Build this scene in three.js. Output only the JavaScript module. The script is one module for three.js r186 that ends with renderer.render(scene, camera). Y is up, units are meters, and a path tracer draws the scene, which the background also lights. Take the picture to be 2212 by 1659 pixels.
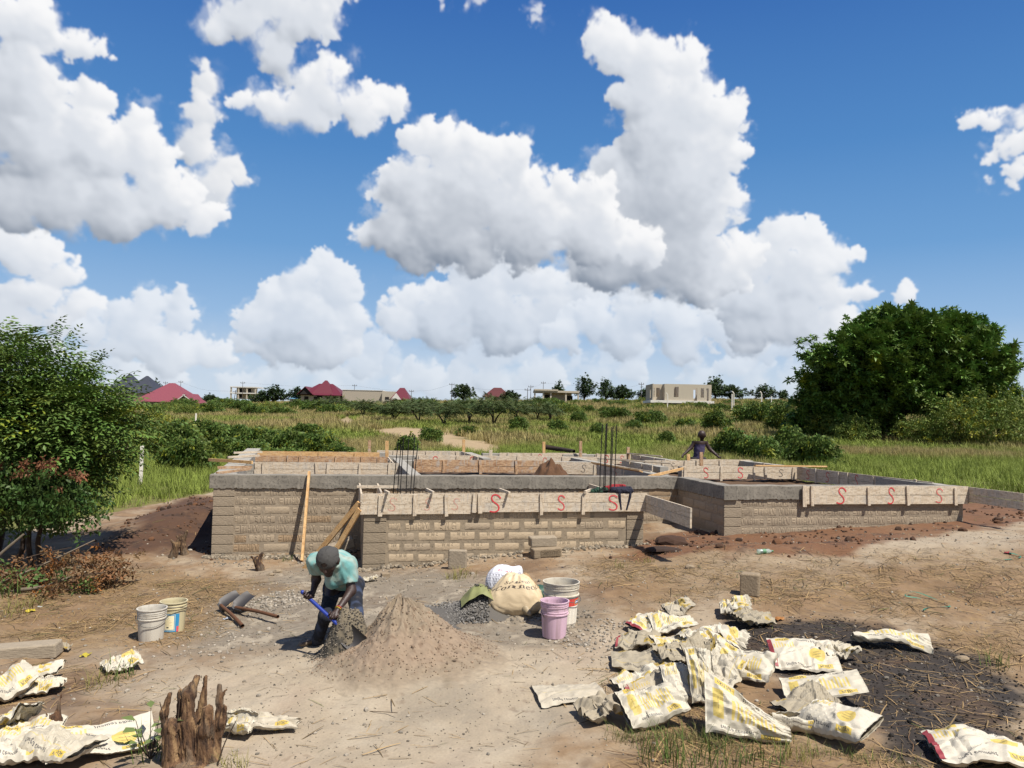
import * as THREE from 'three';
import { mergeGeometries, mergeVertices, toCreasedNormals } from 'three/addons/utils/BufferGeometryUtils.js';
import { RoundedBoxGeometry } from 'three/addons/geometries/RoundedBoxGeometry.js';
import { edgeTable, triTable } from 'three/addons/objects/MarchingCubes.js';

// ---------------------------------------------------------------- numbers and noise
const { sin, cos, abs, min, max, floor, sqrt, PI, hypot, atan2, pow, tan, asin, round } = Math;
const rad = (d) => d * PI / 180;
const clamp = (x, a = 0, b = 1) => x < a ? a : x > b ? b : x;
const lerp = (a, b, t) => a + (b - a) * t;
const sstep = (a, b, x) => { const t = clamp((x - a) / (b - a)); return t * t * (3 - 2 * t); };
function rng(seed) { let a = seed >>> 0; return () => { a = a + 0x6D2B79F5 | 0; let t = Math.imul(a ^ a >>> 15, 1 | a); t = t + Math.imul(t ^ t >>> 7, 61 | t) ^ t; return ((t ^ t >>> 14) >>> 0) / 4294967296; }; }
const rand = rng(20240611);
const rr = (a, b, r = rand) => a + (b - a) * r();
const perm = new Uint8Array(512), grad = new Float32Array(512);
{ const r = rng(77); const p = [...Array(256).keys()]; for (let i = 255; i > 0; i--) { const j = floor(r() * (i + 1)); [p[i], p[j]] = [p[j], p[i]]; } for (let i = 0; i < 512; i++) { perm[i] = p[i & 255]; } for (let i = 0; i < 256; i++) { const a = r() * 2 * PI; grad[i * 2] = cos(a); grad[i * 2 + 1] = sin(a); } }
function n2(x, y) {           // gradient noise, about -1..1
  const X = floor(x), Y = floor(y), fx = x - X, fy = y - Y, xi = X & 255, yi = Y & 255;
  const u = fx * fx * fx * (fx * (fx * 6 - 15) + 10), v = fy * fy * fy * (fy * (fy * 6 - 15) + 10);
  const a = perm[xi] + yi, b = perm[xi + 1 & 255] + yi;
  const g = (h, dx, dy) => { h = perm[h] << 1; return grad[h] * dx + grad[h + 1] * dy; };
  const p = g(a, fx, fy), q = g(b, fx - 1, fy), s = g(a + 1, fx, fy - 1), t = g(b + 1, fx - 1, fy - 1);
  return 1.5 * (p + (q - p) * u + (s + (t - s) * u - p - (q - p) * u) * v);
}
const fbm = (x, y, o = 4, k = .5) => { let s = 0, a = 1, n = 0; for (let i = 0; i < o; i++) { s += a * n2(x, y); n += a; a *= k; x = x * 2.03 + 17.3; y = y * 2.03 - 9.1; } return s / n; };
function n3(x, y, z) {        // value-like 3D noise from three planes, cheap
  return (n2(x + 3.1 * z, y - 1.7 * z) + n2(y + 5.2 + .7 * x, z + 2.3 * x) + n2(z * 1.3 - y, x + 11.1)) / 1.9;
}

// ---------------------------------------------------------------- camera, sky, sun, exposure
const CAM_H = 2.4, PITCH = Math.atan(70.5 / 1659), ROLL = 1.2 * Math.PI / 180;
const scene = new THREE.Scene();
const camera = new THREE.PerspectiveCamera(53.13, 4 / 3, .1, 4000);
camera.position.set(0, CAM_H, 0); camera.rotation.set(PITCH, 0, ROLL, 'XYZ');
const renderer = new THREE.WebGLRenderer({ antialias: true });
renderer.toneMapping = THREE.LinearToneMapping; renderer.toneMappingExposure = 1.5;
renderer.shadowMap.enabled = true;
const SUN_EL = rad(60), SUN_AZ = rad(47);
const sunDir = new THREE.Vector3(cos(SUN_EL) * sin(SUN_AZ), sin(SUN_EL), cos(SUN_EL) * cos(SUN_AZ));
const sun = new THREE.DirectionalLight(new THREE.Color().setRGB(1, .955, .88), 5);
sun.position.copy(sunDir).multiplyScalar(90); sun.castShadow = true;
sun.shadow.camera.left = sun.shadow.camera.bottom = -60; sun.shadow.camera.right = sun.shadow.camera.top = 60; sun.shadow.camera.far = 250; sun.shadow.mapSize.set(2048, 2048);
scene.add(sun, sun.target);

// a direction or a place, measured on the photograph (2212 x 1659) once and turned into metres: x right, y up, z towards the viewer
const F = 1659;
function ray(u, v) { const p = (u - 1106) / F, q = (829.5 - v) / F, a = p * cos(ROLL) - q * sin(ROLL), b = p * sin(ROLL) + q * cos(ROLL); return { x: a, y: b * cos(PITCH) + sin(PITCH), z: b * sin(PITCH) - cos(PITCH) }; }
function at(u, v, d) { const r = ray(u, v), k = d / -r.z; return new THREE.Vector3(r.x * k, CAM_H + r.y * k, -d); }

// ---- sky: clear air that pales to the horizon, and cumulus clouds made of puffs, given as azimuth and elevation in degrees
{
  const W = 4096, H = 2048, PX = W / 360;
  const buf = new Float32Array(W * H * 4);
  const lin = (c) => c <= .04045 ? c / 12.92 : pow((c + .055) / 1.055, 2.4);
  const L = (r, g, b) => [lin(r / 255), lin(g / 255), lin(b / 255)];
  const stops = [[-90, L(150, 150, 140)], [0, L(206, 219, 232)], [3, L(196, 213, 231)], [7, L(150, 186, 224)], [12, L(112, 161, 212)], [19, L(84, 138, 198)], [29, L(60, 110, 180)], [45, L(46, 90, 160)], [90, L(36, 72, 138)]];
  const air = (e) => { let i = 0; while (i < stops.length - 2 && e > stops[i + 1][0]) i++; const t = clamp((e - stops[i][0]) / (stops[i + 1][0] - stops[i][0])); return stops[i][1].map((c, k) => lerp(c, stops[i + 1][1][k], t)); };
  for (let y = 0; y < H; y++) { const c = air((y + .5) / H * 180 - 90); for (let x = 0; x < W; x++) { const k = (y * W + x) * 4; buf[k] = c[0]; buf[k + 1] = c[1]; buf[k + 2] = c[2]; buf[k + 3] = 1; } }
  const dirOf = (u, v) => { const r = ray(u, v), l = hypot(r.x, r.y, r.z); return [atan2(r.x, -r.z) * 180 / PI, asin(r.y / l) * 180 / PI]; };
  // puffs: [az, el, radius]; base: elevation of the flat grey underside; soft: edge softness; haze 0..1 towards the horizon air; dark: strength of the grey base
  function cloud(parents, o) {
    const { haze = 0, dark = .5, soft = .16, rough = 1, seed = 0, tint = 1 } = o, pr_ = rng(900 + seed * 31);
    const puffs = [];
    for (const [a, e, r] of parents) {      // every puff carries smaller ones, as cauliflower does
      puffs.push([a, e, r * .93]);
      for (let k = 0; k < 11; k++) { const t = rr(-.35, PI + .35, pr_), q = r * rr(.2, .42, pr_), f = rr(.45, .92, pr_); puffs.push([a + cos(t) * r * f, e + sin(t) * r * f * .95, q]); }
    }
    let a0 = 1e9, a1 = -1e9, e0 = 1e9, e1 = -1e9;
    for (const [a, e, r] of puffs) { a0 = min(a0, a - r * 1.5 - .8); a1 = max(a1, a + r * 1.5 + .8); e0 = min(e0, e - r * 1.5 - .8); e1 = max(e1, e + r * 1.5 + .8); }
    e0 = max(e0, .1);
    const x0 = floor(a0 * PX), y0 = floor((e0 + 90) / 180 * H), w = floor((a1 - a0) * PX) + 2, h = floor((e1 - e0) * PX) + 2;
    const D = new Float32Array(w * h).fill(-9), Z = new Float32Array(w * h), QA = new Float32Array(w * h), QE = new Float32Array(w * h);
    for (let j = 0; j < h; j++) for (let i = 0; i < w; i++) {
      const a = (x0 + i) / PX, e = (y0 + j + .5) / H * 180 - 90, wx = a + seed * 13.7, wy = e + seed * 5.1, k = j * w + i;
      QA[k] = a + rough * (.55 * n2(wx * .4, wy * .4) + .3 * n2(wx * 1.1 + 7, wy * 1.1) + .16 * n2(wx * 2.6, wy * 2.6) + .09 * n2(wx * 5.6, wy * 5.6));
      QE[k] = e + rough * (.55 * n2(wx * .4 + 40, wy * .4) + .3 * n2(wx * 1.1 + 70, wy * 1.1) + .16 * n2(wx * 2.6 + 30, wy * 2.6) + .09 * n2(wx * 5.6 + 50, wy * 5.6));
    }
    for (const [pa, pe, pr] of puffs) {
      const R = pr * 1.45 + 1.1, i0 = max(0, floor((pa - R) * PX) - x0), i1 = min(w - 1, floor((pa + R) * PX) - x0), j0 = max(0, floor((pe - R + 90) / 180 * H) - y0), j1 = min(h - 1, floor((pe + R + 90) / 180 * H) - y0);
      for (let j = j0; j <= j1; j++) for (let i = i0; i <= i1; i++) {
        const k = j * w + i, dx = QA[k] - pa, dy = (QE[k] - pe) * (QE[k] < pe ? 1.2 : 1), q = (dx * dx + dy * dy) / (pr * pr);
        if (q > 2.1) continue;
        const dd = (1 - sqrt(q)) * min(1, pr * .55 + .25); if (dd > D[k]) D[k] = dd;
        if (q < 1) { const z = sqrt(1 - q) * pr * .8 + pr * .15, g = max(0, .25 * pr - abs(z - Z[k])); Z[k] = max(z, Z[k]) + g * g / pr * .9; }
      }
    }
    const blur = (src, rad_, passes) => { let a = src, b = new Float32Array(w * h); for (let p = 0; p < passes; p++) for (const st of [1, w]) { for (let j = 0; j < h; j++) for (let i = 0; i < w; i++) { let s = 0, n = 0; for (let t = -rad_; t <= rad_; t++) { const ii = st === 1 ? i + t : i, jj = st === 1 ? j : j + t; if (ii >= 0 && ii < w && jj >= 0 && jj < h) { s += a[jj * w + ii]; n++; } } b[j * w + i] = s / n; } const c = a === src ? new Float32Array(w * h) : a; a = b; b = c; } return a; };
    const Z1 = blur(Z, 1, 1), Z2 = blur(Z, 4, 2), S = new Float32Array(w * h);
    // light reaching each point: what is left of the sun after the cloud that lies between, marched towards the sun, plus light scattered within
    const steps = [.25, .35, .5, .7, 1, 1.4, 2, 2.8], TH = new Float32Array(w * h); for (let k = 0; k < w * h; k++) TH[k] = max(0, Z1[k]) * sstep(-.05, .12, D[k]);
    for (let j = 1; j < h - 1; j++) { const e = (y0 + j + .5) / H * 180 - 90; for (let i = 1; i < w - 1; i++) {
      const k = j * w + i; if (D[k] < -.3) { S[k] = .7; continue; }
      const a = (x0 + i) / PX, sh = (A) => { const gx = (A[k + 1] - A[k - 1]) * PX * .5, gy = (A[k + w] - A[k - w]) * PX * .5; return (.52 - .34 * gx * .6 - .6 * gy * .6) / sqrt(1 + .36 * (gx * gx + gy * gy)) / .86; };
      let tau = 0, px = 0, py = 0; for (const st of steps) { px += st * .36; py += st * .93; const ii = floor(i + px * PX), jj = floor(j + py * PX); if (ii >= w || jj >= h) break; tau += TH[jj * w + ii] * st; }
      tau *= 1 + .35 * n2(a * .5 + seed, e * .5) + .25 * n2(a * 1.4, e * 1.4 + seed);
      const through = Math.exp(-tau * (.045 + .12 * dark)), lit = .45 * sh(Z1) + .55 * sh(Z2);
      S[k] = .16 + .36 * lit + .44 * through + .05 * fbm(a * 1.2 + seed, e * 1.4, 3); } }
    const S1 = blur(S, 1, 1);
    const top = L(253, 253, 254), mid = L(221, 226, 234), low = L(138, 149, 165);
    for (let j = 1; j < h - 1; j++) {
      const y = y0 + j; if (y >= H) break;
      const e = (y + .5) / H * 180 - 90, hz = air(max(1, min(e, 6)));
      for (let i = 1; i < w - 1; i++) {
        const k = j * w + i, a = (x0 + i) / PX, wx = a + seed * 3.7, wy = e + seed * 9.1;
        const d = D[k] + rough * (.13 * fbm(wx * 1.5, wy * 1.8, 5, .62)) - .02; if (d <= -.05) continue;
        const sf = 1.35 * soft * (.4 + 1.6 * sstep(-.25, .5, n2(wx * .5 + 60, wy * .5)));
        const al = sstep(-.05, sf, d); if (al <= 0) continue;
        const s = S1[k];
        const c = s > .6 ? top.map((t, q) => lerp(mid[q], t, sstep(.6, .95, s))) : mid.map((m, q) => lerp(low[q], m, clamp((s - .1) / .5)));
        const x = ((x0 + i + W * .25) % W + W) % W, q = (y * W + x) * 4;
        for (let m = 0; m < 3; m++) { const cc = lerp(c[m] * tint * .97, hz[m], haze); buf[q + m] = lerp(buf[q + m], cc, al * (o.alpha ?? 1)); }
      }
    }
  }
  const P = (list, grow = 1) => list.map(([u, v, r]) => { const [a, e] = dirOf(u, v); return [a, e, r * grow / 29 * (1 - .012 * abs(a) * abs(a) / 30)]; });
  const EL = (v, u = 1106) => dirOf(u, v)[1];
  const band = (n, r, u0, u1, v0, v1, r0, r1) => [...Array(n)].map(() => [rr(u0, u1, r), rr(v0, v1, r), rr(r0, r1, r)]);
  // clouds round the rest of the sky, of the same kind as those in view
  const cr = rng(5);
  for (let k = 0; k < 46; k++) {
    let a = 42 + k / 46 * 276 + rr(-5, 5, cr); const e = rr(2, 1, cr) + pow(cr(), 1.5) * 42, s = rr(2, 4.5, cr) * (e > 14 ? 1.25 : .8);
    const w = rr(2, 4.2, cr), pf = [];
    for (let i = 0; i < 16; i++) { const t = rr(-1, 1, cr); pf.push([min(max(a + t * s * w, 40), 320), e + s * (.4 + cr() * 1.5 * (1 - t * t)), s * rr(.45, 1.1, cr)]); }
    cloud(pf, { base: e, rise: s * 2.2, haze: clamp(.65 - e * .05, .08, .6), seed: k + 20, dark: .5 });
  }
  const r1 = rng(11);
  const veiled = (p, o) => { cloud(p.map(([q, e, r]) => [q, e, r * 1.1]), { ...o, soft: 1.1, alpha: .34 * (o.alpha ?? 1), rough: 1.7, seed: o.seed + .37 }); cloud(p, o); };   // thin torn vapour round each cloud
  // far, hazy rows low over the horizon
  veiled(P(band(60, r1, -60, 1780, 770, 862, 26, 48)), { base: EL(860), rise: 3.5, haze: .6, seed: 1, dark: .25, soft: .3 });
  veiled(P(band(26, r1, 150, 1760, 735, 830, 30, 60)), { base: EL(815), rise: 2.6, haze: .48, seed: 2, dark: .4, soft: .25 });
  veiled(P([[590, 655, 55], [650, 620, 58], [700, 585, 42], [735, 625, 55], [560, 700, 62], [650, 700, 90], [755, 690, 55], [620, 750, 70], [700, 745, 80], [530, 745, 40]]), { base: EL(735), rise: 4.5, haze: .22, seed: 3, dark: .35 });
  veiled(P([[60, 550, 80], [10, 520, 80], [125, 590, 62], [60, 650, 90], [170, 665, 65], [20, 700, 80], [120, 700, 60]]), { base: EL(690), rise: 5, haze: .08, seed: 4, dark: .45 });
  veiled(P([[250, 690, 60], [310, 665, 55], [385, 655, 42], [395, 690, 45], [300, 720, 75], [200, 720, 50], [440, 765, 55], [360, 770, 75], [260, 760, 60], [480, 775, 40], [100, 760, 60], [20, 770, 60]]), { base: EL(745), rise: 3.6, haze: .28, seed: 5, dark: .45 });
  veiled(P([[860, 690, 52], [890, 645, 42], [955, 675, 70], [1010, 650, 62], [1050, 630, 70], [1120, 600, 62], [1080, 700, 90], [1180, 690, 70], [1260, 640, 70], [1180, 620, 60], [960, 720, 70], [1000, 580, 50], [1075, 560, 45]]), { base: EL(725), rise: 4.4, haze: .2, seed: 6, dark: .4 });
  veiled(P([[1290, 700, 65], [1370, 680, 60], [1450, 700, 70], [1210, 730, 50], [1540, 700, 60], [1600, 730, 60], [1480, 750, 60], [1350, 740, 55]]), { base: EL(745), rise: 3, haze: .28, seed: 7, dark: .5 });
  veiled(P([[1690, 515, 62], [1745, 525, 62], [1800, 565, 55], [1650, 570, 70], [1720, 610, 100], [1610, 640, 90], [1790, 640, 60], [1860, 635, 38], [1700, 700, 90], [1800, 720, 70], [1620, 720, 70], [1950, 640, 34], [1845, 548, 18], [1830, 585, 16]]), { base: EL(690), rise: 7, haze: .1, seed: 8, dark: .35 });
  veiled(P([[1295, 78, 45], [1330, 110, 55], [1400, 140, 70], [1475, 145, 55], [1400, 225, 80], [1490, 235, 85], [1555, 265, 60], [1600, 225, 26], [1425, 320, 100], [1515, 350, 90], [1310, 370, 55], [1570, 325, 52], [1450, 440, 135], [1350, 470, 110], [1540, 470, 70], [1590, 560, 60], [1440, 560, 130], [1330, 560, 100], [1530, 600, 90]]), { base: EL(645), rise: 12, haze: .02, seed: 9, dark: .5, soft: .13 });
  veiled(P([[910, 310, 50], [960, 330, 62], [1035, 355, 75], [1095, 350, 62], [880, 410, 80], [1010, 440, 110], [825, 420, 42], [1140, 425, 66], [1220, 410, 46], [1275, 440, 60], [960, 500, 110], [850, 500, 70], [1130, 500, 110], [1270, 510, 90], [790, 510, 36], [1380, 540, 60], [900, 545, 60], [1020, 555, 60]]), { base: EL(560), rise: 8, haze: 0, seed: 10, dark: .85, soft: .14 });
  veiled(P([[600, 235, 60], [700, 200, 75], [730, 170, 40], [780, 235, 62], [845, 225, 40], [530, 220, 34], [660, 245, 60], [860, 250, 26]]), { base: EL(268), rise: 4, haze: 0, seed: 11, dark: .2, soft: .3, rough: 1.1 });
  veiled(P([[470, 55, 55], [540, 40, 80], [640, 30, 90], [590, 110, 62], [600, 150, 40], [700, 30, 55], [705, 90, 18], [560, -30, 90], [690, -30, 80]]), { base: EL(160), rise: 7, haze: 0, seed: 12, dark: .15, soft: .28, rough: 1.15 });
  veiled(P([[445, 150, 24], [455, 185, 34], [430, 245, 52], [425, 320, 66], [480, 360, 52], [450, 410, 70], [520, 385, 26], [400, 450, 70]]), { base: EL(490), rise: 9, haze: .02, seed: 13, dark: .3, soft: .3, tint: .95 });
  veiled(P([[60, 60, 110], [165, 100, 66], [225, 110, 30], [50, 200, 140], [190, 215, 66], [70, 330, 150], [190, 330, 130], [290, 270, 55], [310, 340, 80], [350, 430, 100], [120, 440, 130], [250, 460, 110], [20, 440, 110], [440, 470, 50], [-60, 200, 160], [-40, 20, 120]]), { base: EL(492), rise: 12, haze: 0, seed: 14, dark: .75, soft: .13 });
  veiled(P([[2105, 255, 32], [2150, 260, 42], [2205, 250, 50], [2185, 310, 52], [2140, 345, 26], [2200, 365, 40], [2250, 300, 70], [2120, 395, 16], [2190, 400, 26]]), { base: EL(390, 2150), rise: 6, haze: 0, seed: 15, dark: .15, soft: .22 });
  veiled(P([[1148, 20, 16], [1155, 48, 14], [1020, 6, 18], [960, 8, 12]]), { base: EL(60), rise: 3, seed: 16, dark: 0, soft: .6, alpha: .7, rough: 1.2 });
  const sky = new THREE.DataTexture(buf, W, H, THREE.RGBAFormat, THREE.FloatType);
  sky.mapping = THREE.EquirectangularReflectionMapping; sky.magFilter = sky.minFilter = THREE.LinearFilter; sky.colorSpace = THREE.LinearSRGBColorSpace; sky.needsUpdate = true;
  scene.background = sky; scene.environment = sky; scene.backgroundIntensity = .667; scene.environmentIntensity = .667;
}
// ---------------------------------------------------------------- helpers for things, parts and materials
const used = {};
const numbered = (n) => { const k = used[n] = (used[n] ?? -1) + 1; return k ? n + '_' + String(k).padStart(3, '0') : n; };
const V3 = (x, y, z) => new THREE.Vector3(x, y, z);
const lin1 = (c) => { c /= 255; return c <= .04045 ? c / 12.92 : pow((c + .055) / 1.055, 2.4); };
const LIGHT = 2.15;                       // how much brighter a sunlit level surface shows than its base colour
const alb = (r, g, b, k = 1) => [lin1(r) * k / LIGHT, lin1(g) * k / LIGHT, lin1(b) * k / LIGHT];
const col = (r, g, b, k = 1) => new THREE.Color().setRGB(...alb(r, g, b, k));
const std = (c, rough = .9, o = {}) => new THREE.MeshStandardMaterial({ color: c, roughness: rough, ...o });
function thing(name, label, category, p = [0, 0, 0], turn = 0, group) {
  const o = new THREE.Group(); o.name = numbered(name); o.position.set(p.x ?? p[0], p.y ?? p[1], p.z ?? p[2]); o.rotation.y = turn;
  o.userData = { label, category }; if (group) o.userData.group = group; scene.add(o); return o;
}
function part(name, geo, mat, parent, label) { const m = new THREE.Mesh(geo, mat); m.name = name; m.castShadow = m.receiveShadow = true; if (label) m.userData.label = label; parent.add(m); return m; }
function solo(name, geo, mat, label, category, group) { const m = part(numbered(name), geo, mat, scene); m.userData = { label, category }; if (group) m.userData.group = group; return m; }
function struct(name, geo, mat) { const m = part(numbered(name), geo, mat, scene); m.userData.kind = 'structure'; return m; }
function stuff(name, geo, mat, mats, colors, label, category, parent = scene) {
  const m = new THREE.InstancedMesh(geo, mat, mats.length); m.name = parent === scene ? numbered(name) : name; m.castShadow = m.receiveShadow = true;
  mats.forEach((x, i) => m.setMatrixAt(i, x)); if (colors) colors.forEach((c, i) => m.setColorAt(i, c));
  m.userData.kind = 'stuff'; if (label) { m.userData.label = label; m.userData.category = category; } parent.add(m); return m;
}
const _q = new THREE.Quaternion(), _e = new THREE.Euler();
const mat4 = (x, y, z, rx, ry, rz, sx, sy = sx, sz = sx) => new THREE.Matrix4().compose(V3(x, y, z), _q.setFromEuler(_e.set(rx, ry, rz, 'YXZ')).clone(), V3(sx, sy, sz));
function tex(w, h, f, srgb = true, repeat) {                 // f(x, y) -> [r, g, b] linear base colours, or one number
  const d = new Uint8Array(w * h * 4), enc = (c) => 255 * (c <= .0031308 ? c * 12.92 : 1.055 * pow(c, 1 / 2.4) - .055);
  for (let y = 0, k = 0; y < h; y++) for (let x = 0; x < w; x++, k += 4) { const c = f((x + .5) / w, (y + .5) / h); for (let i = 0; i < 3; i++) { const q = typeof c === 'number' ? c : c[i]; d[k + i] = clamp(srgb ? enc(clamp(q)) : q * 255, 0, 255); } d[k + 3] = 255; }
  const t = new THREE.DataTexture(d, w, h); t.magFilter = THREE.LinearFilter; t.minFilter = THREE.LinearMipmapLinearFilter; if (srgb) t.colorSpace = THREE.SRGBColorSpace;
  t.wrapS = t.wrapT = THREE.RepeatWrapping; if (repeat) t.repeat.set(...repeat); t.needsUpdate = true; return t;
}
function tileNoise(n, f) { // tiling noise: blend of four shifted samples
  return (x, y) => { const X = x * n, Y = y * n, g = (a, b) => f(a, b); return g(X, Y) * (1 - x) * (1 - y) + g(X - n, Y) * x * (1 - y) + g(X, Y - n) * (1 - x) * y + g(X - n, Y - n) * x * y; };
}

// ---------------------------------------------------------------- the lie of the land
function T(x, z) {
  const d = -z, s = lerp(.018, .085, sstep(6, 11.5, d)), sx = clamp(x + 3.4, 0, 30);
  let y = 1.2 * (1 - Math.exp(-s * sx / 1.2 * 1.15)) * (1 - sstep(17, 52, d));
  const t = max(0, d - 22), r = t * t / (t + 6) * .033;
  y += d < 230 ? r : 6.75 + .9 * sstep(230, 330, d) - 4 * sstep(330, 900, d);
  y += .35 * sstep(30, 80, d) * n2(x * .03, d * .03) + .05 * sstep(12, 30, d) * n2(x * .2, d * .2);
  y += .026 * clamp(x, -110, 130) * sstep(22, 150, d);
  // spoil beside the left wall and the ridge of mud along the right wing
  y += .42 * Math.exp(-pow((x + 6.6) / 1.1, 2) - pow((d - 15.6) / 1.9, 2));
  y += .10 * Math.exp(-pow((d - 11.1) / .5, 2)) * sstep(1.9, 3.2, x);
  // spread sand round the mixing place
  y += .10 * Math.exp(-pow((x + .9) / 1.25, 2) - pow((d - 6.95) / .65, 2));
  const near = 1 - sstep(24, 34, d);
  if (near > 0) y += near * (.028 * n2(x * 1.3, d * 1.3) + .014 * n2(x * 4.1 + 3, d * 4.1) + (.5 + .5 * n2(x * .5, d * .5)) * .012 * fbm(x * 11, d * 11, 2));
  return y;
}
function G(u, v) { const r = ray(u, v); let k = 3, s = .05; while (k < 900 && CAM_H + r.y * k > T(r.x * k, r.z * k)) { k += s; s = k * .01; } for (let i = 0; i < 12; i++) { s *= .5; k += CAM_H + r.y * k > T(r.x * k, r.z * k) ? s : -s; } return V3(r.x * k, T(r.x * k, r.z * k), r.z * k); }
const Gp = (list) => list.map(([u, v]) => { const p = G(u, v); return [p.x, -p.z]; });
function sdPoly(p, x, y) { let d = 1e9, s = 1; for (let i = 0, j = p.length - 1; i < p.length; j = i++) { const ex = p[j][0] - p[i][0], ey = p[j][1] - p[i][1], wx = x - p[i][0], wy = y - p[i][1], t = clamp((wx * ex + wy * ey) / (ex * ex + ey * ey)), bx = wx - ex * t, by = wy - ey * t; d = min(d, bx * bx + by * by); const c1 = y >= p[i][1], c2 = y < p[j][1], c3 = ex * wy > ey * wx; if ((c1 && c2 && c3) || (!c1 && !c2 && !c3)) s = -s; } return s * sqrt(d); }
const zone = (list) => { const p = Gp(list), b = [1e9, -1e9, 1e9, -1e9]; for (const [x, y] of p) { b[0] = min(b[0], x); b[1] = max(b[1], x); b[2] = min(b[2], y); b[3] = max(b[3], y); } return (x, d, soft) => { if (x < b[0] - 1.2 || x > b[1] + 1.2 || d < b[2] - 1.2 || d > b[3] + 1.2) return 0; return sstep(soft, -soft, sdPoly(p, x, d)); }; };
const Zburnt = zone([[1470, 1440], [1480, 1395], [1570, 1372], [1650, 1345], [1790, 1330], [1900, 1350], [2010, 1388], [2120, 1425], [2225, 1475], [2225, 1610], [2060, 1650], [1900, 1640], [1900, 1560], [1760, 1490], [1620, 1430]]);
const Zmud = zone([[1385, 1172], [1560, 1125], [1800, 1085], [2070, 1055], [2230, 1040], [2230, 1128], [2060, 1146], [1910, 1175], [1780, 1202], [1600, 1198], [1450, 1202], [1310, 1210]]);
const Zspoil = zone([[200, 1198], [260, 1150], [330, 1105], [400, 1074], [480, 1074], [500, 1150], [480, 1205], [380, 1192], [300, 1198]]);
const Zlit1 = zone([[-20, 1250], [200, 1215], [330, 1232], [490, 1250], [620, 1270], [480, 1310], [440, 1375], [150, 1405], [-20, 1420]]);
const Zlit2 = zone([[1260, 1215], [1420, 1195], [1650, 1210], [2230, 1185], [2230, 1330], [2000, 1345], [1700, 1318], [1520, 1290], [1400, 1320], [1290, 1260]]);
const Zlit3 = zone([[1330, 1440], [1450, 1400], [1600, 1480], [1760, 1580], [1950, 1640], [2230, 1590], [2230, 1680], [1370, 1680], [1350, 1560]]);
const Zlit4 = zone([[2010, 1370], [2230, 1310], [2230, 1480], [2120, 1430]]);
const Zsand = zone([[230, 1500], [420, 1440], [640, 1400], [1000, 1400], [1270, 1400], [1340, 1330], [1350, 1450], [1260, 1590], [1000, 1680], [500, 1680], [330, 1560]]);
const Zgrey = zone([[420, 1330], [560, 1240], [640, 1225], [1000, 1235], [1290, 1310], [1320, 1400], [900, 1410], [700, 1410], [380, 1420]]);
const Zbrown = zone([[-20, 1400], [200, 1420], [330, 1490], [330, 1680], [-20, 1680]]);
const Zpath = zone([[1480, 1215], [1800, 1185], [2230, 1118], [2230, 1185], [1850, 1235], [1500, 1255]]);
const Zclear = zone([[790, 930], [860, 922], [930, 927], [1010, 943], [1095, 965], [1065, 984], [960, 970], [860, 955]]);
const Zclear2 = zone([[722, 908], [752, 898], [784, 912], [760, 922], [735, 920]]);
const edgeOfGrass = (x) => (x < -9.5 ? 14.2 : x < -8.5 ? lerp(14.2, 25, x + 9.5) : x < 5.5 ? 25.2 : x < 10 ? lerp(25, 15.6, (x - 5.5) / 4.5) : 15.2);
const grassy = (x, d) => sstep(-.7, .7, d - edgeOfGrass(x) + .9 * n2(x * .5, d * .5) + .5 * n2(x * 1.7, d * 1.7));

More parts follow.
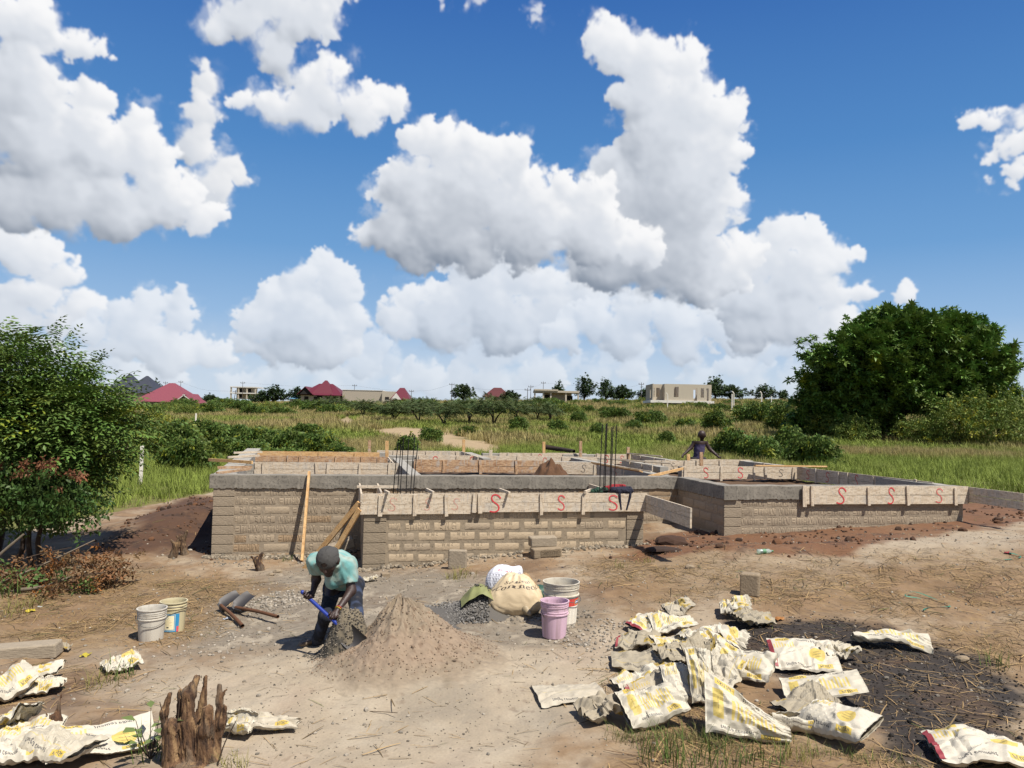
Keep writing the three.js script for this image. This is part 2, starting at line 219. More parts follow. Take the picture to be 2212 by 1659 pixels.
const C = { sand: alb(204, 185, 157), pale: alb(216, 199, 172), grey: alb(160, 148, 129), soil: alb(172, 139, 102), brown: alb(118, 88, 62), mud: alb(140, 94, 58), darkmud: alb(66, 46, 33), litter: alb(164, 130, 84), straw: alb(186, 152, 92), burnt: alb(52, 43, 37), ash: alb(92, 84, 77), pink: alb(198, 170, 146), green: alb(132, 134, 62), dry: alb(150, 132, 76), tan: alb(206, 178, 136) };
const mixTo = (c, k, t) => { for (let i = 0; i < 3; i++) c[i] += (k[i] - c[i]) * t; };
function groundColor(x, d, fine) {
  const n1 = fbm(x * .7, d * .7, 3), nA = fbm(x * 2.3 + 9, d * 2.3, 3), nB = fine ? fbm(x * 9, d * 9 + 5, 3) : n2(x * 9, d * 9);
  const wx = x + .25 * n2(x * 1.4, d * 1.4) + .08 * n2(x * 5, d * 5), wd = d + .25 * n2(x * 1.4 + 30, d * 1.4) + .08 * n2(x * 5 + 9, d * 5);
  const c = [...C.soil];
  mixTo(c, C.sand, .8 * sstep(-.4, .45, n1 + .6 * nA + .3 * nB));
  mixTo(c, C.brown, .5 * sstep(.1, .5, nA - n1));
  mixTo(c, C.sand, .9 * Zpath(wx, wd, .35) * sstep(-.5, .1, nA + .2));
  mixTo(c, C.brown, .75 * Zbrown(wx, wd, .5) * sstep(-.35, .25, nA + .3 * nB));
  const gz = Zgrey(wx, wd, .5); mixTo(c, C.grey, .85 * gz); mixTo(c, C.pale, .55 * gz * sstep(.05, .45, nA + .5 * nB)); mixTo(c, C.brown, .35 * gz * sstep(.15, .45, n1 - .4 * nB));
  const sz = Zsand(wx, wd, .3); mixTo(c, C.sand, sz); mixTo(c, C.pale, .6 * sz * sstep(-.1, .4, nA)); mixTo(c, C.pink, .35 * sz * sstep(.1, .5, n1)); mixTo(c, C.grey, .45 * sz * sstep(.12, .5, -n1 + .3 * nB));
  mixTo(c, C.brown, .3 * sz * sstep(.32, .5, nB));
  const ang = 1.2 * n2(x * .35 + 4, d * .35), ca = cos(ang), sa = sin(ang), st = n2((x * ca + d * sa) * 5, (d * ca - x * sa) * 34), st2 = n2((x * ca - d * sa) * 8 + 7, (d * ca + x * sa) * 46);
  const li = max(Zlit1(wx, wd, .4), .8 * Zlit2(wx, wd, .45), Zlit3(wx, wd, .3), Zlit4(wx, wd, .3)) * sstep(-.35, .15, n1 + .7 * nA + .25);
  mixTo(c, C.litter, .62 * li); mixTo(c, C.straw, .55 * li * sstep(.1, .5, st)); mixTo(c, C.brown, .6 * li * sstep(.05, .45, st2)); mixTo(c, C.darkmud, .4 * li * sstep(.25, .55, -st + .3 * nB));
  const sp0 = Zspoil(wx, wd, .3), mu = max(Zmud(wx, wd, .16), sp0); mixTo(c, C.mud, mu * .95); mixTo(c, C.darkmud, sp0 * .6); mixTo(c, C.darkmud, mu * .7 * sstep(.1, .5, nA + .5 * nB)); mixTo(c, C.soil, mu * .25 * sstep(.15, .5, n1 - nB * .4));
  const bu = Zburnt(wx + .12 * nB, wd + .12 * nA, .14); mixTo(c, C.burnt, bu * .97); mixTo(c, C.ash, bu * .6 * sstep(.22, .5, nB + .3 * n1)); mixTo(c, C.brown, bu * .35 * sstep(.25, .6, n1 + nA));
  const g = grassy(x, d); if (g > 0) { const cl = max(Zclear(x + 1.5 * n2(x * .3, d * .3), d + 1.5 * n2(x * .3 + 9, d * .3), 1.2), Zclear2(x, d, 1.5)); const k = [...C.green]; mixTo(k, C.dry, sstep(-.3, .4, n2(x * .11, d * .11) + .4 * nA)); mixTo(k, C.brown, .3 * sstep(0, .5, nB)); mixTo(k, C.tan, cl); mixTo(c, k, g); }
  const sp = fine ? n2(x * 55, d * 55) : 0, w = 1 + .10 * nB + .10 * sp + .06 * nA; c[0] *= w; c[1] *= w; c[2] *= w;
  return c;
}
{
  const quads = []; // [x0, x1, d0, d1, nx, nd, texture, sink]
  const X0 = 7.8;
  const nearTex = tex(1920, 900, (u, v) => groundColor(lerp(-X0, X0, u), lerp(3.9, 11.3, v), true));
  const midTex = tex(2048, 448, (u, v) => groundColor(lerp(-19, 19, u), lerp(11, 27.2, v), true));
  const farTex = tex(1024, 1024, (u, v) => groundColor(lerp(-115, 115, u), lerp(20, 250, v), false));
  const grain = tex(512, 512, tileNoise(1, (x, y) => .5 + .32 * fbm(x * 22, y * 22, 4, .65)), false); // one square metre of grain
  const bump = (su, sv, depth) => { const t = grain.clone(); t.repeat.set(su, sv); t.needsUpdate = true; return { bumpMap: t, bumpScale: depth }; };
  const mats = [std(0xffffff, .95, { map: nearTex, ...bump(15.6, 7.4, .012) }), std(0xffffff, .95, { map: midTex, ...bump(38, 16, .015) }), std(0xffffff, 1, { map: farTex })];
  const pos = [], uv = [], idx = [], groups = [];
  function sheet(xs, ds, uvOf, sink, mi) {
    const o = pos.length / 3, i0 = idx.length;
    for (const d of ds) for (const x of xs) { pos.push(x, T(x, -d) - sink(x, d), -d); uv.push(...uvOf(x, d)); }
    const n = xs.length; for (let j = 0; j < ds.length - 1; j++) for (let i = 0; i < n - 1; i++) { const a = o + j * n + i; idx.push(a, a + 1, a + n + 1, a, a + n + 1, a + n); }
    groups.push([i0, idx.length - i0, mi]);
  }
  const lin = (a, b, n) => [...Array(n + 1)].map((_, i) => lerp(a, b, i / n));
  sheet(lin(-X0, X0, 600), lin(3.9, 11.3, 296), (x, d) => [(x + X0) / 2 / X0, (d - 3.9) / 7.4], () => 0, 0);
  sheet(lin(-19, 19, 540), lin(11.0, 27.2, 240), (x, d) => [(x + 19) / 38, (d - 11) / 16.2], (x, d) => .06 * (1 - sstep(11.05, 11.5, d)) + .04 * sstep(26.6, 27.2, d), 1);
  const xs = [-1600, -900, -500, -300, -200, -150, ...lin(-120, 120, 120), 150, 200, 300, 500, 900, 1600], ds = [-250, -120, -60, -30, -15, -6, 0, 2, ...lin(3, 27, 16), ...lin(28, 120, 70), ...lin(122, 340, 90), 380, 450, 600, 900, 1400, 2200];
  sheet(xs, ds, (x, d) => [clamp((x + 115) / 230, .002, .998), clamp((d - 20) / 230, .002, .998)], (x, d) => (abs(x) < 18.9 && d > 11 && d < 27.1) || (abs(x) < X0 - .1 && d > 3.95 && d < 11.3) ? .35 : 0, 2);
  const g = new THREE.BufferGeometry(); g.setAttribute('position', new THREE.Float32BufferAttribute(pos, 3)); g.setAttribute('uv', new THREE.Float32BufferAttribute(uv, 2)); g.setIndex(idx); groups.forEach((q) => g.addGroup(...q)); g.computeVertexNormals();
  for (const m of mats) m.side = THREE.DoubleSide;
  struct('ground', g, mats);
}
// ---------------------------------------------------------------- the house foundation, in its own axes: x along the front, -z into the depth
const BO = V3(-4.88, 0, -12.72), BT = rad(12);
const bw = (x, y, z) => V3(BO.x + x * cos(BT) + z * sin(BT), y, BO.z - x * sin(BT) + z * cos(BT));     // building axes -> world
const colW = (r, g, b) => new THREE.Color().setRGB(lin1(r) / 1.22, lin1(g) / 1.22, lin1(b) / 1.22);      // base colour of an upright surface that shows like this
function canvas(w, h, draw) { const c = document.createElement('canvas'); c.width = w; c.height = h; draw(c.getContext('2d'), w, h); return c; }
function ctex(w, h, draw, srgb = true) { const t = new THREE.CanvasTexture(canvas(w, h, draw)); if (srgb) t.colorSpace = THREE.SRGBColorSpace; t.wrapS = t.wrapT = THREE.RepeatWrapping; t.anisotropy = 8; return t; }

const roughBump = tex(256, 256, tileNoise(1, (x, y) => .5 + .4 * fbm(x * 9, y * 9, 5, .6)), false);
const concreteMap = tex(512, 512, tileNoise(1, (x, y) => { const a = fbm(x * 5, y * 5, 4), b = fbm(x * 26, y * 26, 3); return .8 + .22 * a + .16 * b - .25 * sstep(.35, .6, n2(x * 40, y * 40)); }));
const repeatOf = (t, a, b) => { const q = t.clone(); q.repeat.set(a, b); q.needsUpdate = true; return q; };
const M = {};
const beamMap = tex(512, 512, tileNoise(1, (x, y) => { const a = fbm(x * 3, y * 6, 4), b = fbm(x * 24, y * 24, 3); return .8 + .45 * a + .16 * b - .35 * sstep(.3, .55, n2(x * 30, y * 30)) + .25 * sstep(.25, .5, n2(x * 11 + 5, y * 4)); }));
M.concrete = std(colW(146, 138, 125), .95, { map: beamMap, bumpMap: roughBump, bumpScale: .012 });
M.mortar = std(colW(164, 147, 123), .97, { map: repeatOf(concreteMap, .6, .6), bumpMap: roughBump, bumpScale: .014 });
M.mortar2 = std(colW(171, 154, 131), .97, { map: repeatOf(concreteMap, .6, .6), bumpMap: roughBump, bumpScale: .014 });
const letterBump = [['WHITE', -1], ['WHITE', 1], ['E N G', 1], ['S M W', -1], ['S M W', 1], ['', 1]].map(([s, f]) => ctex(256, 96, (g, w, h) => {
  const im = g.createImageData(w, h); for (let y = 0; y < h; y++) for (let x = 0; x < w; x++) { const q = 190 + 40 * fbm(x * .05, y * .05 + s.length, 4, .65), k = (y * w + x) * 4; im.data[k] = im.data[k + 1] = im.data[k + 2] = q; im.data[k + 3] = 255; } g.putImageData(im, 0, 0);
  g.translate(w / 2, h / 2); g.scale(f, s[0] === 'S' ? 1 : 1); g.strokeStyle = g.fillStyle = '#101010'; g.font = 'bold ' + (s[0] === 'S' ? 40 : 62) + 'px sans-serif'; g.textAlign = 'center'; g.textBaseline = 'middle'; g.fillText(s, 0, s[0] === 'S' ? -14 : 0, w * .86);
}, false));
const blockMaps = [0, 1].map((k) => tex(128, 64, tileNoise(1, (x, y) => .86 + .2 * fbm(x * 5 + k * 9, y * 5, 4, .6) - .2 * sstep(.3, .6, n2(x * 17 + k, y * 17)))));
const blockMats = []; for (const [r, g, b] of [[202, 180, 149], [184, 165, 139], [172, 154, 130], [174, 148, 117]]) blockMats.push(letterBump.map((t, i) => std(colW(r, g, b), .96, { map: blockMaps[i & 1], bumpMap: t, bumpScale: .015 })));
const slabGeos = [];
for (let k = 0; k < 8; k++) {          // the face of a block that stands proud of its mortar, with a worn outline
  const nx = 9, ny = 5, pos = [], uv = [], idx = [];
  for (let j = 0; j < ny; j++) for (let i = 0; i < nx; i++) {
    const u = i / (nx - 1), v = j / (ny - 1), e = i === 0 || j === 0 || i === nx - 1 || j === ny - 1, c = e ? 1 : 0;
    const s = (i < 2 || i > nx - 3 ? (i === 0 ? -.5 : i === 1 ? -.485 : i === nx - 1 ? .5 : .485) : u - .5), t = (j === 0 ? -.5 : j === 1 ? -.45 : j === ny - 1 ? .5 : j === ny - 2 ? .45 : 0);
    const wob = .012 * n2(k * 7 + i * .9, j * .9), wy = .045 * n2(k * 5 + i * .8 + 50, j * .6);
    pos.push(s + wob, t + wy, c ? -.010 : .0035 + .003 * n2(i * .7 + k * 3, j * .7)); uv.push(u, v);
  }
  for (let j = 0; j < ny - 1; j++) for (let i = 0; i < nx - 1; i++) { const a = j * nx + i; idx.push(a, a + 1, a + nx + 1, a, a + nx + 1, a + nx); }
  const g = new THREE.BufferGeometry(); g.setAttribute('position', new THREE.Float32BufferAttribute(pos, 3)); g.setAttribute('uv', new THREE.Float32BufferAttribute(uv, 2)); g.setIndex(idx); g.computeVertexNormals(); slabGeos.push(g);
}
function uvBox(w, h, d, off = 0, scale = 1) { const g = new THREE.BoxGeometry(w, h, d); const p = g.attributes.position, n = g.attributes.normal, u = g.attributes.uv; for (let i = 0; i < p.count; i++) { const ax = abs(n.getX(i)) > .5 ? [p.getZ(i), p.getY(i)] : abs(n.getY(i)) > .5 ? [p.getX(i), p.getZ(i)] : [p.getX(i), p.getY(i)]; u.setXY(i, ax[0] * scale + off, ax[1] * scale + off * 1.7); } return g; }
const foundation = thing('house_foundation', 'concrete block foundation walls of a house with grey ring beam', 'foundation', [BO.x, 0, BO.z], BT);
// one wall: a mortar core with its blocks, course by course; faces towards +z of its own axes, toothed corner slots at one or both ends
function blockWall(x0, x1, z, yb, yt, o = {}) {
  const { turn = 0, thick = .22, pitch = .155, gapX = .05, gapY = .038, tone = [0, 1], words = [3, 4, 5], core = M.mortar, left = .33, right = 0, seed = 1, skipBelow = -9 } = o;
  const r = rng(seed * 101), L = x1 - x0, len = .455, H = yt - yb;
  const w = part('wall', uvBox(L - left - right, H, thick, seed), core, foundation); w.position.set((x0 + x1 + left - right) / 2, (yb + yt) / 2, z - thick / 2);
  if (turn) { w.position.set(o.px, (yb + yt) / 2, o.pz); w.rotation.y = turn; }
  const cx = (x0 + x1 + left - right) / 2;
  let row = 0;
  for (let y = yt - pitch; y > yb - .1; y -= pitch, row++) {
    const shift = row % 2 ? .23 : 0;
    for (let x = x0 + left - shift; x < x1 - right - .02; x += len) {
      const a = max(x, x0 + left) + gapX / 2, b = min(x + len, x1 - right) - gapX / 2; if (b - a < .1) continue;
      const m = part('block', slabGeos[floor(r() * 8)], blockMats[tone[floor(r() * tone.length)]][words[floor(r() * words.length)]], w);
      m.scale.set((b - a) * rr(.9, 1, r), (pitch - gapY) * rr(.88, 1.08, r), 1); m.position.set((a + b) / 2 - cx + rr(-.012, .012, r), y + pitch / 2 - (yb + yt) / 2 + rr(-.006, .006, r), thick / 2); m.rotation.z = rr(-.012, .012, r);
    }
    for (const [on, xa, s] of [[left, x0, 1], [right, x1, -1]]) if (on) {   // bonded end: full blocks with open bed joints
      const g = new RoundedBoxGeometry(on, pitch - (row % 2 ? .002 : .016), thick + .016, 1, .006);
      const m = part('end_block', g, core, w); m.position.set(xa + s * on / 2 - cx, y + pitch / 2 - (yb + yt) / 2 - .008, .008); m.rotation.y = rr(-.01, .01, r);
    }
  }
  return w;
}
blockWall(0, 8.2, 0, -.3, 1.14, { tone: [1, 2, 3, 2], words: [0, 0, 1, 2, 0, 5], core: M.mortar2, gapX: .02, gapY: .022, seed: 2 });
blockWall(2.4, 6.76, 1.9, 0, .97, { tone: [0, 0, 1, 0], words: [3, 4, 3, 4, 0, 2, 5], right: .28, seed: 3 });
blockWall(8.2, 12.78, 1.8, .3, 1.14, { tone: [1, 2, 2], words: [0, 0, 1, 0], core: M.mortar2, gapX: .02, gapY: .022, seed: 4, left: .3 });
blockWall(-.9, .9, 0, .2, 1.16, { turn: -PI / 2, px: 8.31, pz: .9, tone: [1, 2], words: [5, 0], core: M.mortar2, gapX: .02, gapY: .02, left: 0, seed: 5 });
blockWall(-.9, .9, 0, -.2, .97, { turn: -PI / 2, px: 2.51, pz: .82, tone: [1, 2], words: [5], gapX: .03, left: 0, seed: 6 });
blockWall(-.9, .9, 0, .1, .97, { turn: PI / 2, px: 6.62, pz: .82, tone: [1, 2], words: [5], gapX: .03, left: 0, seed: 7 });
blockWall(-4.8, 4.8, 0, -.3, 1.14, { turn: -PI / 2 + .065, px: -.22, pz: -5.05, tone: [1, 2], words: [0, 2, 5], core: M.mortar2, gapX: .02, left: 0, seed: 8 });
// ring beams with ragged lower edge where the concrete ran out under the boards
function beam(x0, x1, z, y0, y1, o = {}) {
  const L = x1 - x0, s = new THREE.Shape(), n = max(8, floor(L / .03)), th = o.thick ?? .25, sd = o.seed ?? 1;
  s.moveTo(0, y1 - y0); for (let i = 0; i <= n; i++) { const x = i / n * L; s.lineTo(x, (o.rag ?? .03) * (fbm(x * 4 + sd * 10, 3, 3) + .6 * n2(x * 23, sd))); } s.lineTo(L, y1 - y0);
  for (let i = 1; i < n; i++) { const x = L - i / n * L; s.lineTo(x, y1 - y0 + .008 * fbm(x * 3 + sd, 9, 2)); }
  const g = new THREE.ExtrudeGeometry(s, { depth: th, bevelEnabled: true, bevelSize: .006, bevelThickness: .006, bevelSegments: 1, curveSegments: 1 });
  const m = part('ring_beam', g, o.mat ?? M.concrete, foundation); m.position.set(x0, y0, z - th); if (o.turn) { m.rotation.y = o.turn; m.position.set(o.px, y0, o.pz); } return m;
}
M.beamTop = std(colW(150, 144, 133), .95, { map: concreteMap, bumpMap: roughBump, bumpScale: .02 });
M.palebeam = std(colW(176, 170, 158), .95, { map: concreteMap, bumpMap: roughBump, bumpScale: .02 });
beam(-.06, 8.2, .025, 1.12, 1.335, { seed: 1 });
beam(8.2, 12.76, 1.825, 1.12, 1.335, { seed: 2 });
beam(0, 1.83, 0, 1.12, 1.335, { seed: 3, turn: PI / 2, px: 8.18, pz: 1.85, thick: .24 });
beam(0, 9.7, 0, 1.10, 1.32, { seed: 4, turn: PI / 2 + .065, px: -.06, pz: -.24, thick: .36, mat: M.palebeam });
// inner beams: [x0, x1, z] and [x, z0, z1]
for (const [a, b, z] of [[0, 3.2, -3.47], [0, 3.1, -5.87], [-.1, 3.2, -8.4], [3.3, 8.0, -4.87], [3.3, 5.5, -9.35], [6, 9.0, -8.65], [9.75, 12.7, -3.23], [9.2, 11.1, -5.43], [8.4, 10.5, -8.56], [11.3, 13.2, -6.15], [3.2, 9, -6.9]]) beam(a, b, z, 1.05, 1.31, { mat: M.palebeam, seed: a * 3 + z, thick: .2 });
for (const [x, z0, z1] of [[3.25, -5.8, -.2], [5.55, -9.2, -6], [8.12, -6.8, -.2], [12.78, -6.1, 1.55], [10.65, -8.4, -5.4], [9.2, -5.4, -3.2]]) beam(0, z1 - z0, 0, 1.05, 1.31, { mat: M.palebeam, seed: x, turn: PI / 2, px: x, pz: z1, thick: .2 });
// the earth filled in between the walls
{
  const xs = 150, zs = 120, g = new THREE.PlaneGeometry(13.1, 9.3, xs, zs).rotateX(-PI / 2), p = g.attributes.position;
  for (let i = 0; i < p.count; i++) { const x = p.getX(i), z = p.getZ(i); let y = .05 * fbm(x * 1.2, z * 1.2, 3) + .02 * n2(x * 6, z * 6); p.setY(i, y); }
  g.computeVertexNormals();
  const m = part('soil_fill', g, std(col(124, 92, 62), .97, { map: concreteMap }), foundation); m.position.set(6.5, .98, -4.85);
}
// ---- wood
const woodMap = (a, b, stain, seed) => tex(512, 64, (u, v) => { const x = u * 20 + seed * 31, y = v * 6, kn = n2(x * .35, y * .5), g = n2(x * .5, y * 4 + 1.4 * kn) * .5 + .5 * n2(x * 1.3, y * 13), c = alb(...a, LIGHT / 1.22).map((q, i) => lerp(q, alb(...b, LIGHT / 1.22)[i], sstep(-.35, .5, g))); const st = sstep(.15, .5, fbm(x * .4, y * .35 + 5, 3)) * stain; const sp = sstep(.45, .6, n2(x * 5, y * 5 + 40)) * .45, gr = alb(178, 174, 166, LIGHT / 1.22), dr = stain * sstep(.1, .45, n2(x * 3.1, y * .3 + 9)) * sstep(-.2, .4, n2(x * 9, y * .5)); return c.map((q, i) => lerp(q, gr[i], max(st, dr)) * (1 - sp)); });
M.pale = [0, 1, 2].map((k) => std(0xffffff, .9, { map: woodMap([216, 200, 176], [186, 166, 140], .5, k), bumpMap: roughBump, bumpScale: .004 }));
M.brownWood = [0, 1].map((k) => std(0xffffff, .9, { map: woodMap([196, 162, 126], [150, 112, 80], .6, 5 + k), bumpMap: roughBump, bumpScale: .004 }));
M.fresh = [0, 1].map((k) => std(0xffffff, .8, { map: woodMap([218, 178, 122], [190, 144, 92], .15, 8 + k), bumpMap: roughBump, bumpScale: .002 }));
// [0, 1].map((k) => std(0xffffff, .95, { map: woodMap([168, 160, 150], [128, 120, 112], .4, 11 + k), bumpMap: roughBump, bumpScale: .004 }));
const plankMat = { pale: M.pale, brown: M.brownWood, fresh: M.fresh };
const pr = rng(41);
function plankGeo(L, h, t, k = 0) {        // a sawn board: slightly warped, ends not quite square, grain along its length
  const n = max(2, floor(L / .35)), g = new THREE.BoxGeometry(L, h, t, n, 1, 1), p = g.attributes.position, u = g.attributes.uv, off = k * .37 + pr() * 3, oy = floor(pr() * 4) * .25, w = rr(-.0015, .0015, pr), e = rr(-.006, .006, pr);
  const nn = g.attributes.normal;
  for (let i = 0; i < p.count; i++) { const x = p.getX(i), y = p.getY(i), z = p.getZ(i); u.setXY(i, x * .55 + off, oy + (abs(nn.getY(i)) > .5 ? z : y) * 1.4); p.setY(i, y + w * sin(x * 2.1 + k) * 1.5 + (abs(x) > L / 2 - .01 ? 0 : 0)); p.setZ(i, z + w * cos(x * 1.7 + k)); if (abs(x) > L / 2 - .01) p.setX(i, x + e * (y / h)); }
  g.computeVertexNormals(); return toCreasedNormals(g, .6);
}
function sTex(c, seed, al = .16) { return ctex(128, 192, (g, w, h) => { g.clearRect(0, 0, w, h); g.lineCap = 'round'; g.strokeStyle = c; g.globalAlpha = al; const r = rng(seed), q = [...Array(8)].map(() => (r() - .5) * .08), lw = 5 + 4 * r(); for (let k = 0; k < 14; k++) { g.lineWidth = lw + 4 * r(); const j = () => (r() - .5) * 5; g.beginPath(); g.moveTo(w * (.80 + q[0]) + j(), h * (.24 + q[1]) + j()); g.bezierCurveTo(w * .6, h * .02, w * .16 + j(), h * .10, w * (.28 + q[2]) + j(), h * (.36 + q[3])); g.bezierCurveTo(w * .36, h * (.5 + q[4]), w * .72, h * .52, w * (.72 + q[5]) + j(), h * .74); g.bezierCurveTo(w * .70, h * .96, w * .36, h * .95, w * (.16 + q[6]) + j(), h * (.86 + q[7]) + j()); g.stroke(); } }); }
const sMats = [sTex('#c8323c', 1), sTex('#c43a40', 2, .035), sTex('#3a3632', 3), sTex('#c62c3a', 14, .13), sTex('#cc3a40', 25, .11), sTex('#c02a36', 36, .15)].map((t) => new THREE.MeshStandardMaterial({ map: t, transparent: true, roughness: .9, alphaTest: 0 }));
// a formwork panel between two points of the plan: boards one above the other, battens nailed across
function formwork(x0, z0, x1, z1, o = {}) {
  const { top = 1.345, h = .30, wood = 'pale', battens = [.03, .3, .6, .97], letters = [], label, group, two = true, t = .026 } = o;
  const A = bw(x0, 0, z0), B = bw(x1, 0, z1), L = A.distanceTo(B), mid = A.clone().add(B).multiplyScalar(.5), ang = atan2(-(B.z - A.z), B.x - A.x);
  const f = thing('formwork_panel', label ?? { pale: letters.length ? 'pale formwork panel with red marks inside the foundation' : 'plain pale formwork panel inside the foundation', brown: 'brown stained formwork panel inside the foundation', fresh: 'fresh orange formwork board inside the foundation', back: '' }[wood], 'formwork', [mid.x, top - h, mid.z], ang, group ?? (label ? undefined : 'formwork panels inside the foundation'));
  const ms = plankMat[wood], n = two ? 2 : 1, hh = h / n;
  for (let k = 0; k < n; k++) { const m = part('plank', plankGeo(L + rr(-.01, .03, pr), hh - .007, t, k), ms[floor(pr() * ms.length)], f); m.position.set(0, hh * (k + .5), rr(-.002, .002, pr)); m.rotation.z = rr(-.003, .003, pr) * min(1, 2 / L); }
  battens.forEach((q, i) => { const b = part('batten', plankGeo(h + rr(-.02, .05, pr), rr(.045, .07, pr), .026, i), ms[floor(pr() * ms.length)], f); b.rotation.z = PI / 2 + rr(-.09, .09, pr); b.position.set((q - .5) * L, h / 2 + rr(-.03, .0, pr), t / 2 + .0145); });
  letters.forEach(([q, k, s = .24]) => { const m = part('painted_letter', new THREE.PlaneGeometry(s * .8, s * 1.12), sMats[k || [0, 3, 4, 5][floor(pr() * 4)]], f); m.position.set((q - .5) * L, h / 2, t / 2 + .0065); m.rotation.z = rr(-.16, .16, pr); m.scale.set(rr(.8, 1.1, pr), rr(.9, 1.1, pr), 1); m.castShadow = false; });
  return f;
}
// veranda front: a pieced left panel and a long right one with three red letters
formwork(2.36, 1.93, 3.98, 1.93, { top: 1.225, h: .305, battens: [.17, .48, .77], letters: [[.28, 1, .2], [.6, 1, .2], [.86, 1, .2]], wood: 'pale', label: 'short pale formwork panel with faint red marks, left end of veranda front' });
formwork(3.99, 1.935, 6.80, 1.935, { top: 1.235, h: .29, battens: [.015, .045, .385, .625], letters: [[.13, 0, .27], [.50, 0, .26], [.80, 0, .27]], label: 'long pale formwork panel with three bold red S marks above veranda wall' });
formwork(6.80, 1.75, 6.72, 3.72, { top: 1.215, h: .28, battens: [], wood: 'pale', label: 'pair of boards jutting out from the veranda corner' });
formwork(2.42, 1.62, 6.70, 1.62, { top: 1.2, h: .28, battens: [.2, .5, .8], label: 'inner formwork panel behind the veranda front boards' });
formwork(2.36, .05, 2.36, 1.80, { top: 1.215, h: .27, battens: [], wood: 'pale', label: 'formwork boards running back from veranda front left corner' });
formwork(2.66, .05, 2.66, 1.56, { top: 1.215, h: .27, battens: [], label: 'inner boards of the beam box at veranda left corner' });
formwork(6.45, .05, 6.45, 1.56, { top: 1.215, h: .27, battens: [.5], wood: 'pale', label: 'short formwork boards beside the hanging clothes' });
// right wing
formwork(9.62, 1.85, 12.82, 1.85, { top: 1.345, h: .31, battens: [.0, .045, .38, .62, .92], letters: [[.22, 0, .27], [.52, 0, .27], [.82, 0, .27]], label: 'pale formwork panel with three red S marks on right wing wall' });
formwork(12.86, 1.7, 12.84, 3.0, { top: 1.335, h: .27, battens: [], wood: 'pale', label: 'board pair jutting out from right wing corner into the mud' });
// inside, parallel to the front: [x0, x1, z, wood, letters]
for (const [a, b, z, wd, lt, bt] of [
  [.25, 3.25, -3.45, 'pale', [], [.06, .42, .5, .72, .93]], [0, 3.12, -5.84, 'brown', [], [.24, .33, .6, .8, .93]],
  [-.2, 3.0, -8.05, 'fresh', [], [.5, .8]], [3.0, 5.4, -9.3, 'pale', [], [.2, .6, .97]], [3.7, 6.85, -4.83, 'brown', [], [.22, .5, .78]],
  [3.9, 8.9, -6.85, 'pale', [[.1, 0], [.3, 0], [.7, 0]], [.02, .22, .4, .55, .8]], [6.5, 8.9, -8.6, 'pale', [[.5, 0], [.8, 0]], [.1, .4, .9]],
  [9.4, 10.5, -8.53, 'pale', [[.3, 0], [.75, 0]], [.05, .5, .95]],
  [8.0, 9.2, -8.85, 'pale', [], [.3, .7]], [9.72, 11.1, -5.4, 'pale', [[.55, 2, .2]], [.35, .8]], [11.3, 13.1, -6.12, 'pale', [], [.2, .5, .85]]]) formwork(a, z, b, z, { wood: wd, letters: lt, battens: bt });
formwork(7.0, -4.45, 8.02, -4.28, { letters: [[.7, 2, .2]], battens: [.96], label: 'whitish panel with small dark S beside the earth heap' });
formwork(9.75, -3.2, 12.68, -3.2, { letters: [[.2, 0, .26], [.5, 0, .26], [.86, 2, .2]], battens: [.02, .33, .62, .72, .97], label: 'pale panel with two red S marks behind the wing beam' });
// inside, running into the depth
formwork(8.0, -4.1, 8.26, -1.45, { wood: 'pale', letters: [[.38, 0], [.86, 0]], battens: [.05, .55], label: 'shaded panel with red S marks beside the rebar bundle' });
formwork(12.66, -3.1, 12.86, 1.0, { wood: 'pale', letters: [[.1, 0], [.27, 0], [.5, 0], [.72, 0]], battens: [.17, .36, .43, .62, .9], label: 'long shaded panel with four red S marks behind the right wing' });
for (const [x, z0, z1] of [[3.13, -5.75, -3.6], [5.45, -9.2, -6.2], [10.5, -8.4, -5.9], [12.55, -4.9, -3.3], [9.05, -5.3, -3.3], [11.2, -6.1, -5.45]]) formwork(x, z0, x, z1, { battens: [.3, .7], label: 'plain formwork panel running back between the inner beams', group: 'panels running back' });
// loose boards, stakes and cross pieces on the walls
function board(u0, v0, u1, v1, y0, y1, w, t, wood, name, label, group, roll = 0) {      // a board between two points that were seen at these heights
  const P_ = (u, v, y) => { const r = ray(u, v), k = (y - CAM_H) / r.y; return V3(r.x * k, y, r.z * k); };
  const A = Array.isArray(u0) ? V3(...u0) : P_(u0, v0, y0), B = Array.isArray(u1) ? V3(...u1) : P_(u1, v1, y1), L = A.distanceTo(B), ms = plankMat[wood];
  const m = solo(name, plankGeo(L, w, t, 1), ms[0], label, 'plank', group); m.position.copy(A).add(B).multiplyScalar(.5);
  const x = B.clone().sub(A).normalize(), z = V3(0, 1, 0).cross(x).normalize().negate(), y = z.clone().cross(x); const z2 = z; m.quaternion.setFromRotationMatrix(new THREE.Matrix4().makeBasis(x, y, z2)); m.rotateX(roll); return m;
}
const crossLabel = 'small offcut of wood lying across the left wall top', crossGroup = 'offcuts on the left wall';
board(452, 993, 545, 999, 1.38, 1.38, .06, .04, 'fresh', 'pointed_stake', 'orange pointed stake lying across the far left wall top');
board(470, 1010, 545, 1009, 1.36, 1.37, .05, .03, 'brown', 'wood_offcut', crossLabel, crossGroup); board(468, 1022, 540, 1013, 1.35, 1.36, .04, .03, 'brown', 'wood_offcut', crossLabel, crossGroup);
board(492, 988, 560, 984, 1.36, 1.36, .05, .03, 'pale', 'wood_offcut', crossLabel, crossGroup); board(505, 978, 566, 976, 1.36, 1.36, .05, .03, 'pale', 'wood_offcut', crossLabel, crossGroup);
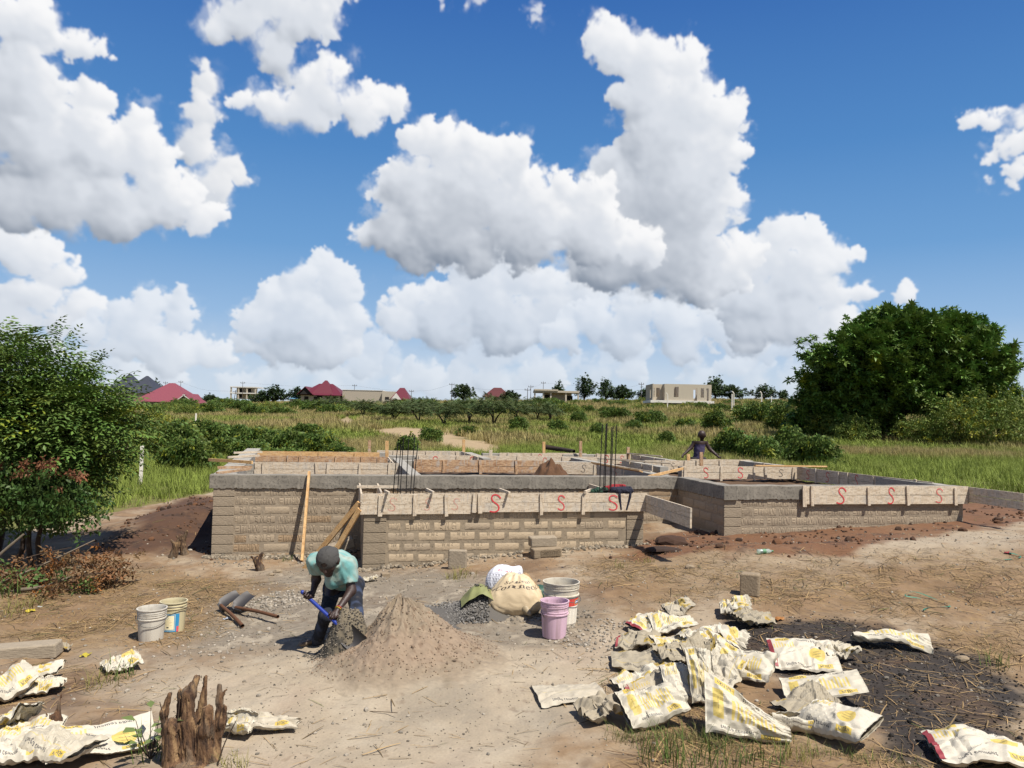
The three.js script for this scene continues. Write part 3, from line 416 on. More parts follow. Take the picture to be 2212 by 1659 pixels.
for (const [u, v, d, y1, wd, lb] of [[835.5, 988, 19.6, 1.72, 'fresh', 'slim upright stake beside the brown inner panels'], [1001.5, 978, 23.2, 1.68, 'fresh', 'tall upright stake at the far wall before the sandy clearing'], [1174.5, 982, 23.3, 1.66, 'fresh', 'upright stake at the far wall before the fallen log'], [1254, 985, 22.8, 1.72, 'brown', 'brown upright stake beside the leaning board end'], [798, 978, 22.5, 1.62, 'brown', 'dark upright stump of timber at far left wall'], [1515, 992, 20.5, 1.56, 'brown', 'short upright plank end beside the man in purple'], [1060, 990, 20.5, 1.5, 'pale', 'short whitish plank standing on the inner beam'], [1487, 992, 20.6, 1.5, 'fresh', 'thin fresh stake beside the short upright plank'], [1357, 985, 22.6, 1.58, 'brown', 'brown peg at the end of the far panel']]) {
  const p = at(u, v, d), m = solo('upright_stake', plankGeo(y1 - .95, .085, .05, 2), plankMat[wd][0], lb, 'stake'); m.rotation.set(0, BT, PI / 2 + .02); m.position.set(p.x, (y1 + .95) / 2, p.z);
}
board(1630, 1006, 1784, 1008, 1.37, 1.37, .12, .03, 'fresh', 'fresh_plank', 'fresh yellow plank lying on the far right beams', undefined, PI / 2 * .9);
board(1280, 1000, 1385, 1018, 1.38, 1.36, .09, .03, 'fresh', 'loose_plank', 'narrow loose plank lying over the shaded inner panel', undefined, 1.2);
board(1400, 1030, 1475, 1012, 1.32, 1.40, .05, .03, 'fresh', 'diagonal_strut', 'thin yellow strut slanting up to the inner panel with red marks');
board(1290, 990, 1450, 1001, 1.38, 1.37, .07, .025, 'pale', 'loose_plank', 'pale loose plank across the beams near the black S mark', undefined, 1.3);
board(1355, 979, 1430, 986, 1.4, 1.38, .08, .025, 'pale', 'loose_plank', 'pale loose plank on the farthest beam', undefined, 1.3);
for (const [x0, z0, x1, z1, lb] of [[2.3, 1.1, 2.95, 1.12, 'cross stick nailed over the beam box at veranda left corner'], [2.7, 1.78, 2.75, 2.1, 'nailed tie stick on the pieced veranda panel'], [3.35, 1.5, 3.4, 2.05, 'brown tie stick bridging the veranda beam box'], [4.5, 1.5, 4.55, 2.05, 'tie stick casting a shadow on the first bold S'], [6.0, 1.55, 5.75, 2.0, 'tie stick bridging the beam box near the clothes']]) { const a = bw(x0, 1.25, z0), b = bw(x1, 1.25, z1); board([a.x, a.y, a.z], 0, [b.x, b.y, b.z], 0, 0, 0, .04, .03, 'pale', 'tie_stick', lb); }
// braces: one plank leans on the main wall, two hold the veranda corner
{ const a = bw(1.48, .02, .62), b = bw(1.52, 1.40, .055); board([a.x, a.y, a.z], 0, [b.x, b.y, b.z], 0, 0, 0, .085, .04, 'fresh', 'leaning_plank', 'orange plank leaning against the tall main wall'); }
{ const a = bw(1.55, .02, 1.3), b = bw(2.33, 1.08, 1.86); board([a.x, a.y, a.z], 0, [b.x, b.y, b.z], 0, 0, 0, .075, .04, 'fresh', 'brace', 'orange brace from ground up to veranda corner, flatter of two'); }
{ const a = bw(1.82, .0, 1.6), b = bw(2.34, 1.0, 1.93); board([a.x, a.y, a.z], 0, [b.x, b.y, b.z], 0, 0, 0, .075, .04, 'fresh', 'brace', 'orange brace from ground up to veranda corner, steeper of two'); }
// upright reinforcing bars
M.steel = std(col(58, 54, 54), .6, { metalness: .5 });
function rebar(x, z, y0, bars, label) {
  const b0 = bw(x, y0, z), g = thing('rebar_bundle', label, 'rebar', b0, BT);
  for (const [dx, dz, h, l] of bars) { const c = new THREE.CatmullRomCurve3([V3(dx, 0, dz), V3(dx + l * .4, h * .5, dz), V3(dx + l, h, dz + .01)]); part('bar', new THREE.TubeGeometry(c, 8, .0075, 6), M.steel, g); }
  for (const y of [.1, .32]) part('stirrup', new THREE.TubeGeometry(new THREE.CatmullRomCurve3([V3(-.1, y, -.07), V3(.1, y + .01, -.07), V3(.1, y, .07), V3(-.1, y, .07)], true, 'catmullrom', .05), 24, .005, 5), M.steel, g);
}
rebar(2.98, 1.78, .95, [[-.16, -.05, 1.02, .06], [-.10, .05, 1.0, .04], [-.05, -.05, 1.1, .03], [.03, .05, 1.08, .02], [.10, -.05, 1.13, .05], [.13, .05, 1.02, .06]], 'bundle of bent steel bars rising from veranda left corner');
rebar(6.18, 1.78, .95, [[-.10, -.05, 1.36, .03], [-.07, .05, 1.37, .03], [-.01, -.05, 1.38, .02], [.055, .05, 1.34, .02], [.07, -.04, 1.32, .015], [.115, .05, 1.36, .02]], 'taller straight bundle of steel bars beside the hanging clothes');
// ---------------------------------------------------------------- plants
const leafMat = (r, g, b, o = {}) => new THREE.MeshPhysicalMaterial({ color: new THREE.Color().setRGB(r, g, b), roughness: o.rough ?? .75, transmission: o.trans ?? .28, thickness: 0, side: THREE.DoubleSide, specularIntensity: .35 });
const white = new THREE.Color(1, 1, 1);
// leaf: folded lens of four triangles along +x
function leaves(list) { // [[origin, dir, normal, length, width]]
  const pos = [], idx = [];
  for (const [o, d, n, L, w] of list) {
    const s = d.clone().cross(n).normalize(), a = pos.length / 3, q = (t, k, h) => { const v = o.clone().addScaledVector(d, L * t).addScaledVector(s, w * k).addScaledVector(n, L * h); pos.push(v.x, v.y, v.z); };
    q(0, 0, 0); q(.45, .5, .05); q(.5, 0, -.03); q(.45, -.5, .05); q(1, 0, -.12);
    idx.push(a, a + 2, a + 1, a, a + 3, a + 2, a + 1, a + 2, a + 4, a + 2, a + 3, a + 4);
  }
  const g = new THREE.BufferGeometry(); g.setAttribute('position', new THREE.Float32BufferAttribute(pos, 3)); g.setIndex(idx); g.computeVertexNormals(); return g;
}
function sprigCompound(r, n = 4, L = .24, lw = .062) { const l = []; for (let i = 0; i < n; i++) for (const s of [-1, 1]) { const t = (i + .6) / n; l.push([V3(t * L, -.12 * t * t * L, 0), V3(.45, rr(-.3, .1, r), s).normalize(), V3(rr(-.2, .2, r), 1, 0).normalize(), lw * rr(.85, 1.2, r), lw * .42]); } l.push([V3(L, -.12 * L, 0), V3(1, -.3, 0).normalize(), V3(.2, 1, 0), lw, lw * .42]); return leaves(l); }
function sprigRosette(r, n = 11, L = .24, w = .075, droop = .1) { const l = []; for (let i = 0; i < n; i++) { const a = i * 2.4, e = rr(-.35, .9, r) - droop; l.push([V3(0, 0, 0), V3(cos(a) * cos(e), sin(e), sin(a) * cos(e)), V3(-cos(a) * sin(e), cos(e), -sin(a) * sin(e)), L * rr(.75, 1.2, r), w]); } return leaves(l); }
function sprigTwig(r, n = 9, L = .3, lw = .07, ww = .04) { const l = []; for (let i = 0; i < n; i++) { const t = (i + .5) / n, a = i * 2.4 + r(); l.push([V3(t * L, .03 * sin(t * 3), 0), V3(.5, sin(a), cos(a)).normalize(), V3(-.4, abs(cos(a)) + .3, sin(a) * .6).normalize(), lw * rr(.8, 1.25, r), ww]); } return leaves(l); }
// a crown: clumps spread through a set of lobes, thicker towards their skin; returns instance matrices
function crownMats(lobes, clumps, per, size, spread, r, o = {}) {
  const out = [], cols = [], vol = lobes.map((l) => l[3] * l[4] * l[5]), sum = vol.reduce((a, b) => a + b), c = new THREE.Color();
  for (let k = 0; k < clumps; k++) {
    let q = r() * sum, i = 0; while (q > vol[i]) q -= vol[i++]; const [x, y, z, a, b, d] = lobes[i];
    const th = r() * 2 * PI, cz = rr(-1, 1, r), sr = sqrt(1 - cz * cz), rad_ = pow(r(), .38) * (r() < .08 ? 1.12 : 1), dx = cos(th) * sr, dy = cz, dz = sin(th) * sr;
    const px = x + dx * a * rad_, py = y + dy * b * rad_, pz = z + dz * d * rad_; if (py < (o.floor ?? -9)) continue;
    if (o.gap && n3(px * o.gap[0] + 5, py * o.gap[0], pz * o.gap[0]) > o.gap[1]) continue;
    const tone = rr(.78, 1.25, r), yel = r() < (o.yellow ?? .06) ? 1 : 0;
    for (let m = 0; m < per; m++) {
      const sx = px + rr(-1, 1, r) * spread, sy = py + rr(-1, 1, r) * spread * .8, sz = pz + rr(-1, 1, r) * spread; if (sy < (o.floor ?? -9)) continue;
      out.push(mat4(sx, sy, sz, rr(-.5, .5, r), atan2(-dz, dx) + rr(-1.3, 1.3, r), (o.lift ?? .25) + dy * .5 + rr(-.5, .5, r), size * rr(.75, 1.3, r)));
      const t = tone * rr(.8, 1.2, r); cols.push(c.clone().setRGB(t * (yel ? 1.9 : rr(.85, 1.2, r)), t * (yel ? 1.35 : 1), t * (yel ? .7 : .95)));
    }
  }
  return [out, cols];
}
function limb(pts, r0, r1, bark, parent, name = 'branch', seg = 8) {
  const c = new THREE.CatmullRomCurve3(pts.map((p) => V3(...p))), n = pts.length * 4, g = new THREE.TubeGeometry(c, n, 1, seg), p = g.attributes.position, P0 = V3();
  for (let i = 0; i <= n; i++) { c.getPointAt(i / n, P0); for (let j = 0; j <= seg; j++) { const k = i * (seg + 1) + j, rd = lerp(r0, r1, i / n) * (1 + .12 * n2(i * .7, j * 1.1)); p.setXYZ(k, P0.x + (p.getX(k) - P0.x) * rd, P0.y + (p.getY(k) - P0.y) * rd, P0.z + (p.getZ(k) - P0.z) * rd); } }
  g.computeVertexNormals(); return part(name, g, bark, parent);
}
const barkMap = tex(128, 256, tileNoise(1, (x, y) => .75 + .35 * fbm(x * 9, y * 3, 4, .6)));
const bark = std(col(120, 96, 76), .95, { map: barkMap, bumpMap: roughBump, bumpScale: .01 }), barkPale = std(col(168, 150, 126), .95, { map: barkMap }), barkDark = std(col(82, 64, 50), .95, { map: barkMap });

// ---- the small-leaved tree beside the left wall
{
  const r = rng(301), p = V3(-8.4, 0, -12.6); p.y = T(p.x, p.z) - .05;
  const t = thing('leafy_tree', 'bushy tree with small glossy leaves beside left wall', 'tree', p); t.scale.set(1, .93, 1);
  const lf = [.10, .165, .034];
  limb([[0, 0, 0], [.15, .7, .1], [.05, 1.3, .1], [.4, 2.2, 0]], .13, .06, bark, t, 'trunk');
  limb([[.1, .5, .1], [-.5, 1.2, .3], [-1.1, 2.0, .3], [-1.5, 2.9, .2]], .09, .03, bark, t); limb([[.05, 1.0, .1], [.55, 1.5, .25], [1.0, 1.9, .3], [1.7, 2.4, .2]], .07, .02, barkPale, t);
  limb([[.2, 1.4, 0], [.9, 1.75, .2], [1.6, 1.7, .3], [2.3, 1.95, .3]], .045, .012, barkPale, t); limb([[-.5, 1.2, .3], [-.3, 1.9, .5], [.1, 2.6, .5]], .05, .015, barkPale, t); limb([[.3, 2.1, 0], [.1, 2.9, .1], [.2, 3.6, 0]], .05, .012, bark, t);
  const lobes = [[-.9, 2.75, 0, 1.35, 1.05, 1.2], [.3, 2.95, .1, 1.2, .95, 1.1], [-.2, 2.1, .2, 1.5, .9, 1.2], [1.1, 2.35, .1, 1.15, .85, 1.0], [1.55, 2.15, .2, .72, .68, .7], [1.1, 1.5, .1, .75, .5, .7], [.6, 1.35, .3, .9, .6, .7], [-1.8, 2.3, 0, 1.0, 1.2, 1.0], [-1.2, 3.4, .1, .5, .35, .5], [.0, 3.65, .1, .4, .3, .4], [1.0, 3.05, .1, .4, .25, .4], [1.55, 2.5, .2, .35, .2, .35]];
  const gA = sprigCompound(r), [m, c] = crownMats(lobes, 2300, 5, 1.5, .16, r, { floor: .95, yellow: .05, lift: -.1 });
  stuff('crown', gA, leafMat(...lf, { rough: .5 }), m, c, null, null, t);
  const [m2, c2] = crownMats([[-.9, 3.35, 0, 1.1, .6, .9], [.6, 3.35, 0, 1.0, .5, .8], [1.5, 2.5, .1, .6, .4, .5], [1.7, 2.0, .1, .35, .4, .4]], 130, 3, 1.1, .08, r, { lift: .5, yellow: .12 });
  stuff('shoots', gA, leafMat(0.0936, 0.144, 0.0324, { rough: .5 }), m2, c2, null, null, t);
}
// ---- the cut-back shrub in front of it: broad leaves and a top of dried red ones
{
  const r = rng(302), p = G(55, 1225); p.y -= .03;
  const t = thing('shrub', 'broad leaved shrub with dried orange twigs on top, below the small leaved tree', 'shrub', p);
  for (const q of [[-.5, .1], [-.15, 0], [.12, .05], [.3, .1], [-.75, .1]]) limb([[q[0], 0, q[1]], [q[0] + rr(-.1, .1, r), .45, q[1]], [q[0] * 1.4, .95, q[1] + .1]], .045, .02, barkDark, t, 'stem');
  const lobes = [[-.5, 1.15, 0, .8, .4, .5], [.35, 1.1, .1, .55, .38, .5], [.1, .85, .2, .7, .3, .45], [.85, .8, .2, .42, .3, .35], [-1.0, 1.0, 0, .5, .5, .5]];
  const [m, c] = crownMats(lobes, 300, 3, .62, .1, r, { floor: .5, yellow: .04 });
  stuff('crown', sprigTwig(r, 9, .3, .13, .06), leafMat(0.0502, 0.095, 0.0223, { rough: .5 }), m, c, null, null, t);
  const [m2, c2] = crownMats([[-.6, 1.48, .15, .6, .09, .25], [.2, 1.46, .15, .4, .10, .25], [.7, 1.35, .2, .16, .12, .15]], 62, 3, .5, .06, r, { yellow: 0 });
  stuff('dry_leaves', sprigTwig(r, 8, .22, .10, .045), leafMat(0.216, 0.0936, 0.0504), m2, c2, null, null, t);
  const [m3, c3] = crownMats([[-.85, .95, .45, .35, .22, .2]], 60, 3, .45, .06, r, {});
  stuff('young_leaves', sprigCompound(r), leafMat(0.179, 0.223, 0.0223), m3, c3, null, null, t);
}
// ---- the great dark tree on the right
{
  const r = rng(303), d = 57, p = at(1940, 930, d); p.y = T(p.x, p.z) - .1; const px = d / F;
  const t = thing('great_tree', 'large round dark green tree with dense crown at field edge', 'tree', p);
  const X = (u) => (u - 1940) * px, Y = (v) => (935 - v) * px;
  limb([[0, 0, 0], [.1, 1.2, .1], [0, 2.4, 0], [.2, 4.2, 0]], .55, .3, barkDark, t, 'trunk');
  limb([[.1, 1.8, 0], [1.4, 3.6, .3], [2.8, 5.2, .5]], .3, .1, barkDark, t); limb([[0, 2, 0], [-1.6, 3.6, .5], [-3.4, 5, .6]], .3, .1, barkDark, t); limb([[.1, 3, 0], [.4, 5, -.5], [.2, 7, -.3]], .25, .08, barkDark, t); limb([[0, 2.2, .3], [1.0, 3.0, 1.6], [1.6, 4.2, 3]], .22, .08, barkDark, t); limb([[1.4, 3.4, .3], [3.6, 3.9, .8], [5.4, 4.0, 1]], .15, .05, barkDark, t);
  const lobes = [];
  for (const [u, v, a, b] of [[1850, 760, 105, 70], [1930, 715, 100, 70], [2010, 720, 110, 70], [2090, 760, 95, 75], [1790, 810, 70, 75], [1900, 800, 120, 70], [2010, 800, 120, 75], [2130, 810, 70, 60], [1780, 870, 60, 50], [1850, 870, 90, 48], [2180, 770, 28, 30], [1745, 720, 20, 10], [1725, 805, 16, 10], [2150, 850, 50, 50], [1745, 900, 40, 45], [2020, 850, 90, 30], [1960, 690, 60, 45], [2040, 680, 50, 40], [2100, 700, 45, 35], [1870, 705, 50, 40], [2195, 730, 14, 12]]) lobes.push([X(u), Y(v), rr(-1.5, 1.5, r), a * px, b * px, max(a, 40) * px * 1.05]);
  const [m, c] = crownMats(lobes, 3900, 4, 1.45, .34, r, { yellow: .02, lift: .1, gap: [.75, .24] });
  stuff('crown', sprigRosette(r, 11, .30, .105), leafMat(.115, .195, .042, { rough: .4, trans: .3 }), m, c, null, null, t);
}
// ---- shrubs, thickets and far trees: prototypes one metre wide and high, set out by where they stand
const pr2 = rng(310), bushKinds = {};
function bushProto(kind, o) { bushKinds[kind] = (label, category, group, p, w, h, turn) => {
  const t = thing(o.name, label, category, p, turn, group);
  for (const l of o.limbs ?? []) limb(l.map(([x, y, z]) => [x * w, y * h, z * w]), (o.lr ?? .03) * w, .008 * w, o.bark ?? barkDark, t, 'trunk', 6);
  const sd = pr2() * 50, wx = rr(.85, 1.25, pr2), wz = rr(.7, 1.1, pr2), keep = o.mats.filter((x) => n3(x.elements[12] * 2.6 + sd, x.elements[13] * 2.6, x.elements[14] * 2.6) < (kind === 'far' ? .5 : .24)), m = new THREE.InstancedMesh(o.geo, o.mat, keep.length); keep.forEach((x, i) => { const q = x.clone(), e = q.elements, s = o.leaf ? 1 : 1; e[12] *= w * wx; e[13] *= h * (1 + .3 * n2(e[12] * 3 + sd, sd)); e[14] *= w * wz; const k = (o.leaf ?? .3) * (o.fixed ? 1 : pow(w, .55)); for (let j = 0; j < 12; j++) if (j % 4 < 3) e[j] *= k; m.setMatrixAt(i, q); }); keep.forEach((x, i) => m.setColorAt(i, o.cols[i]));
  m.name = 'crown'; m.userData.kind = 'stuff'; m.castShadow = m.receiveShadow = true; t.add(m); return t; }; }
{
  const mk = (lobes, n, per, spread, seed, o) => crownMats(lobes, n, per, 1, spread, rng(seed), o);
  let [m, c] = mk([[0, .5, 0, .42, .42, .42], [-.3, .38, .1, .26, .34, .26], [.3, .36, 0, .26, .32, .26], [.1, .72, .1, .24, .24, .24], [-.15, .66, -.1, .24, .24, .24]], 330, 3, .05, 5, { floor: .03, yellow: .05 });
  bushProto('round', { name: 'shrub', geo: sprigTwig(rng(6), 8, .42, .2, .11), mat: leafMat(.10, .155, .034, { rough: .55 }), mats: m, cols: c, leaf: .5, limbs: [[[0, 0, 0], [.05, .3, 0], [.12, .6, 0]], [[0, 0, 0], [-.1, .25, .05], [-.2, .5, 0]]] });
  [m, c] = mk([[0, .5, 0, .46, .40, .46], [-.25, .4, .1, .3, .36, .3], [.28, .42, 0, .28, .34, .28], [0, .76, 0, .28, .2, .28]], 260, 3, .06, 7, { floor: .03, yellow: .1 });
  bushProto('light', { name: 'shrub', geo: sprigTwig(rng(8), 9, .5, .17, .085), mat: leafMat(.14, .19, .04, { rough: .6 }), mats: m, cols: c, leaf: .42, limbs: [[[0, 0, 0], [.05, .3, 0], [.12, .6, 0]]] });
  [m, c] = mk([[0, .8, 0, .5, .12, .45], [-.3, .68, .1, .28, .1, .28], [.3, .7, 0, .3, .1, .28], [.05, .9, 0, .3, .09, .3], [0, .55, .1, .36, .1, .3]], 170, 3, .05, 9, { yellow: .05, lift: 0 });
  bushProto('acacia', { name: 'acacia', geo: sprigCompound(rng(10), 7, .5, .13), mat: leafMat(0.072, 0.104, 0.0324), mats: m, cols: c, leaf: .5, lr: .022, limbs: [[[0, 0, 0], [.02, .35, 0], [.22, .7, .05]], [[0, .05, 0], [-.1, .4, .03], [-.3, .68, .05]], [[0, .1, 0], [-.02, .5, -.05], [.03, .85, 0]]] });
  [m, c] = mk([[0, .62, 0, .40, .36, .40], [-.25, .55, .1, .28, .28, .28], [.25, .52, 0, .28, .3, .28], [.05, .82, 0, .26, .18, .26]], 240, 3, .06, 11, { floor: .15, yellow: .02 });
  bushProto('far', { name: 'far_tree', geo: sprigRosette(rng(12), 9, .3, .15), mat: leafMat(0.054, 0.09, 0.0324), mats: m, cols: c, leaf: .42, lr: .045, limbs: [[[0, 0, 0], [.02, .3, 0], [.05, .65, 0]], [[0, .2, 0], [-.15, .45, 0], [-.25, .6, 0]]] });
}
function plantAt(kind, u, v, wpx, hpx, label, category, group, dep) { const p = dep ? at(u, v, dep) : G(u, v), d = -p.z; p.y = T(p.x, p.z) - .04; return bushKinds[kind](label, category, group, p, wpx * d / F, hpx * d / F, pr2() * 6); }
const GR = (l, g) => [l, 'shrub', g];
for (const a of [[1640, 918, 95, 48], [1690, 935, 75, 62], [1545, 935, 60, 46], [1405, 918, 66, 26], [1330, 908, 54, 26], [1250, 915, 36, 24], [1480, 930, 46, 22], [1290, 940, 30, 24], [1120, 935, 40, 34], [1010, 942, 34, 24], [930, 960, 44, 30], [1205, 935, 40, 24], [1370, 935, 36, 26], [1440, 960, 36, 26]]) plantAt('round', ...a, ...GR('dark low shrub standing in the open grass behind the foundation', 'shrubs in the open grass'));
for (const a of [[1580, 992, 84, 58], [1640, 1002, 92, 56], [1705, 992, 72, 66]]) plantAt('round', ...a, ...GR('leafy broad shrub right behind the man in purple', 'shrubs behind the man in purple'));
plantAt('round', 1750, 1010, 92, 60, 'large leafy shrub behind the far end of the right wing', 'shrub'); plantAt('round', 880, 990, 54, 46, 'single leafy shrub at the near edge of the sandy clearing', 'shrub');
for (const a of [[2070, 965, 170, 120], [2160, 968, 170, 130], [2225, 965, 150, 120], [1990, 960, 110, 60]]) plantAt('light', ...a, ...GR('tall pale green thicket bush in front of the great dark tree', 'pale bushes before the great tree'));
for (const a of [[1850, 955, 120, 52], [1780, 950, 100, 56], [1905, 945, 90, 44], [1740, 930, 80, 50]]) plantAt('light', ...a, ...GR('low green bush at the foot of the great dark tree', 'bushes at the foot of the great tree'));
for (const a of [[380, 985, 120, 66], [440, 965, 90, 52], [500, 955, 70, 36], [560, 972, 100, 42], [620, 985, 110, 48], [690, 990, 100, 46], [660, 945, 50, 28], [540, 995, 90, 36], [400, 1012, 110, 56], [480, 985, 70, 36], [725, 995, 60, 30], [600, 1002, 70, 28], [640, 1008, 80, 30]]) plantAt('round', ...a, ...GR('dark glossy shrub in the thicket behind the left corner of the foundation', 'shrubs behind the left corner'));
for (const a of [[352, 985, 90, 60], [330, 962, 110, 80], [270, 965, 90, 70], [395, 962, 80, 46]]) plantAt('light', ...a, ...GR('green shrub growing round the near white fence post', 'shrubs round the near post'));
const tr = rng(320);
for (let k = 0; k < 52; k++) { const u = 320 + k * 18 + rr(-8, 8, tr); plantAt(tr() < .6 ? 'round' : 'light', u, rr(886, 900, tr) - (u - 700) * .004, rr(40, 66, tr), rr(15, 27, tr), ...GR('distant bush in the long thicket before the red roofed houses', 'thicket before the houses')); }
for (let k = 0; k < 30; k++) { const u = 1180 + k * 19 + rr(-8, 8, tr); plantAt(tr() < .5 ? 'round' : 'light', u, rr(872, 896, tr), rr(26, 46, tr), rr(9, 17, tr), ...GR('small distant bush on the grassy rise before the unfinished house', 'bushes on the rise')); }
for (const a of [[785, 900, 70, 34], [850, 915, 80, 44], [905, 915, 90, 48], [960, 922, 100, 54], [1015, 918, 90, 54], [1065, 922, 100, 62], [1115, 916, 90, 54], [1160, 910, 66, 44], [930, 900, 76, 36], [1040, 898, 84, 36], [1190, 912, 66, 36], [720, 893, 56, 34], [990, 900, 70, 34], [880, 898, 70, 34]]) plantAt('acacia', ...a, 'flat topped acacia in the dark row beyond the sandy clearing', 'acacia', 'acacias beyond the clearing');
for (const [u, v, w, h, lb] of [[338, 868, 30, 54, 'round dark tree beside the dark grey roofs'], [383, 862, 9, 38, 'slim pointed tree right of the pink roof ridge'], [590, 872, 66, 40, 'wide tree right of the pale two storey shell'], [640, 872, 46, 36, 'second tree right of the pale two storey shell'], [560, 872, 40, 26, 'low tree in front of the pale two storey shell'], [1000, 885, 62, 40, 'dark tree left of the brown hipped roof'], [1205, 876, 36, 46, 'tree standing before the flat roofed house'], [1262, 876, 56, 58, 'tallest of the trees right of the flat roofed house'], [1308, 876, 50, 50, 'second tree right of the flat roofed house'], [1340, 874, 66, 36, 'low spreading tree between the trees and power pole'], [1395, 870, 44, 34, 'tree left of the unfinished house'], [1545, 868, 56, 52, 'tall tree behind the unfinished house'], [1580, 870, 66, 36, 'bushy tree right of the unfinished house'], [1650, 870, 50, 36, 'round tree by the white fence posts'], [1692, 870, 34, 24, 'small tree near the great dark tree'], [455, 872, 34, 22, 'small tree beside the small blue house'], [1100, 880, 40, 26, 'tree at the right end of the brown hipped roof'], [430, 872, 26, 14, 'low tree left of the small blue house']]) plantAt('far', u, v, w, h, lb, 'tree', undefined, 215);
// ---- grass
function tuft(r, n, h, w, bend) { const pos = [], idx = []; for (let k = 0; k < n; k++) { const a = r() * 2 * PI, x = rr(-.16, .16, r), z = rr(-.16, .16, r), hh = h * rr(.5, 1.1, r), b = bend * rr(.3, 1.2, r), dx = cos(a), dz = sin(a), o = pos.length / 3; for (const [t, ww] of [[0, 1], [.55, .8], [1, 0]]) { const ox = x + dx * b * t * t * hh, oz = z + dz * b * t * t * hh, y = hh * t * (1 - .25 * b * t), s = w * ww / 2; pos.push(ox - dz * s, y, oz + dx * s); if (ww) pos.push(ox + dz * s, y, oz - dx * s); } idx.push(o, o + 1, o + 3, o, o + 3, o + 2, o + 2, o + 3, o + 4); } const g = new THREE.BufferGeometry(); g.setAttribute('position', new THREE.Float32BufferAttribute(pos, 3)); g.setIndex(idx); g.computeVertexNormals(); return g; }
{
  const r = rng(330), near = [], nc = [], far = [], fc = [], c = new THREE.Color();
  const put = (x, d, h, arr, cs) => {
    const g = grassy(x, d); if (r() > g) return; if (Zclear(x, d, .8) > r() * .9 + .1 || Zclear2(x, d, 1) > .5) return;
    const bl = bw(0, 0, 0); const lx = (x - BO.x) * cos(BT) + (d + BO.z) * -1 * -sin(BT), q = 0;
    const dry = sstep(-.4, .5, n2(x * .09 + 3, d * .09) + .35 * n2(x * .5, d * .5) + .25 * sstep(60, 130, d) - .4 * sstep(44, 30, d) - .6 * sstep(-7, -9, x) * sstep(36, 26, d)), t = rr(.75, 1.25, r);
    arr.push(mat4(x, T(x, -d) - .03, -d, rr(-.1, .1, r), r() * 6, rr(-.1, .1, r), h * rr(.8, 1.2, r), h * rr(.6, 1.25, r) * (.75 + .35 * dry)));
    const G1 = [.19, .235, .042], D1 = [.30, .245, .095], B1 = r() < .15 ? [.38, .31, .15] : D1; cs.push(c.clone().setRGB(lerp(G1[0], B1[0], dry) * t, lerp(G1[1], B1[1], dry) * t, lerp(G1[2], B1[2], dry) * t));
  };
  for (let k = 0; k < 42000; k++) { const d = 14 + 34 * sqrt(r()), x = rr(-.74, .74, r) * d; put(x, d, rr(.7, 1.1, r), near, nc); }
  for (let k = 0; k < 60000; k++) { const d = 46 + 70 * pow(r(), .8), x = rr(-.72, .72, r) * d; put(x, d, rr(1.2, 1.9, r), far, fc); }
  for (let k = 0; k < 34000; k++) { const d = 112 + 180 * pow(r(), .9), x = rr(-.72, .72, r) * d; put(x, d, rr(2.0, 3.2, r), far, fc); }
  const gm = leafMat(1, 1, 1, { rough: .8, trans: .25 });
  stuff('meadow_grass', tuft(r, 13, .5, .016, .55), gm, near, nc, 'tall green and straw coloured grass of the near meadow', 'grass');
  stuff('field_grass', tuft(r, 11, .36, .03, .5), gm, far, fc, 'olive grass covering the far rising field', 'grass');
}
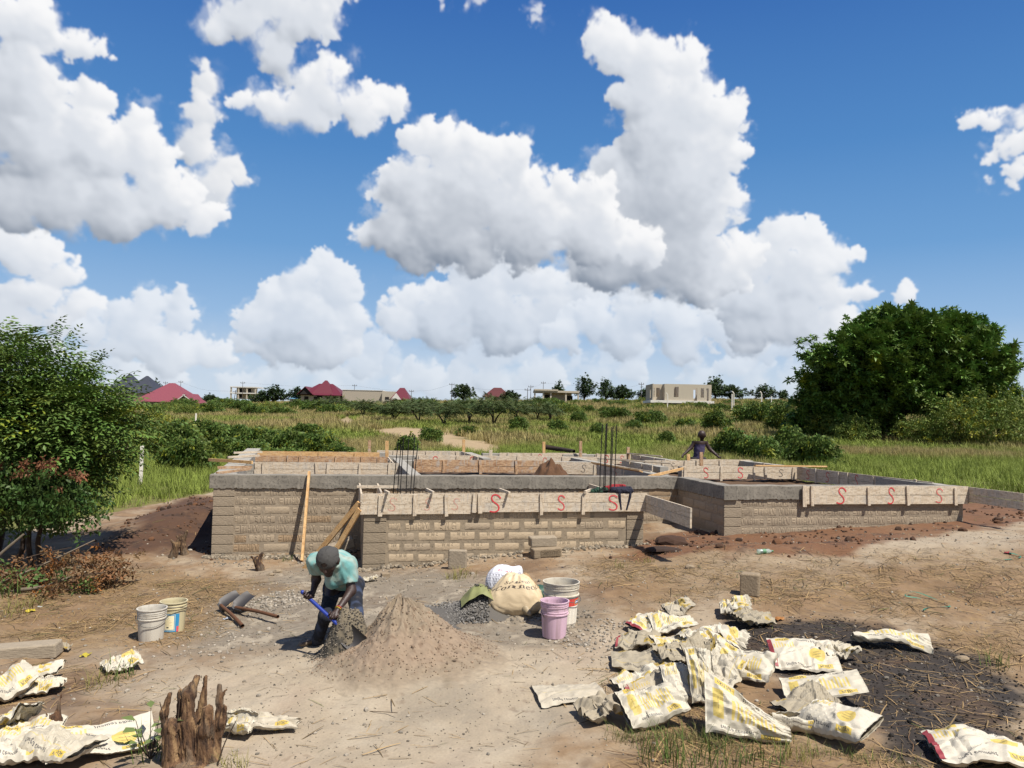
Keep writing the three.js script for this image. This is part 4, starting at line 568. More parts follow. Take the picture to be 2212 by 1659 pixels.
// ---------------------------------------------------------------- solid shapes from distance fields
function poly(f, lo, hi, cell) {
  const nx = Math.ceil((hi[0] - lo[0]) / cell), ny = Math.ceil((hi[1] - lo[1]) / cell), nz = Math.ceil((hi[2] - lo[2]) / cell), sx = nx + 1, sy = ny + 1, val = new Float32Array(sx * sy * (nz + 1));
  for (let k = 0, q = 0; k <= nz; k++) for (let j = 0; j <= ny; j++) for (let i = 0; i <= nx; i++) val[q++] = f(lo[0] + i * cell, lo[1] + j * cell, lo[2] + k * cell);
  const cr = [[0, 0, 0], [1, 0, 0], [1, 1, 0], [0, 1, 0], [0, 0, 1], [1, 0, 1], [1, 1, 1], [0, 1, 1]], ed = [[0, 1], [1, 2], [2, 3], [3, 0], [4, 5], [5, 6], [6, 7], [7, 4], [0, 4], [1, 5], [2, 6], [3, 7]], pos = [], idx = [], seen = new Map();
  for (let k = 0; k < nz; k++) for (let j = 0; j < ny; j++) for (let i = 0; i < nx; i++) {
    let b = 0; const c = []; for (let m = 0; m < 8; m++) { const q = (i + cr[m][0]) + sx * ((j + cr[m][1]) + sy * (k + cr[m][2])); c.push(q); if (val[q] > 0) b |= 1 << m; }
    if (!edgeTable[b]) continue;
    for (let t = b * 16; triTable[t] !== -1; t += 3) for (const w of [0, 2, 1]) {
      const [e0, e1] = ed[triTable[t + w]], a = c[e0], d = c[e1], key = min(a, d) * 8388608 + max(a, d); let id = seen.get(key);
      if (id === undefined) { const u = val[a] / (val[a] - val[d]), p = [0, 1, 2].map((m) => lo[m] + cell * ([i, j, k][m] + lerp(cr[e0][m], cr[e1][m], u))); id = pos.length / 3; pos.push(...p); seen.set(key, id); } idx.push(id);
    }
  }
  const g = new THREE.BufferGeometry(); g.setAttribute('position', new THREE.Float32BufferAttribute(pos, 3)); g.setIndex(idx); g.computeVertexNormals();
  const n = g.attributes.normal, p = g.attributes.position; let s = 0; for (let i = 0; i < p.count; i += 7) { const e = cell * .5; s += Math.sign(f(p.getX(i) + n.getX(i) * e, p.getY(i) + n.getY(i) * e, p.getZ(i) + n.getZ(i) * e)); }
  if (s < 0) { for (let i = 0; i < idx.length; i += 3) [idx[i + 1], idx[i + 2]] = [idx[i + 2], idx[i + 1]]; g.setIndex(idx); g.computeVertexNormals(); }
  const uv = new Float32Array(p.count * 2); for (let i = 0; i < p.count; i++) { uv[i * 2] = p.getX(i) + .37 * p.getZ(i); uv[i * 2 + 1] = p.getY(i) + .21 * p.getZ(i); } g.setAttribute('uv', new THREE.BufferAttribute(uv, 2)); return g;
}
function cap(x, y, z, a, b, ra, rb) { const bx = b[0] - a[0], by = b[1] - a[1], bz = b[2] - a[2], px = x - a[0], py = y - a[1], pz = z - a[2], t = clamp((px * bx + py * by + pz * bz) / (bx * bx + by * by + bz * bz + 1e-9)); return hypot(px - bx * t, py - by * t, pz - bz * t) - lerp(ra, rb, t); }
const smin = (a, b, k) => { const h = max(k - abs(a - b), 0) / k; return min(a, b) - h * h * k * .25; };
const bones = (list, k = .03) => (x, y, z) => { let d = 9; for (const [a, b, ra, rb] of list) d = smin(d, cap(x, y, z, a, b, ra, rb), k); return d; };
const paint = (g, f) => { const p = g.attributes.position, c = new Float32Array(p.count * 3); for (let i = 0; i < p.count; i++) { const q = f(p.getX(i), p.getY(i), p.getZ(i)); c[i * 3] = q[0]; c[i * 3 + 1] = q[1]; c[i * 3 + 2] = q[2]; } g.setAttribute('color', new THREE.BufferAttribute(c, 3)); return g; };
const arr = (v) => [v.x, v.y, v.z];
const stand = (u, v) => G(u, v);

// ---------------------------------------------------------------- the heap of sand being mixed
const vertexMat = new THREE.MeshStandardMaterial({ vertexColors: true, roughness: .97, bumpMap: repeatOf(roughBump, 3, 3), bumpScale: .01 });
function heapGeo(R, n, h) { const g = new THREE.CircleGeometry(R, n).rotateX(-PI / 2), pos = [], idx = [], rings = floor(n * .5); pos.push(0, h(0, 0), 0); for (let i = 1; i <= rings; i++) for (let j = 0; j < n; j++) { const a = j / n * 2 * PI, r = R * pow(i / rings, 1.05), x = cos(a) * r, z = sin(a) * r; pos.push(x, h(x, z), z); } for (let j = 0; j < n; j++) idx.push(0, 1 + (j + 1) % n, 1 + j); for (let i = 0; i < rings - 1; i++) for (let j = 0; j < n; j++) { const a = 1 + i * n + j, b = 1 + i * n + (j + 1) % n; idx.push(a, b, a + n, b, b + n, a + n); } const q = new THREE.BufferGeometry(); q.setAttribute('position', new THREE.Float32BufferAttribute(pos, 3)); q.setIndex(idx); const uv = []; for (let i = 0; i < pos.length; i += 3) uv.push(pos[i], pos[i + 2]); q.setAttribute('uv', new THREE.Float32BufferAttribute(uv, 2)); q.computeVertexNormals(); return q; }
const sandAt = G(866, 1412);
const sandH = (x, z) => { const an = atan2(z, x), r = (1 + .14 * n2(cos(an) * 2.2 + 7, sin(an) * 2.2)) * hypot(x * (x < 0 ? 1.12 : .86), z * (z > 0 ? .92 : 1.1)), cone = .47 * Math.exp(-pow(r / .42, 1.75)) + .075 * Math.exp(-pow(r / .85, 4)); return cone * (1 + .14 * n2(x * 3.2, z * 3.2) + .10 * n2(an * 4.5, r * 3)) - .07 * Math.exp(-pow(hypot((x + .38) / .16, (z - .12) / .2), 2)) * min(1, cone * 8) + cone * .12 * fbm(x * 8, z * 8, 3) + .024 * fbm(x * 14 + 5, z * 14, 4, .6) * sstep(.005, .08, cone) - .012 * sstep(.06, .0, cone); };
{
  const t = thing('sand_heap', 'conical heap of sandy mix with reddish lumps in the mixing area', 'sand heap', [sandAt.x, 0, sandAt.z]);
  const g = heapGeo(1.45, 230, (x, z) => T(sandAt.x + x, sandAt.z + z) - .02 + sandH(x, z));
  paint(g, (x, y, z) => { const h = sandH(x, z), c = [...alb(178, 158, 132)], n = fbm(x * 5, z * 5, 3); mixTo(c, alb(182, 154, 128), .5 * sstep(.07, .14, h) * sstep(.40, .24, h + .12 * n)); mixTo(c, groundColor(sandAt.x + x, -(sandAt.z + z), true), sstep(.07, .015, h)); mixTo(c, alb(150, 132, 106), .45 * sstep(.1, .5, n)); const w = 1 + .16 * n2(x * 45, z * 45) + .1 * n2(x * 17 + 5, z * 17); for (let i = 0; i < 3; i++) c[i] *= w; mixTo(c, alb(126, 96, 72), .5 * sstep(.3, .6, n2(x * 19, z * 19)) * sstep(.05, .12, h)); return c; });
  part('sand', g, vertexMat, t);
  const r = rng(401), ms = [], cs = [], c = new THREE.Color(); for (let k = 0; k < 1900; k++) { const a = r() * 2 * PI, q = .1 + .75 * pow(r(), .8), x = cos(a) * q * 1.1, z = sin(a) * q; ms.push(mat4(x, T(sandAt.x + x, sandAt.z + z) - .018 + sandH(x, z), z, r() * 6, r() * 6, 0, rr(.003, .009, r) * (r() < .05 ? 2 : 1))); const b = rr(.7, 1.15, r); cs.push(c.clone().setRGB(...alb(178 * b, 152 * b, 126 * b))); }
  stuff('lumps', new THREE.IcosahedronGeometry(1, 0), std(0xffffff, 1), ms, cs, null, null, t);
}
const lump = (s) => { const g = new THREE.IcosahedronGeometry(1, 1), p = g.attributes.position; for (let i = 0; i < p.count; i++) { const k = 1 + .28 * n3(p.getX(i) * 1.3 + s * 7, p.getY(i) * 1.3, p.getZ(i) * 1.3 - s); p.setXYZ(i, p.getX(i) * k, p.getY(i) * k * .75, p.getZ(i) * k); } g.computeVertexNormals(); return g; };
const chip = (s) => { const g = new THREE.IcosahedronGeometry(1, 0), p = g.attributes.position; for (let i = 0; i < p.count; i++) { const k = 1 + .35 * n3(p.getX(i) * 2 + s * 5, p.getY(i) * 2, p.getZ(i) * 2); p.setXYZ(i, p.getX(i) * k, p.getY(i) * k * .6, p.getZ(i) * k * .75); } return g; };
{ // wet mix heaped at the worker's feet
  const b = G(745, 1418), t = thing('mortar_mound', 'dark pebbly mound of wet mix at the shoveling man\'s feet', 'mortar', [b.x, T(b.x, b.z), b.z]);
  const H = (x, z) => { const r = hypot((x - .03) / .205, z / .23); return .47 * Math.exp(-pow(r, 3.2)) * (1 + .10 * n2(x * 9, z * 9)) + .02 * fbm(x * 30, z * 30, 2) - .02; };
  const g = heapGeo(.42, 110, H); paint(g, (x, y, z) => { const c = [...alb(150, 136, 112)], n = fbm(x * 22, z * 22 + y * 20, 3); mixTo(c, alb(88, 82, 72), sstep(.02, .4, n + .35 - y * 1.1)); return c; }); part('mix', g, vertexMat, t);
  const r = rng(402), ms = [], cs = [], c = new THREE.Color(); for (let k = 0; k < 1700; k++) { const a = r() * 2 * PI, q = .34 * sqrt(r()), x = cos(a) * q, z = sin(a) * q; ms.push(mat4(x, H(x, z) + .002, z, r() * 6, r() * 6, 0, rr(.004, .014, r))); const b2 = r() < .4 ? rr(1, 1.5, r) : rr(.5, .9, r); cs.push(c.clone().setRGB(...alb(122 * b2, 112 * b2, 98 * b2))); }
  stuff('pebbles', chip(1), std(0xffffff, .9), ms, cs, null, null, t);
}
{ // earth heap inside the foundation
  const p = bw(6.05, 1.0, -1.1), t = thing('earth_heap', 'brown earth heap lying inside the foundation before the whitish panel', 'earth heap', p);
  const g = heapGeo(.85, 90, (x, z) => .58 * Math.exp(-pow(hypot(x / .42, z / .42), 1.8)) * (1 + .25 * n2(x * 7, z * 7)) + .03 * fbm(x * 18, z * 18, 2) - .03); part('earth', g, std(col(134, 94, 62), .97, { map: concreteMap, bumpMap: roughBump, bumpScale: .02 }), t);
}
// ---------------------------------------------------------------- buckets
function bucket(p, H, R, c, o) {
  const t = thing('bucket', o.label, 'bucket', p, o.turn ?? 0); t.rotation.x = o.tilt ?? 0; t.position.y -= .012;
  const r0 = R * .84, pts = [[0, .004], [r0 - .02, 0], [r0, .012]], rib = (y, k) => { const q = lerp(r0, R, y / H); pts.push([q, y - .008], [q + k, y - .005], [q + k, y + .005], [q, y + .008]); };
  for (const [y, k] of o.ribs) rib(y * H, k); pts.push([R, H - .012], [R + .008, H - .01], [R + .008, H], [R - .004, H], [R - .008, H - .02]);
  for (let i = 8; i >= 0; i--) pts.push([lerp(r0, R, i / 8) - .008, max(.012, (H - .03) * i / 8)]); pts.push([0, .012]);
  const g = toCreasedNormals(new THREE.LatheGeometry(pts.map((q) => new THREE.Vector2(...q)), 56), .7);
  const dirt = tex(256, 256, (u, v) => { const n = fbm(u * 14, v * 9, 4, .6), s = n2(u * 40, v * 7), k = [...c]; mixTo(k, alb(150, 122, 92), (o.dirt ?? .35) * sstep(-.15, .5, n + .25 * s)); return k; });
  part('body', g, std(0xffffff, o.rough ?? .5, { map: dirt }), t);
  if (o.inside) { const q = H * .45; part('residue', new THREE.CircleGeometry(lerp(r0, R, .45) - .009, 32).rotateX(-PI / 2).translate(0, q, 0), std(o.inside, .95, { map: concreteMap }), t); }
  const ha = o.ha ?? .6, y = H * .78, wire = []; for (let i = 0; i <= 16; i++) { const a = PI * i / 16, s = cos(a), k = sin(a); wire.push(V3(s * (R + .012), y - k * (R * 1.02) * sin(ha), k * (R + .05) * cos(ha) * 1.0)); }
  const hd = part('handle', new THREE.TubeGeometry(new THREE.CatmullRomCurve3(wire), 40, .0035, 5), std(col(150, 146, 140), .5, { metalness: .6 }), t); hd.rotation.y = o.hturn ?? 0;
  if (o.print) { const m = part('label', new THREE.CylinderGeometry(lerp(r0, R, .66) + .003, lerp(r0, R, .08) + .003, H * .58, 40, 1, true, o.pa ?? -.9, o.pw ?? 1.9).translate(0, H * .37, 0), new THREE.MeshStandardMaterial({ map: o.print, roughness: .6, side: THREE.DoubleSide }), t); }
  return t;
}
{
  bucket(G(326, 1380), .335, .142, alb(222, 214, 198, 1.5), { label: 'plain white bucket with blue rag on its handle', ribs: [[.70, .008], [.78, .005], [.84, .005], [.90, .005]], dirt: .28, ha: .75, turn: .3 });
  bucket(G(373, 1362), .335, .135, alb(226, 212, 170, 1.4), { label: 'cream paint bucket with blue framed paper label', ribs: [[.80, .006], [.88, .005]], dirt: .2, ha: -.3, pa: -1.0, pw: 1.9, print: ctex(256, 192, (g, w, h) => { g.fillStyle = '#2f86b4'; g.fillRect(0, 0, w, h); g.fillStyle = '#d3515c'; g.fillRect(0, h * .7, 26, h * .3); g.fillRect(w - 26, h * .7, 26, h * .3); g.fillStyle = '#49a6c8'; g.fillRect(0, 0, 26, h * .4); g.fillStyle = '#efe4bd'; g.fillRect(54, 20, w - 110, h - 44); g.strokeStyle = '#efe4bd'; g.lineWidth = 4; g.strokeRect(44, 10, w - 90, h - 24); g.strokeStyle = '#2b5d80'; g.lineWidth = 3; g.beginPath(); g.arc(w / 2, 46, 10, 0, 7); g.stroke(); g.lineWidth = 2; g.strokeStyle = '#a88f57'; for (let y = 70; y < h - 60; y += 9) { g.beginPath(); g.moveTo(72, y); g.lineTo(w - 74 - (y % 4) * 12, y); g.stroke(); } g.fillStyle = '#5a5a52'; g.fillRect(w / 2 - 14, h - 56, 28, 16); }) });
  bucket(G(1197, 1374), .375, .142, alb(228, 192, 208, 1.5), { label: 'pink bucket standing in front of the large white one', ribs: [[.66, .010], [.72, .004], [.86, .005], [.91, .005], [.95, .004]], dirt: .42, ha: 1.3, rough: .6, turn: .4 });
  bucket(G(1211, 1346), .46, .192, alb(226, 216, 196, 1.45), { label: 'large white paint bucket with red band and mortar crust', ribs: [[.72, .012], [.86, .006], [.91, .006], [.95, .005]], dirt: .3, inside: col(176, 152, 122), ha: .5, hturn: 1.0, pa: .15, pw: 1.7, print: ctex(256, 256, (g, w, h) => { g.fillStyle = '#e0d8c8'; g.fillRect(0, 0, w, h); g.fillStyle = '#bf3a35'; g.fillRect(0, 0, w, 74); g.fillStyle = '#2c4a86'; g.fillRect(110, 18, 78, 40); g.strokeStyle = '#e8c84c'; g.lineWidth = 4; g.strokeRect(110, 18, 78, 40); g.fillStyle = '#fff'; g.fillRect(118, 34, 60, 8); g.fillStyle = '#8c8478'; for (let y = 92; y < h; y += 10) for (let x = 20; x < w - 20; x += 46) g.fillRect(x, y, 38 - (x * y % 13), 2); g.fillStyle = 'rgba(190,160,120,.5)'; for (let k = 0; k < 60; k++) g.fillRect((k * 53) % w, (k * 97) % h, 3, 20); }) });
  const q = G(352, 1372), rag = bones([[[0, .2, 0], [.02, .14, .02], .018, .026], [[.02, .14, .02], [-.01, .05, .03], .026, .018], [[0, .2, 0], [.05, .17, 0], .016, .02]], .02); solo('blue_rag', poly((x, y, z) => rag(x, y, z) + .006 * n3(x * 60, y * 60, z * 60), [-.08, -.01, -.06], [.1, .24, .09], .006), std(col(58, 128, 196), .8), 'blue rag tied to the plain white bucket handle', 'rag').position.set(q.x, q.y + .03, q.z + .10);
}
// ---------------------------------------------------------------- sacks, gravel
function sackGeo(W, H, D, seed, o = {}) {
  const g = new THREE.SphereGeometry(1, 72, 48), p = g.attributes.position, pw = (v, e) => Math.sign(v) * pow(abs(v), e);
  for (let i = 0; i < p.count; i++) { let x = p.getX(i), y = p.getY(i), z = p.getZ(i); const e = o.e ?? .72; x = pw(x, e); z = pw(z, e); y = pw(y, .85); const cor = max(0, abs(x) * abs(z) - .35); let X = x * W * (1 + .3 * cor), Z = z * D * (1 + .3 * cor), Y = y * H * (1 - .45 * max(0, abs(x) - .6)) + cor * -.1 * H; const wr = .035 * (1 - abs(n2(x * 3 + seed, z * 3 + y * 2)) * 2) + .02 * n2(x * 8 + seed * 3, z * 8 + y * 8) * (o.wr ?? 1); Y *= 1 + wr; X *= 1 + wr; Z *= 1 + wr; if (o.f) [X, Y, Z] = o.f(X, Y, Z); p.setXYZ(i, X, Y, Z); }
  g.computeVertexNormals(); return g;
}
{
  const tan = G(1110, 1318), tanMap = ctex(512, 512, (g, w, h) => { g.fillStyle = '#bda988'; g.fillRect(0, 0, w, h); for (let k = 0; k < 900; k++) { g.fillStyle = k % 2 ? 'rgba(225,190,130,.10)' : 'rgba(150,110,70,.10)'; g.fillRect((k * 71) % w, (k * 137) % h, 30, 2); } g.save(); g.translate(w * .26, h * .34); g.rotate(-.12); g.fillStyle = '#43382c'; g.font = 'italic bold 34px serif'; g.textAlign = 'center'; g.fillText('Sekeni', 10, -22); g.font = 'italic bold 40px serif'; g.fillText('AirConnection', 0, 20); g.restore(); });
  const t = thing('tan_sack', 'full glossy tan sack with italic lettering beside the pale buckets', 'sack', tan, -.1);
  const sg = sackGeo(.30, .20, .21, 3, { f: (x, y, z) => { const k = clamp((y + .2) / .4); return [x * lerp(1.12, .62, k * k) + .03 * k, y * 1.18 + .03 * n2(x * 9, z * 9), z * lerp(1.1, .6, k)]; } }); part('body', sg, std(0xffffff, .55, { map: tanMap, bumpMap: repeatOf(roughBump, 3, 2), bumpScale: .002 }), t).position.y = .17;
  const neck = bones([[[-.02, .33, -.06], [.12, .36, -.1], .03, .025], [[.12, .36, -.1], [.24, .24, -.08], .025, .02], [[.24, .24, -.08], [.29, .1, -.05], .02, .015]], .02); part('open_neck', poly((x, y, z) => abs(neck(x, y, z) + .012 * n3(x * 25, y * 25, z * 25)) - .012, [-.1, .02, -.2], [.36, .43, .02], .008), std(col(206, 168, 116), .6), t);
  const cor = bones([[[.12, .08, .12], [.2, .02, .24], .07, .02], [[-.2, .12, .1], [-.3, .03, .16], .06, .015]], .05); part('corner', poly(cor, [-.4, -.02, 0], [.28, .24, .32], .01), std(col(200, 178, 140), .55), t);
}
{
  const p = G(1088, 1290), wm = ctex(512, 512, (g, w, h) => { g.fillStyle = '#cfced2'; g.fillRect(0, 0, w, h); g.save(); g.translate(w * .25, h * .36); g.rotate(-.25); g.fillStyle = '#b2424c'; g.font = 'bold 30px sans-serif'; g.textAlign = 'center'; g.fillText('25 KG', 10, -44); g.strokeStyle = '#77747c'; g.lineWidth = 3; for (let r = 0; r < 3; r++) { g.beginPath(); g.moveTo(-110, -22 + r * 38); g.lineTo(110, -22 + r * 38); g.stroke(); for (let x = -100; x < 100; x += 15) { g.beginPath(); g.moveTo(x, -14 + r * 38); g.lineTo(x + 5, 8 + r * 38); g.lineTo(x + 9, -12 + r * 38); g.stroke(); } } g.restore(); });
  const m = solo('white_sack', sackGeo(.22, .21, .19, 9, { e: .85, wr: .3, f: (x, y, z) => [x, y + .10 * sstep(.02, .2, x) * sstep(0, .2, y), z] }), std(0xffffff, .5, { map: wm, bumpMap: repeatOf(roughBump, 4, 3), bumpScale: .0012 }), 'domed white woven sack with grey print behind the tan sack', 'sack'); m.position.set(p.x, p.y + .17, p.z); m.rotation.set(-.1, -.15, -.25);
  const gb = G(1163, 1300), m2 = solo('green_bag', sackGeo(.13, .10, .12, 15), std(col(62, 104, 84), .55), 'small dark green bag tucked behind the tan sack', 'bag'); m2.position.set(gb.x, gb.y + .09, gb.z); m2.rotation.y = .5;
}
const gravelAt = G(1020, 1325);
const gravH = (x, z) => .17 * Math.exp(-pow(hypot((x - .08) / .23, (z + .03) / .24), 2)) + .05 * Math.exp(-pow(hypot(x / .55, z / .3), 2)) - .012;
{
  const t = thing('gravel_heap', 'small heap of dark crushed stone spilling from yellow sack', 'gravel', gravelAt), r = rng(410), ms = [], cs = [], c = new THREE.Color();
  part('core', heapGeo(.6, 60, (x, z) => gravH(x, z) - .006), std(col(120, 114, 106), 1), t);
  for (let k = 0; k < 2600; k++) { const a = r() * 2 * PI, q = .75 * pow(r(), .62), x = cos(a) * q * 1.15 - .06, z = sin(a) * q * .62; if (x > .2) continue; ms.push(mat4(x, gravH(x, z) + T(gravelAt.x + x, gravelAt.z + z) - gravelAt.y + .008, z, r() * 6, r() * 6, r() * 6, rr(.009, .019, r))); const b = rr(.65, 1.35, r); cs.push(c.clone().setRGB(...alb(136 * b, 131 * b, 124 * b))); }
  stuff('stones', chip(3), std(0xffffff, .9), ms, cs, null, null, t);
  // the emptied sack lies over it like a hood
  const g = new THREE.PlaneGeometry(.46, .40, 46, 40).rotateX(-PI / 2), p = g.attributes.position; for (let i = 0; i < p.count; i++) { const x = p.getX(i), z = p.getZ(i), e = abs(x) / .23; p.setY(i, gravH(x + .09, z - .06) + .05 + .055 * (1 - e * e) - .02 * e + .012 * n2(x * 12, z * 9) + .012 * (1 - 2 * abs(n2(x * 7 + 3, z * 4)))); } g.computeVertexNormals();
  const ym = tex(256, 256, (u, v) => { const c = alb(176, 178, 112), w = .9 + .1 * sin(u * 260) * .3 + .1 * n2(u * 8, v * 8); mixTo(c, alb(150, 140, 100), .4 * sstep(.1, .5, n2(u * 5, v * 5))); return c.map((q) => q * w); });
  const s = solo('yellow_sack', g, std(0xffffff, .6, { map: ym, side: THREE.DoubleSide }), 'emptied yellow green sack hooding the dark gravel', 'sack'); s.position.set(gravelAt.x + .09, gravelAt.y + .005, gravelAt.z - .06); s.rotation.y = .12;
  const m2 = [], c2 = []; for (let k = 0; k < 46; k++) { const x = rr(-.14, .16, r), z = rr(-.15, .12, r); m2.push(mat4(x + .09, gravH(x + .09, z - .06) + .05 + .055 * (1 - pow(x / .23, 2)) + .012, z - .06, r() * 6, r() * 6, 0, rr(.009, .018, r))); const b = rr(.6, 1.1, r); c2.push(c.clone().setRGB(...alb(98 * b, 94 * b, 86 * b))); } stuff('stones_on_sack', chip(3), std(0xffffff, .9), m2, c2, null, null, t);
}
// ---------------------------------------------------------------- loose blocks
const looseMat = std(col(186, 164, 134, 1.25), .96, { map: concreteMap, bumpMap: roughBump, bumpScale: .012 }), looseMat2 = std(col(200, 182, 156, 1.25), .96, { map: concreteMap, bumpMap: roughBump, bumpScale: .012 });
function chunk(w, h, d, seed, wear = .02) { const g = mergeVertices(new RoundedBoxGeometry(w, h, d, 5, min(w, h, d) * .16)), p = g.attributes.position; for (let i = 0; i < p.count; i++) { const x = p.getX(i), y = p.getY(i), z = p.getZ(i), k = wear * n3(x * 9 + seed, y * 9, z * 9), q = hypot(x, y, z) || 1; p.setXYZ(i, x + x / q * k, y + y / q * k, z + z / q * k); } g.computeVertexNormals(); return g; }
function blockAt(u, v, w, h, d, label, o = {}) { const p = G(u, v), m = solo('concrete_block', chunk(w, h, d, u, o.wear ?? .014), o.mat ?? looseMat, label, 'block'); m.position.set(p.x, p.y + h / 2 - .015 + (o.up ?? 0), p.z - d * .4); m.rotation.set(o.rx ?? 0, o.ry ?? 0, o.rz ?? 0); return m; }
{ const b = blockAt(1180, 1204, .44, .15, .2, 'loose block reading WHITE, lower of two stacked at veranda wall', { ry: .25, rz: .04 }); const w = part('lettering', new THREE.PlaneGeometry(.3, .09), std(col(168, 146, 116), .97, { bumpMap: letterBump[1], bumpScale: .03, map: blockMaps[0] }), b); w.position.set(.04, 0, .107); }
blockAt(1172, 1202, .40, .15, .2, 'plain loose block, upper of two stacked at veranda wall', { up: .15, ry: .18, rz: .02, mat: looseMat2 });
blockAt(988, 1228, .26, .27, .12, 'pale block standing upright beside veranda wall and dry tuft', { mat: looseMat2, ry: -.05, wear: .006 });
blockAt(1624, 1288, .215, .27, .17, 'worn tan block standing alone on the open dirt', { ry: -.35, wear: .03 });
blockAt(45, 1420, .58, .14, .22, 'long pale block lying half in the left dirt', { ry: .2, rz: .05, up: -.02, mat: looseMat2 });
blockAt(832, 1246, .12, .06, .1, 'small broken block piece on the dirt behind the man', { ry: .3 });
{ const p = bw(2.05, .25, .7), m = solo('concrete_block', chunk(.5, .16, .26, 8), looseMat2, 'large block tilted in the shaded corner behind the braces', 'block'); m.position.copy(p); m.rotation.set(0, .3, .35); const q = bw(2.1, .07, .95), m2 = solo('concrete_block', chunk(.45, .16, .24, 4), looseMat, 'flat block lying in the shaded corner under the tilted one', 'block'); m2.position.copy(q); m2.rotation.set(0, .2, 0); }
for (const [u, v, s, lb] of [[600, 1237, .05, 'pinkish stone chip right of the charred small stump'], [586, 1243, .035, 'smaller stone chip beside the charred small stump'], [1490, 1228, .05, 'grey stone on the pale path'], [2078, 1428, .05, 'round pale stone at the burnt edge'], [985, 1330, .03, 'small stone by the gravel']]) { const p = G(u, v), m = solo('stone', lump(u), looseMat, lb, 'stone'); m.scale.set(s * 1.4, s, s); m.position.set(p.x, p.y + s * .3, p.z); }
// ---------------------------------------------------------------- shovels on the ground
const handleMat = std(col(146, 96, 58), .75, { map: barkMap }), bladeMat = std(col(86, 82, 80), .55, { metalness: .35 });
function shovel(head, tip, label, o = {}) {        // head: where blade meets shaft, tip: end of the shaft
  const t = thing('shovel', label, 'shovel', head), d = tip.clone().sub(head), n = d.clone().normalize();
  part('shaft', new THREE.TubeGeometry(new THREE.CatmullRomCurve3([V3(0, .02, 0).addScaledVector(n, -.03), d.clone().multiplyScalar(.5).add(V3(0, .035, 0)), d.clone().add(V3(0, .03, 0))]), 14, o.r ?? .02, 10), o.mat ?? handleMat, t);
  const g = new THREE.PlaneGeometry(.21, .28, 14, 16), p = g.attributes.position; for (let i = 0; i < p.count; i++) { const x = p.getX(i), y = p.getY(i) + .14, k = x / .105, w = 1 - .35 * pow(max(0, (y - .2) / .12), 2) * abs(k); p.setXYZ(i, x * (y < .04 ? .8 : 1) * w, y, .05 * k * k + .02 * sin(y * 8) - .03 * max(0, .06 - y) / .06); } g.computeVertexNormals();
  const b = part('blade', g, bladeMat.clone(), t); b.material.side = THREE.DoubleSide; const nd = V3(o.bd?.[0] ?? -n.x, o.bd?.[1] ?? .25, o.bd?.[2] ?? -n.z).normalize(), zz = V3(-.1, 1, .25).addScaledVector(nd, -V3(-.1, 1, .25).dot(nd)).normalize(); b.quaternion.setFromRotationMatrix(new THREE.Matrix4().makeBasis(nd.clone().cross(zz), nd, zz));
  part('socket', new THREE.CylinderGeometry(.022, .028, .12, 10).translate(0, .05, 0), bladeMat, t).quaternion.setFromUnitVectors(V3(0, 1, 0), n); return t;
}
shovel(G(478, 1322).add(V3(0, .05, 0)), G(524, 1358).add(V3(0, .0, 0)), 'shovel with short shaft pointing at the viewer, left of two', { bd: [.55, .3, -.75] });
shovel(G(512, 1326).add(V3(0, .05, 0)), G(600, 1348).add(V3(0, .05, 0)), 'shovel with long shaft pointing right, right of two', { bd: [.4, .34, -.8] });
// ---------------------------------------------------------------- stumps
function splinters(list, seed, lo, hi, cell, base) { const f = bones(list, .03); return paint(poly((x, y, z) => { const a = atan2(z, x); return f(x, y, z) + .011 * n3(x * 26 + seed, y * 7, z * 26) + .006 * n2(a * 14 + seed, y * 10) + .004 * n3(x * 75, y * 22 + seed, z * 75); }, lo, hi, cell), (x, y, z) => { const n = n3(x * 30, y * 9, z * 30), c = [...base]; mixTo(c, alb(84, 60, 42), sstep(-.1, .5, n)); mixTo(c, alb(150, 134, 112), .5 * sstep(.2, .5, n3(x * 8 + 3, y * 5, z * 8))); mixTo(c, alb(196, 158, 112), sstep(.15, .6, -n + n3(x * 12, y * 4, z * 12) * .5)); return c; }); }
const woodV = new THREE.MeshStandardMaterial({ vertexColors: true, roughness: .95, bumpMap: repeatOf(roughBump, 14, 3), bumpScale: .02 });
{
  const p = G(415, 1648), k = -p.z / F, t = thing('tree_stump', 'splintered brown tree stump of many broken stems in the foreground', 'stump', [p.x, p.y - .03, p.z]), S = (u, v, z = 0) => [(u - 415) * k, (1648 - v) * k * 1.06, z];
  const L = [[S(358, 1650, -.02), S(352, 1540, 0), .024, .022], [S(352, 1540), S(362, 1505, 0), .022, .016], [S(374, 1650, .05), S(376, 1560, .06), .05, .05], [S(380, 1580, -.04), S(378, 1505, -.05), .03, .018], [S(412, 1650), S(406, 1560, .02), .07, .05], [S(406, 1560, .02), S(404, 1502, .02), .042, .04], [S(404, 1502, .02), S(418, 1474, -.01), .034, .022], [S(426, 1570, -.02), S(434, 1472, -.03), .032, .012], [S(440, 1650), S(440, 1570, .02), .07, .05], [S(446, 1570, .04), S(450, 1530, .05), .045, .035], [S(456, 1650, -.02), S(468, 1560, -.02), .045, .025], [S(468, 1560, -.02), S(464, 1490, -.03), .028, .014], [S(462, 1520, -.02), S(478, 1496, -.02), .012, .004], [S(476, 1560, 0), S(480, 1530, 0), .018, .014], [S(395, 1655, .08), S(430, 1655, .08), .09, .09], [S(350, 1655, .0), S(480, 1658, .0), .05, .05]];
  part('stems', splinters(L, 3, [-.32, -.06, -.2], [.32, .72, .24], .0068, alb(140, 104, 72)), woodV, t);
}
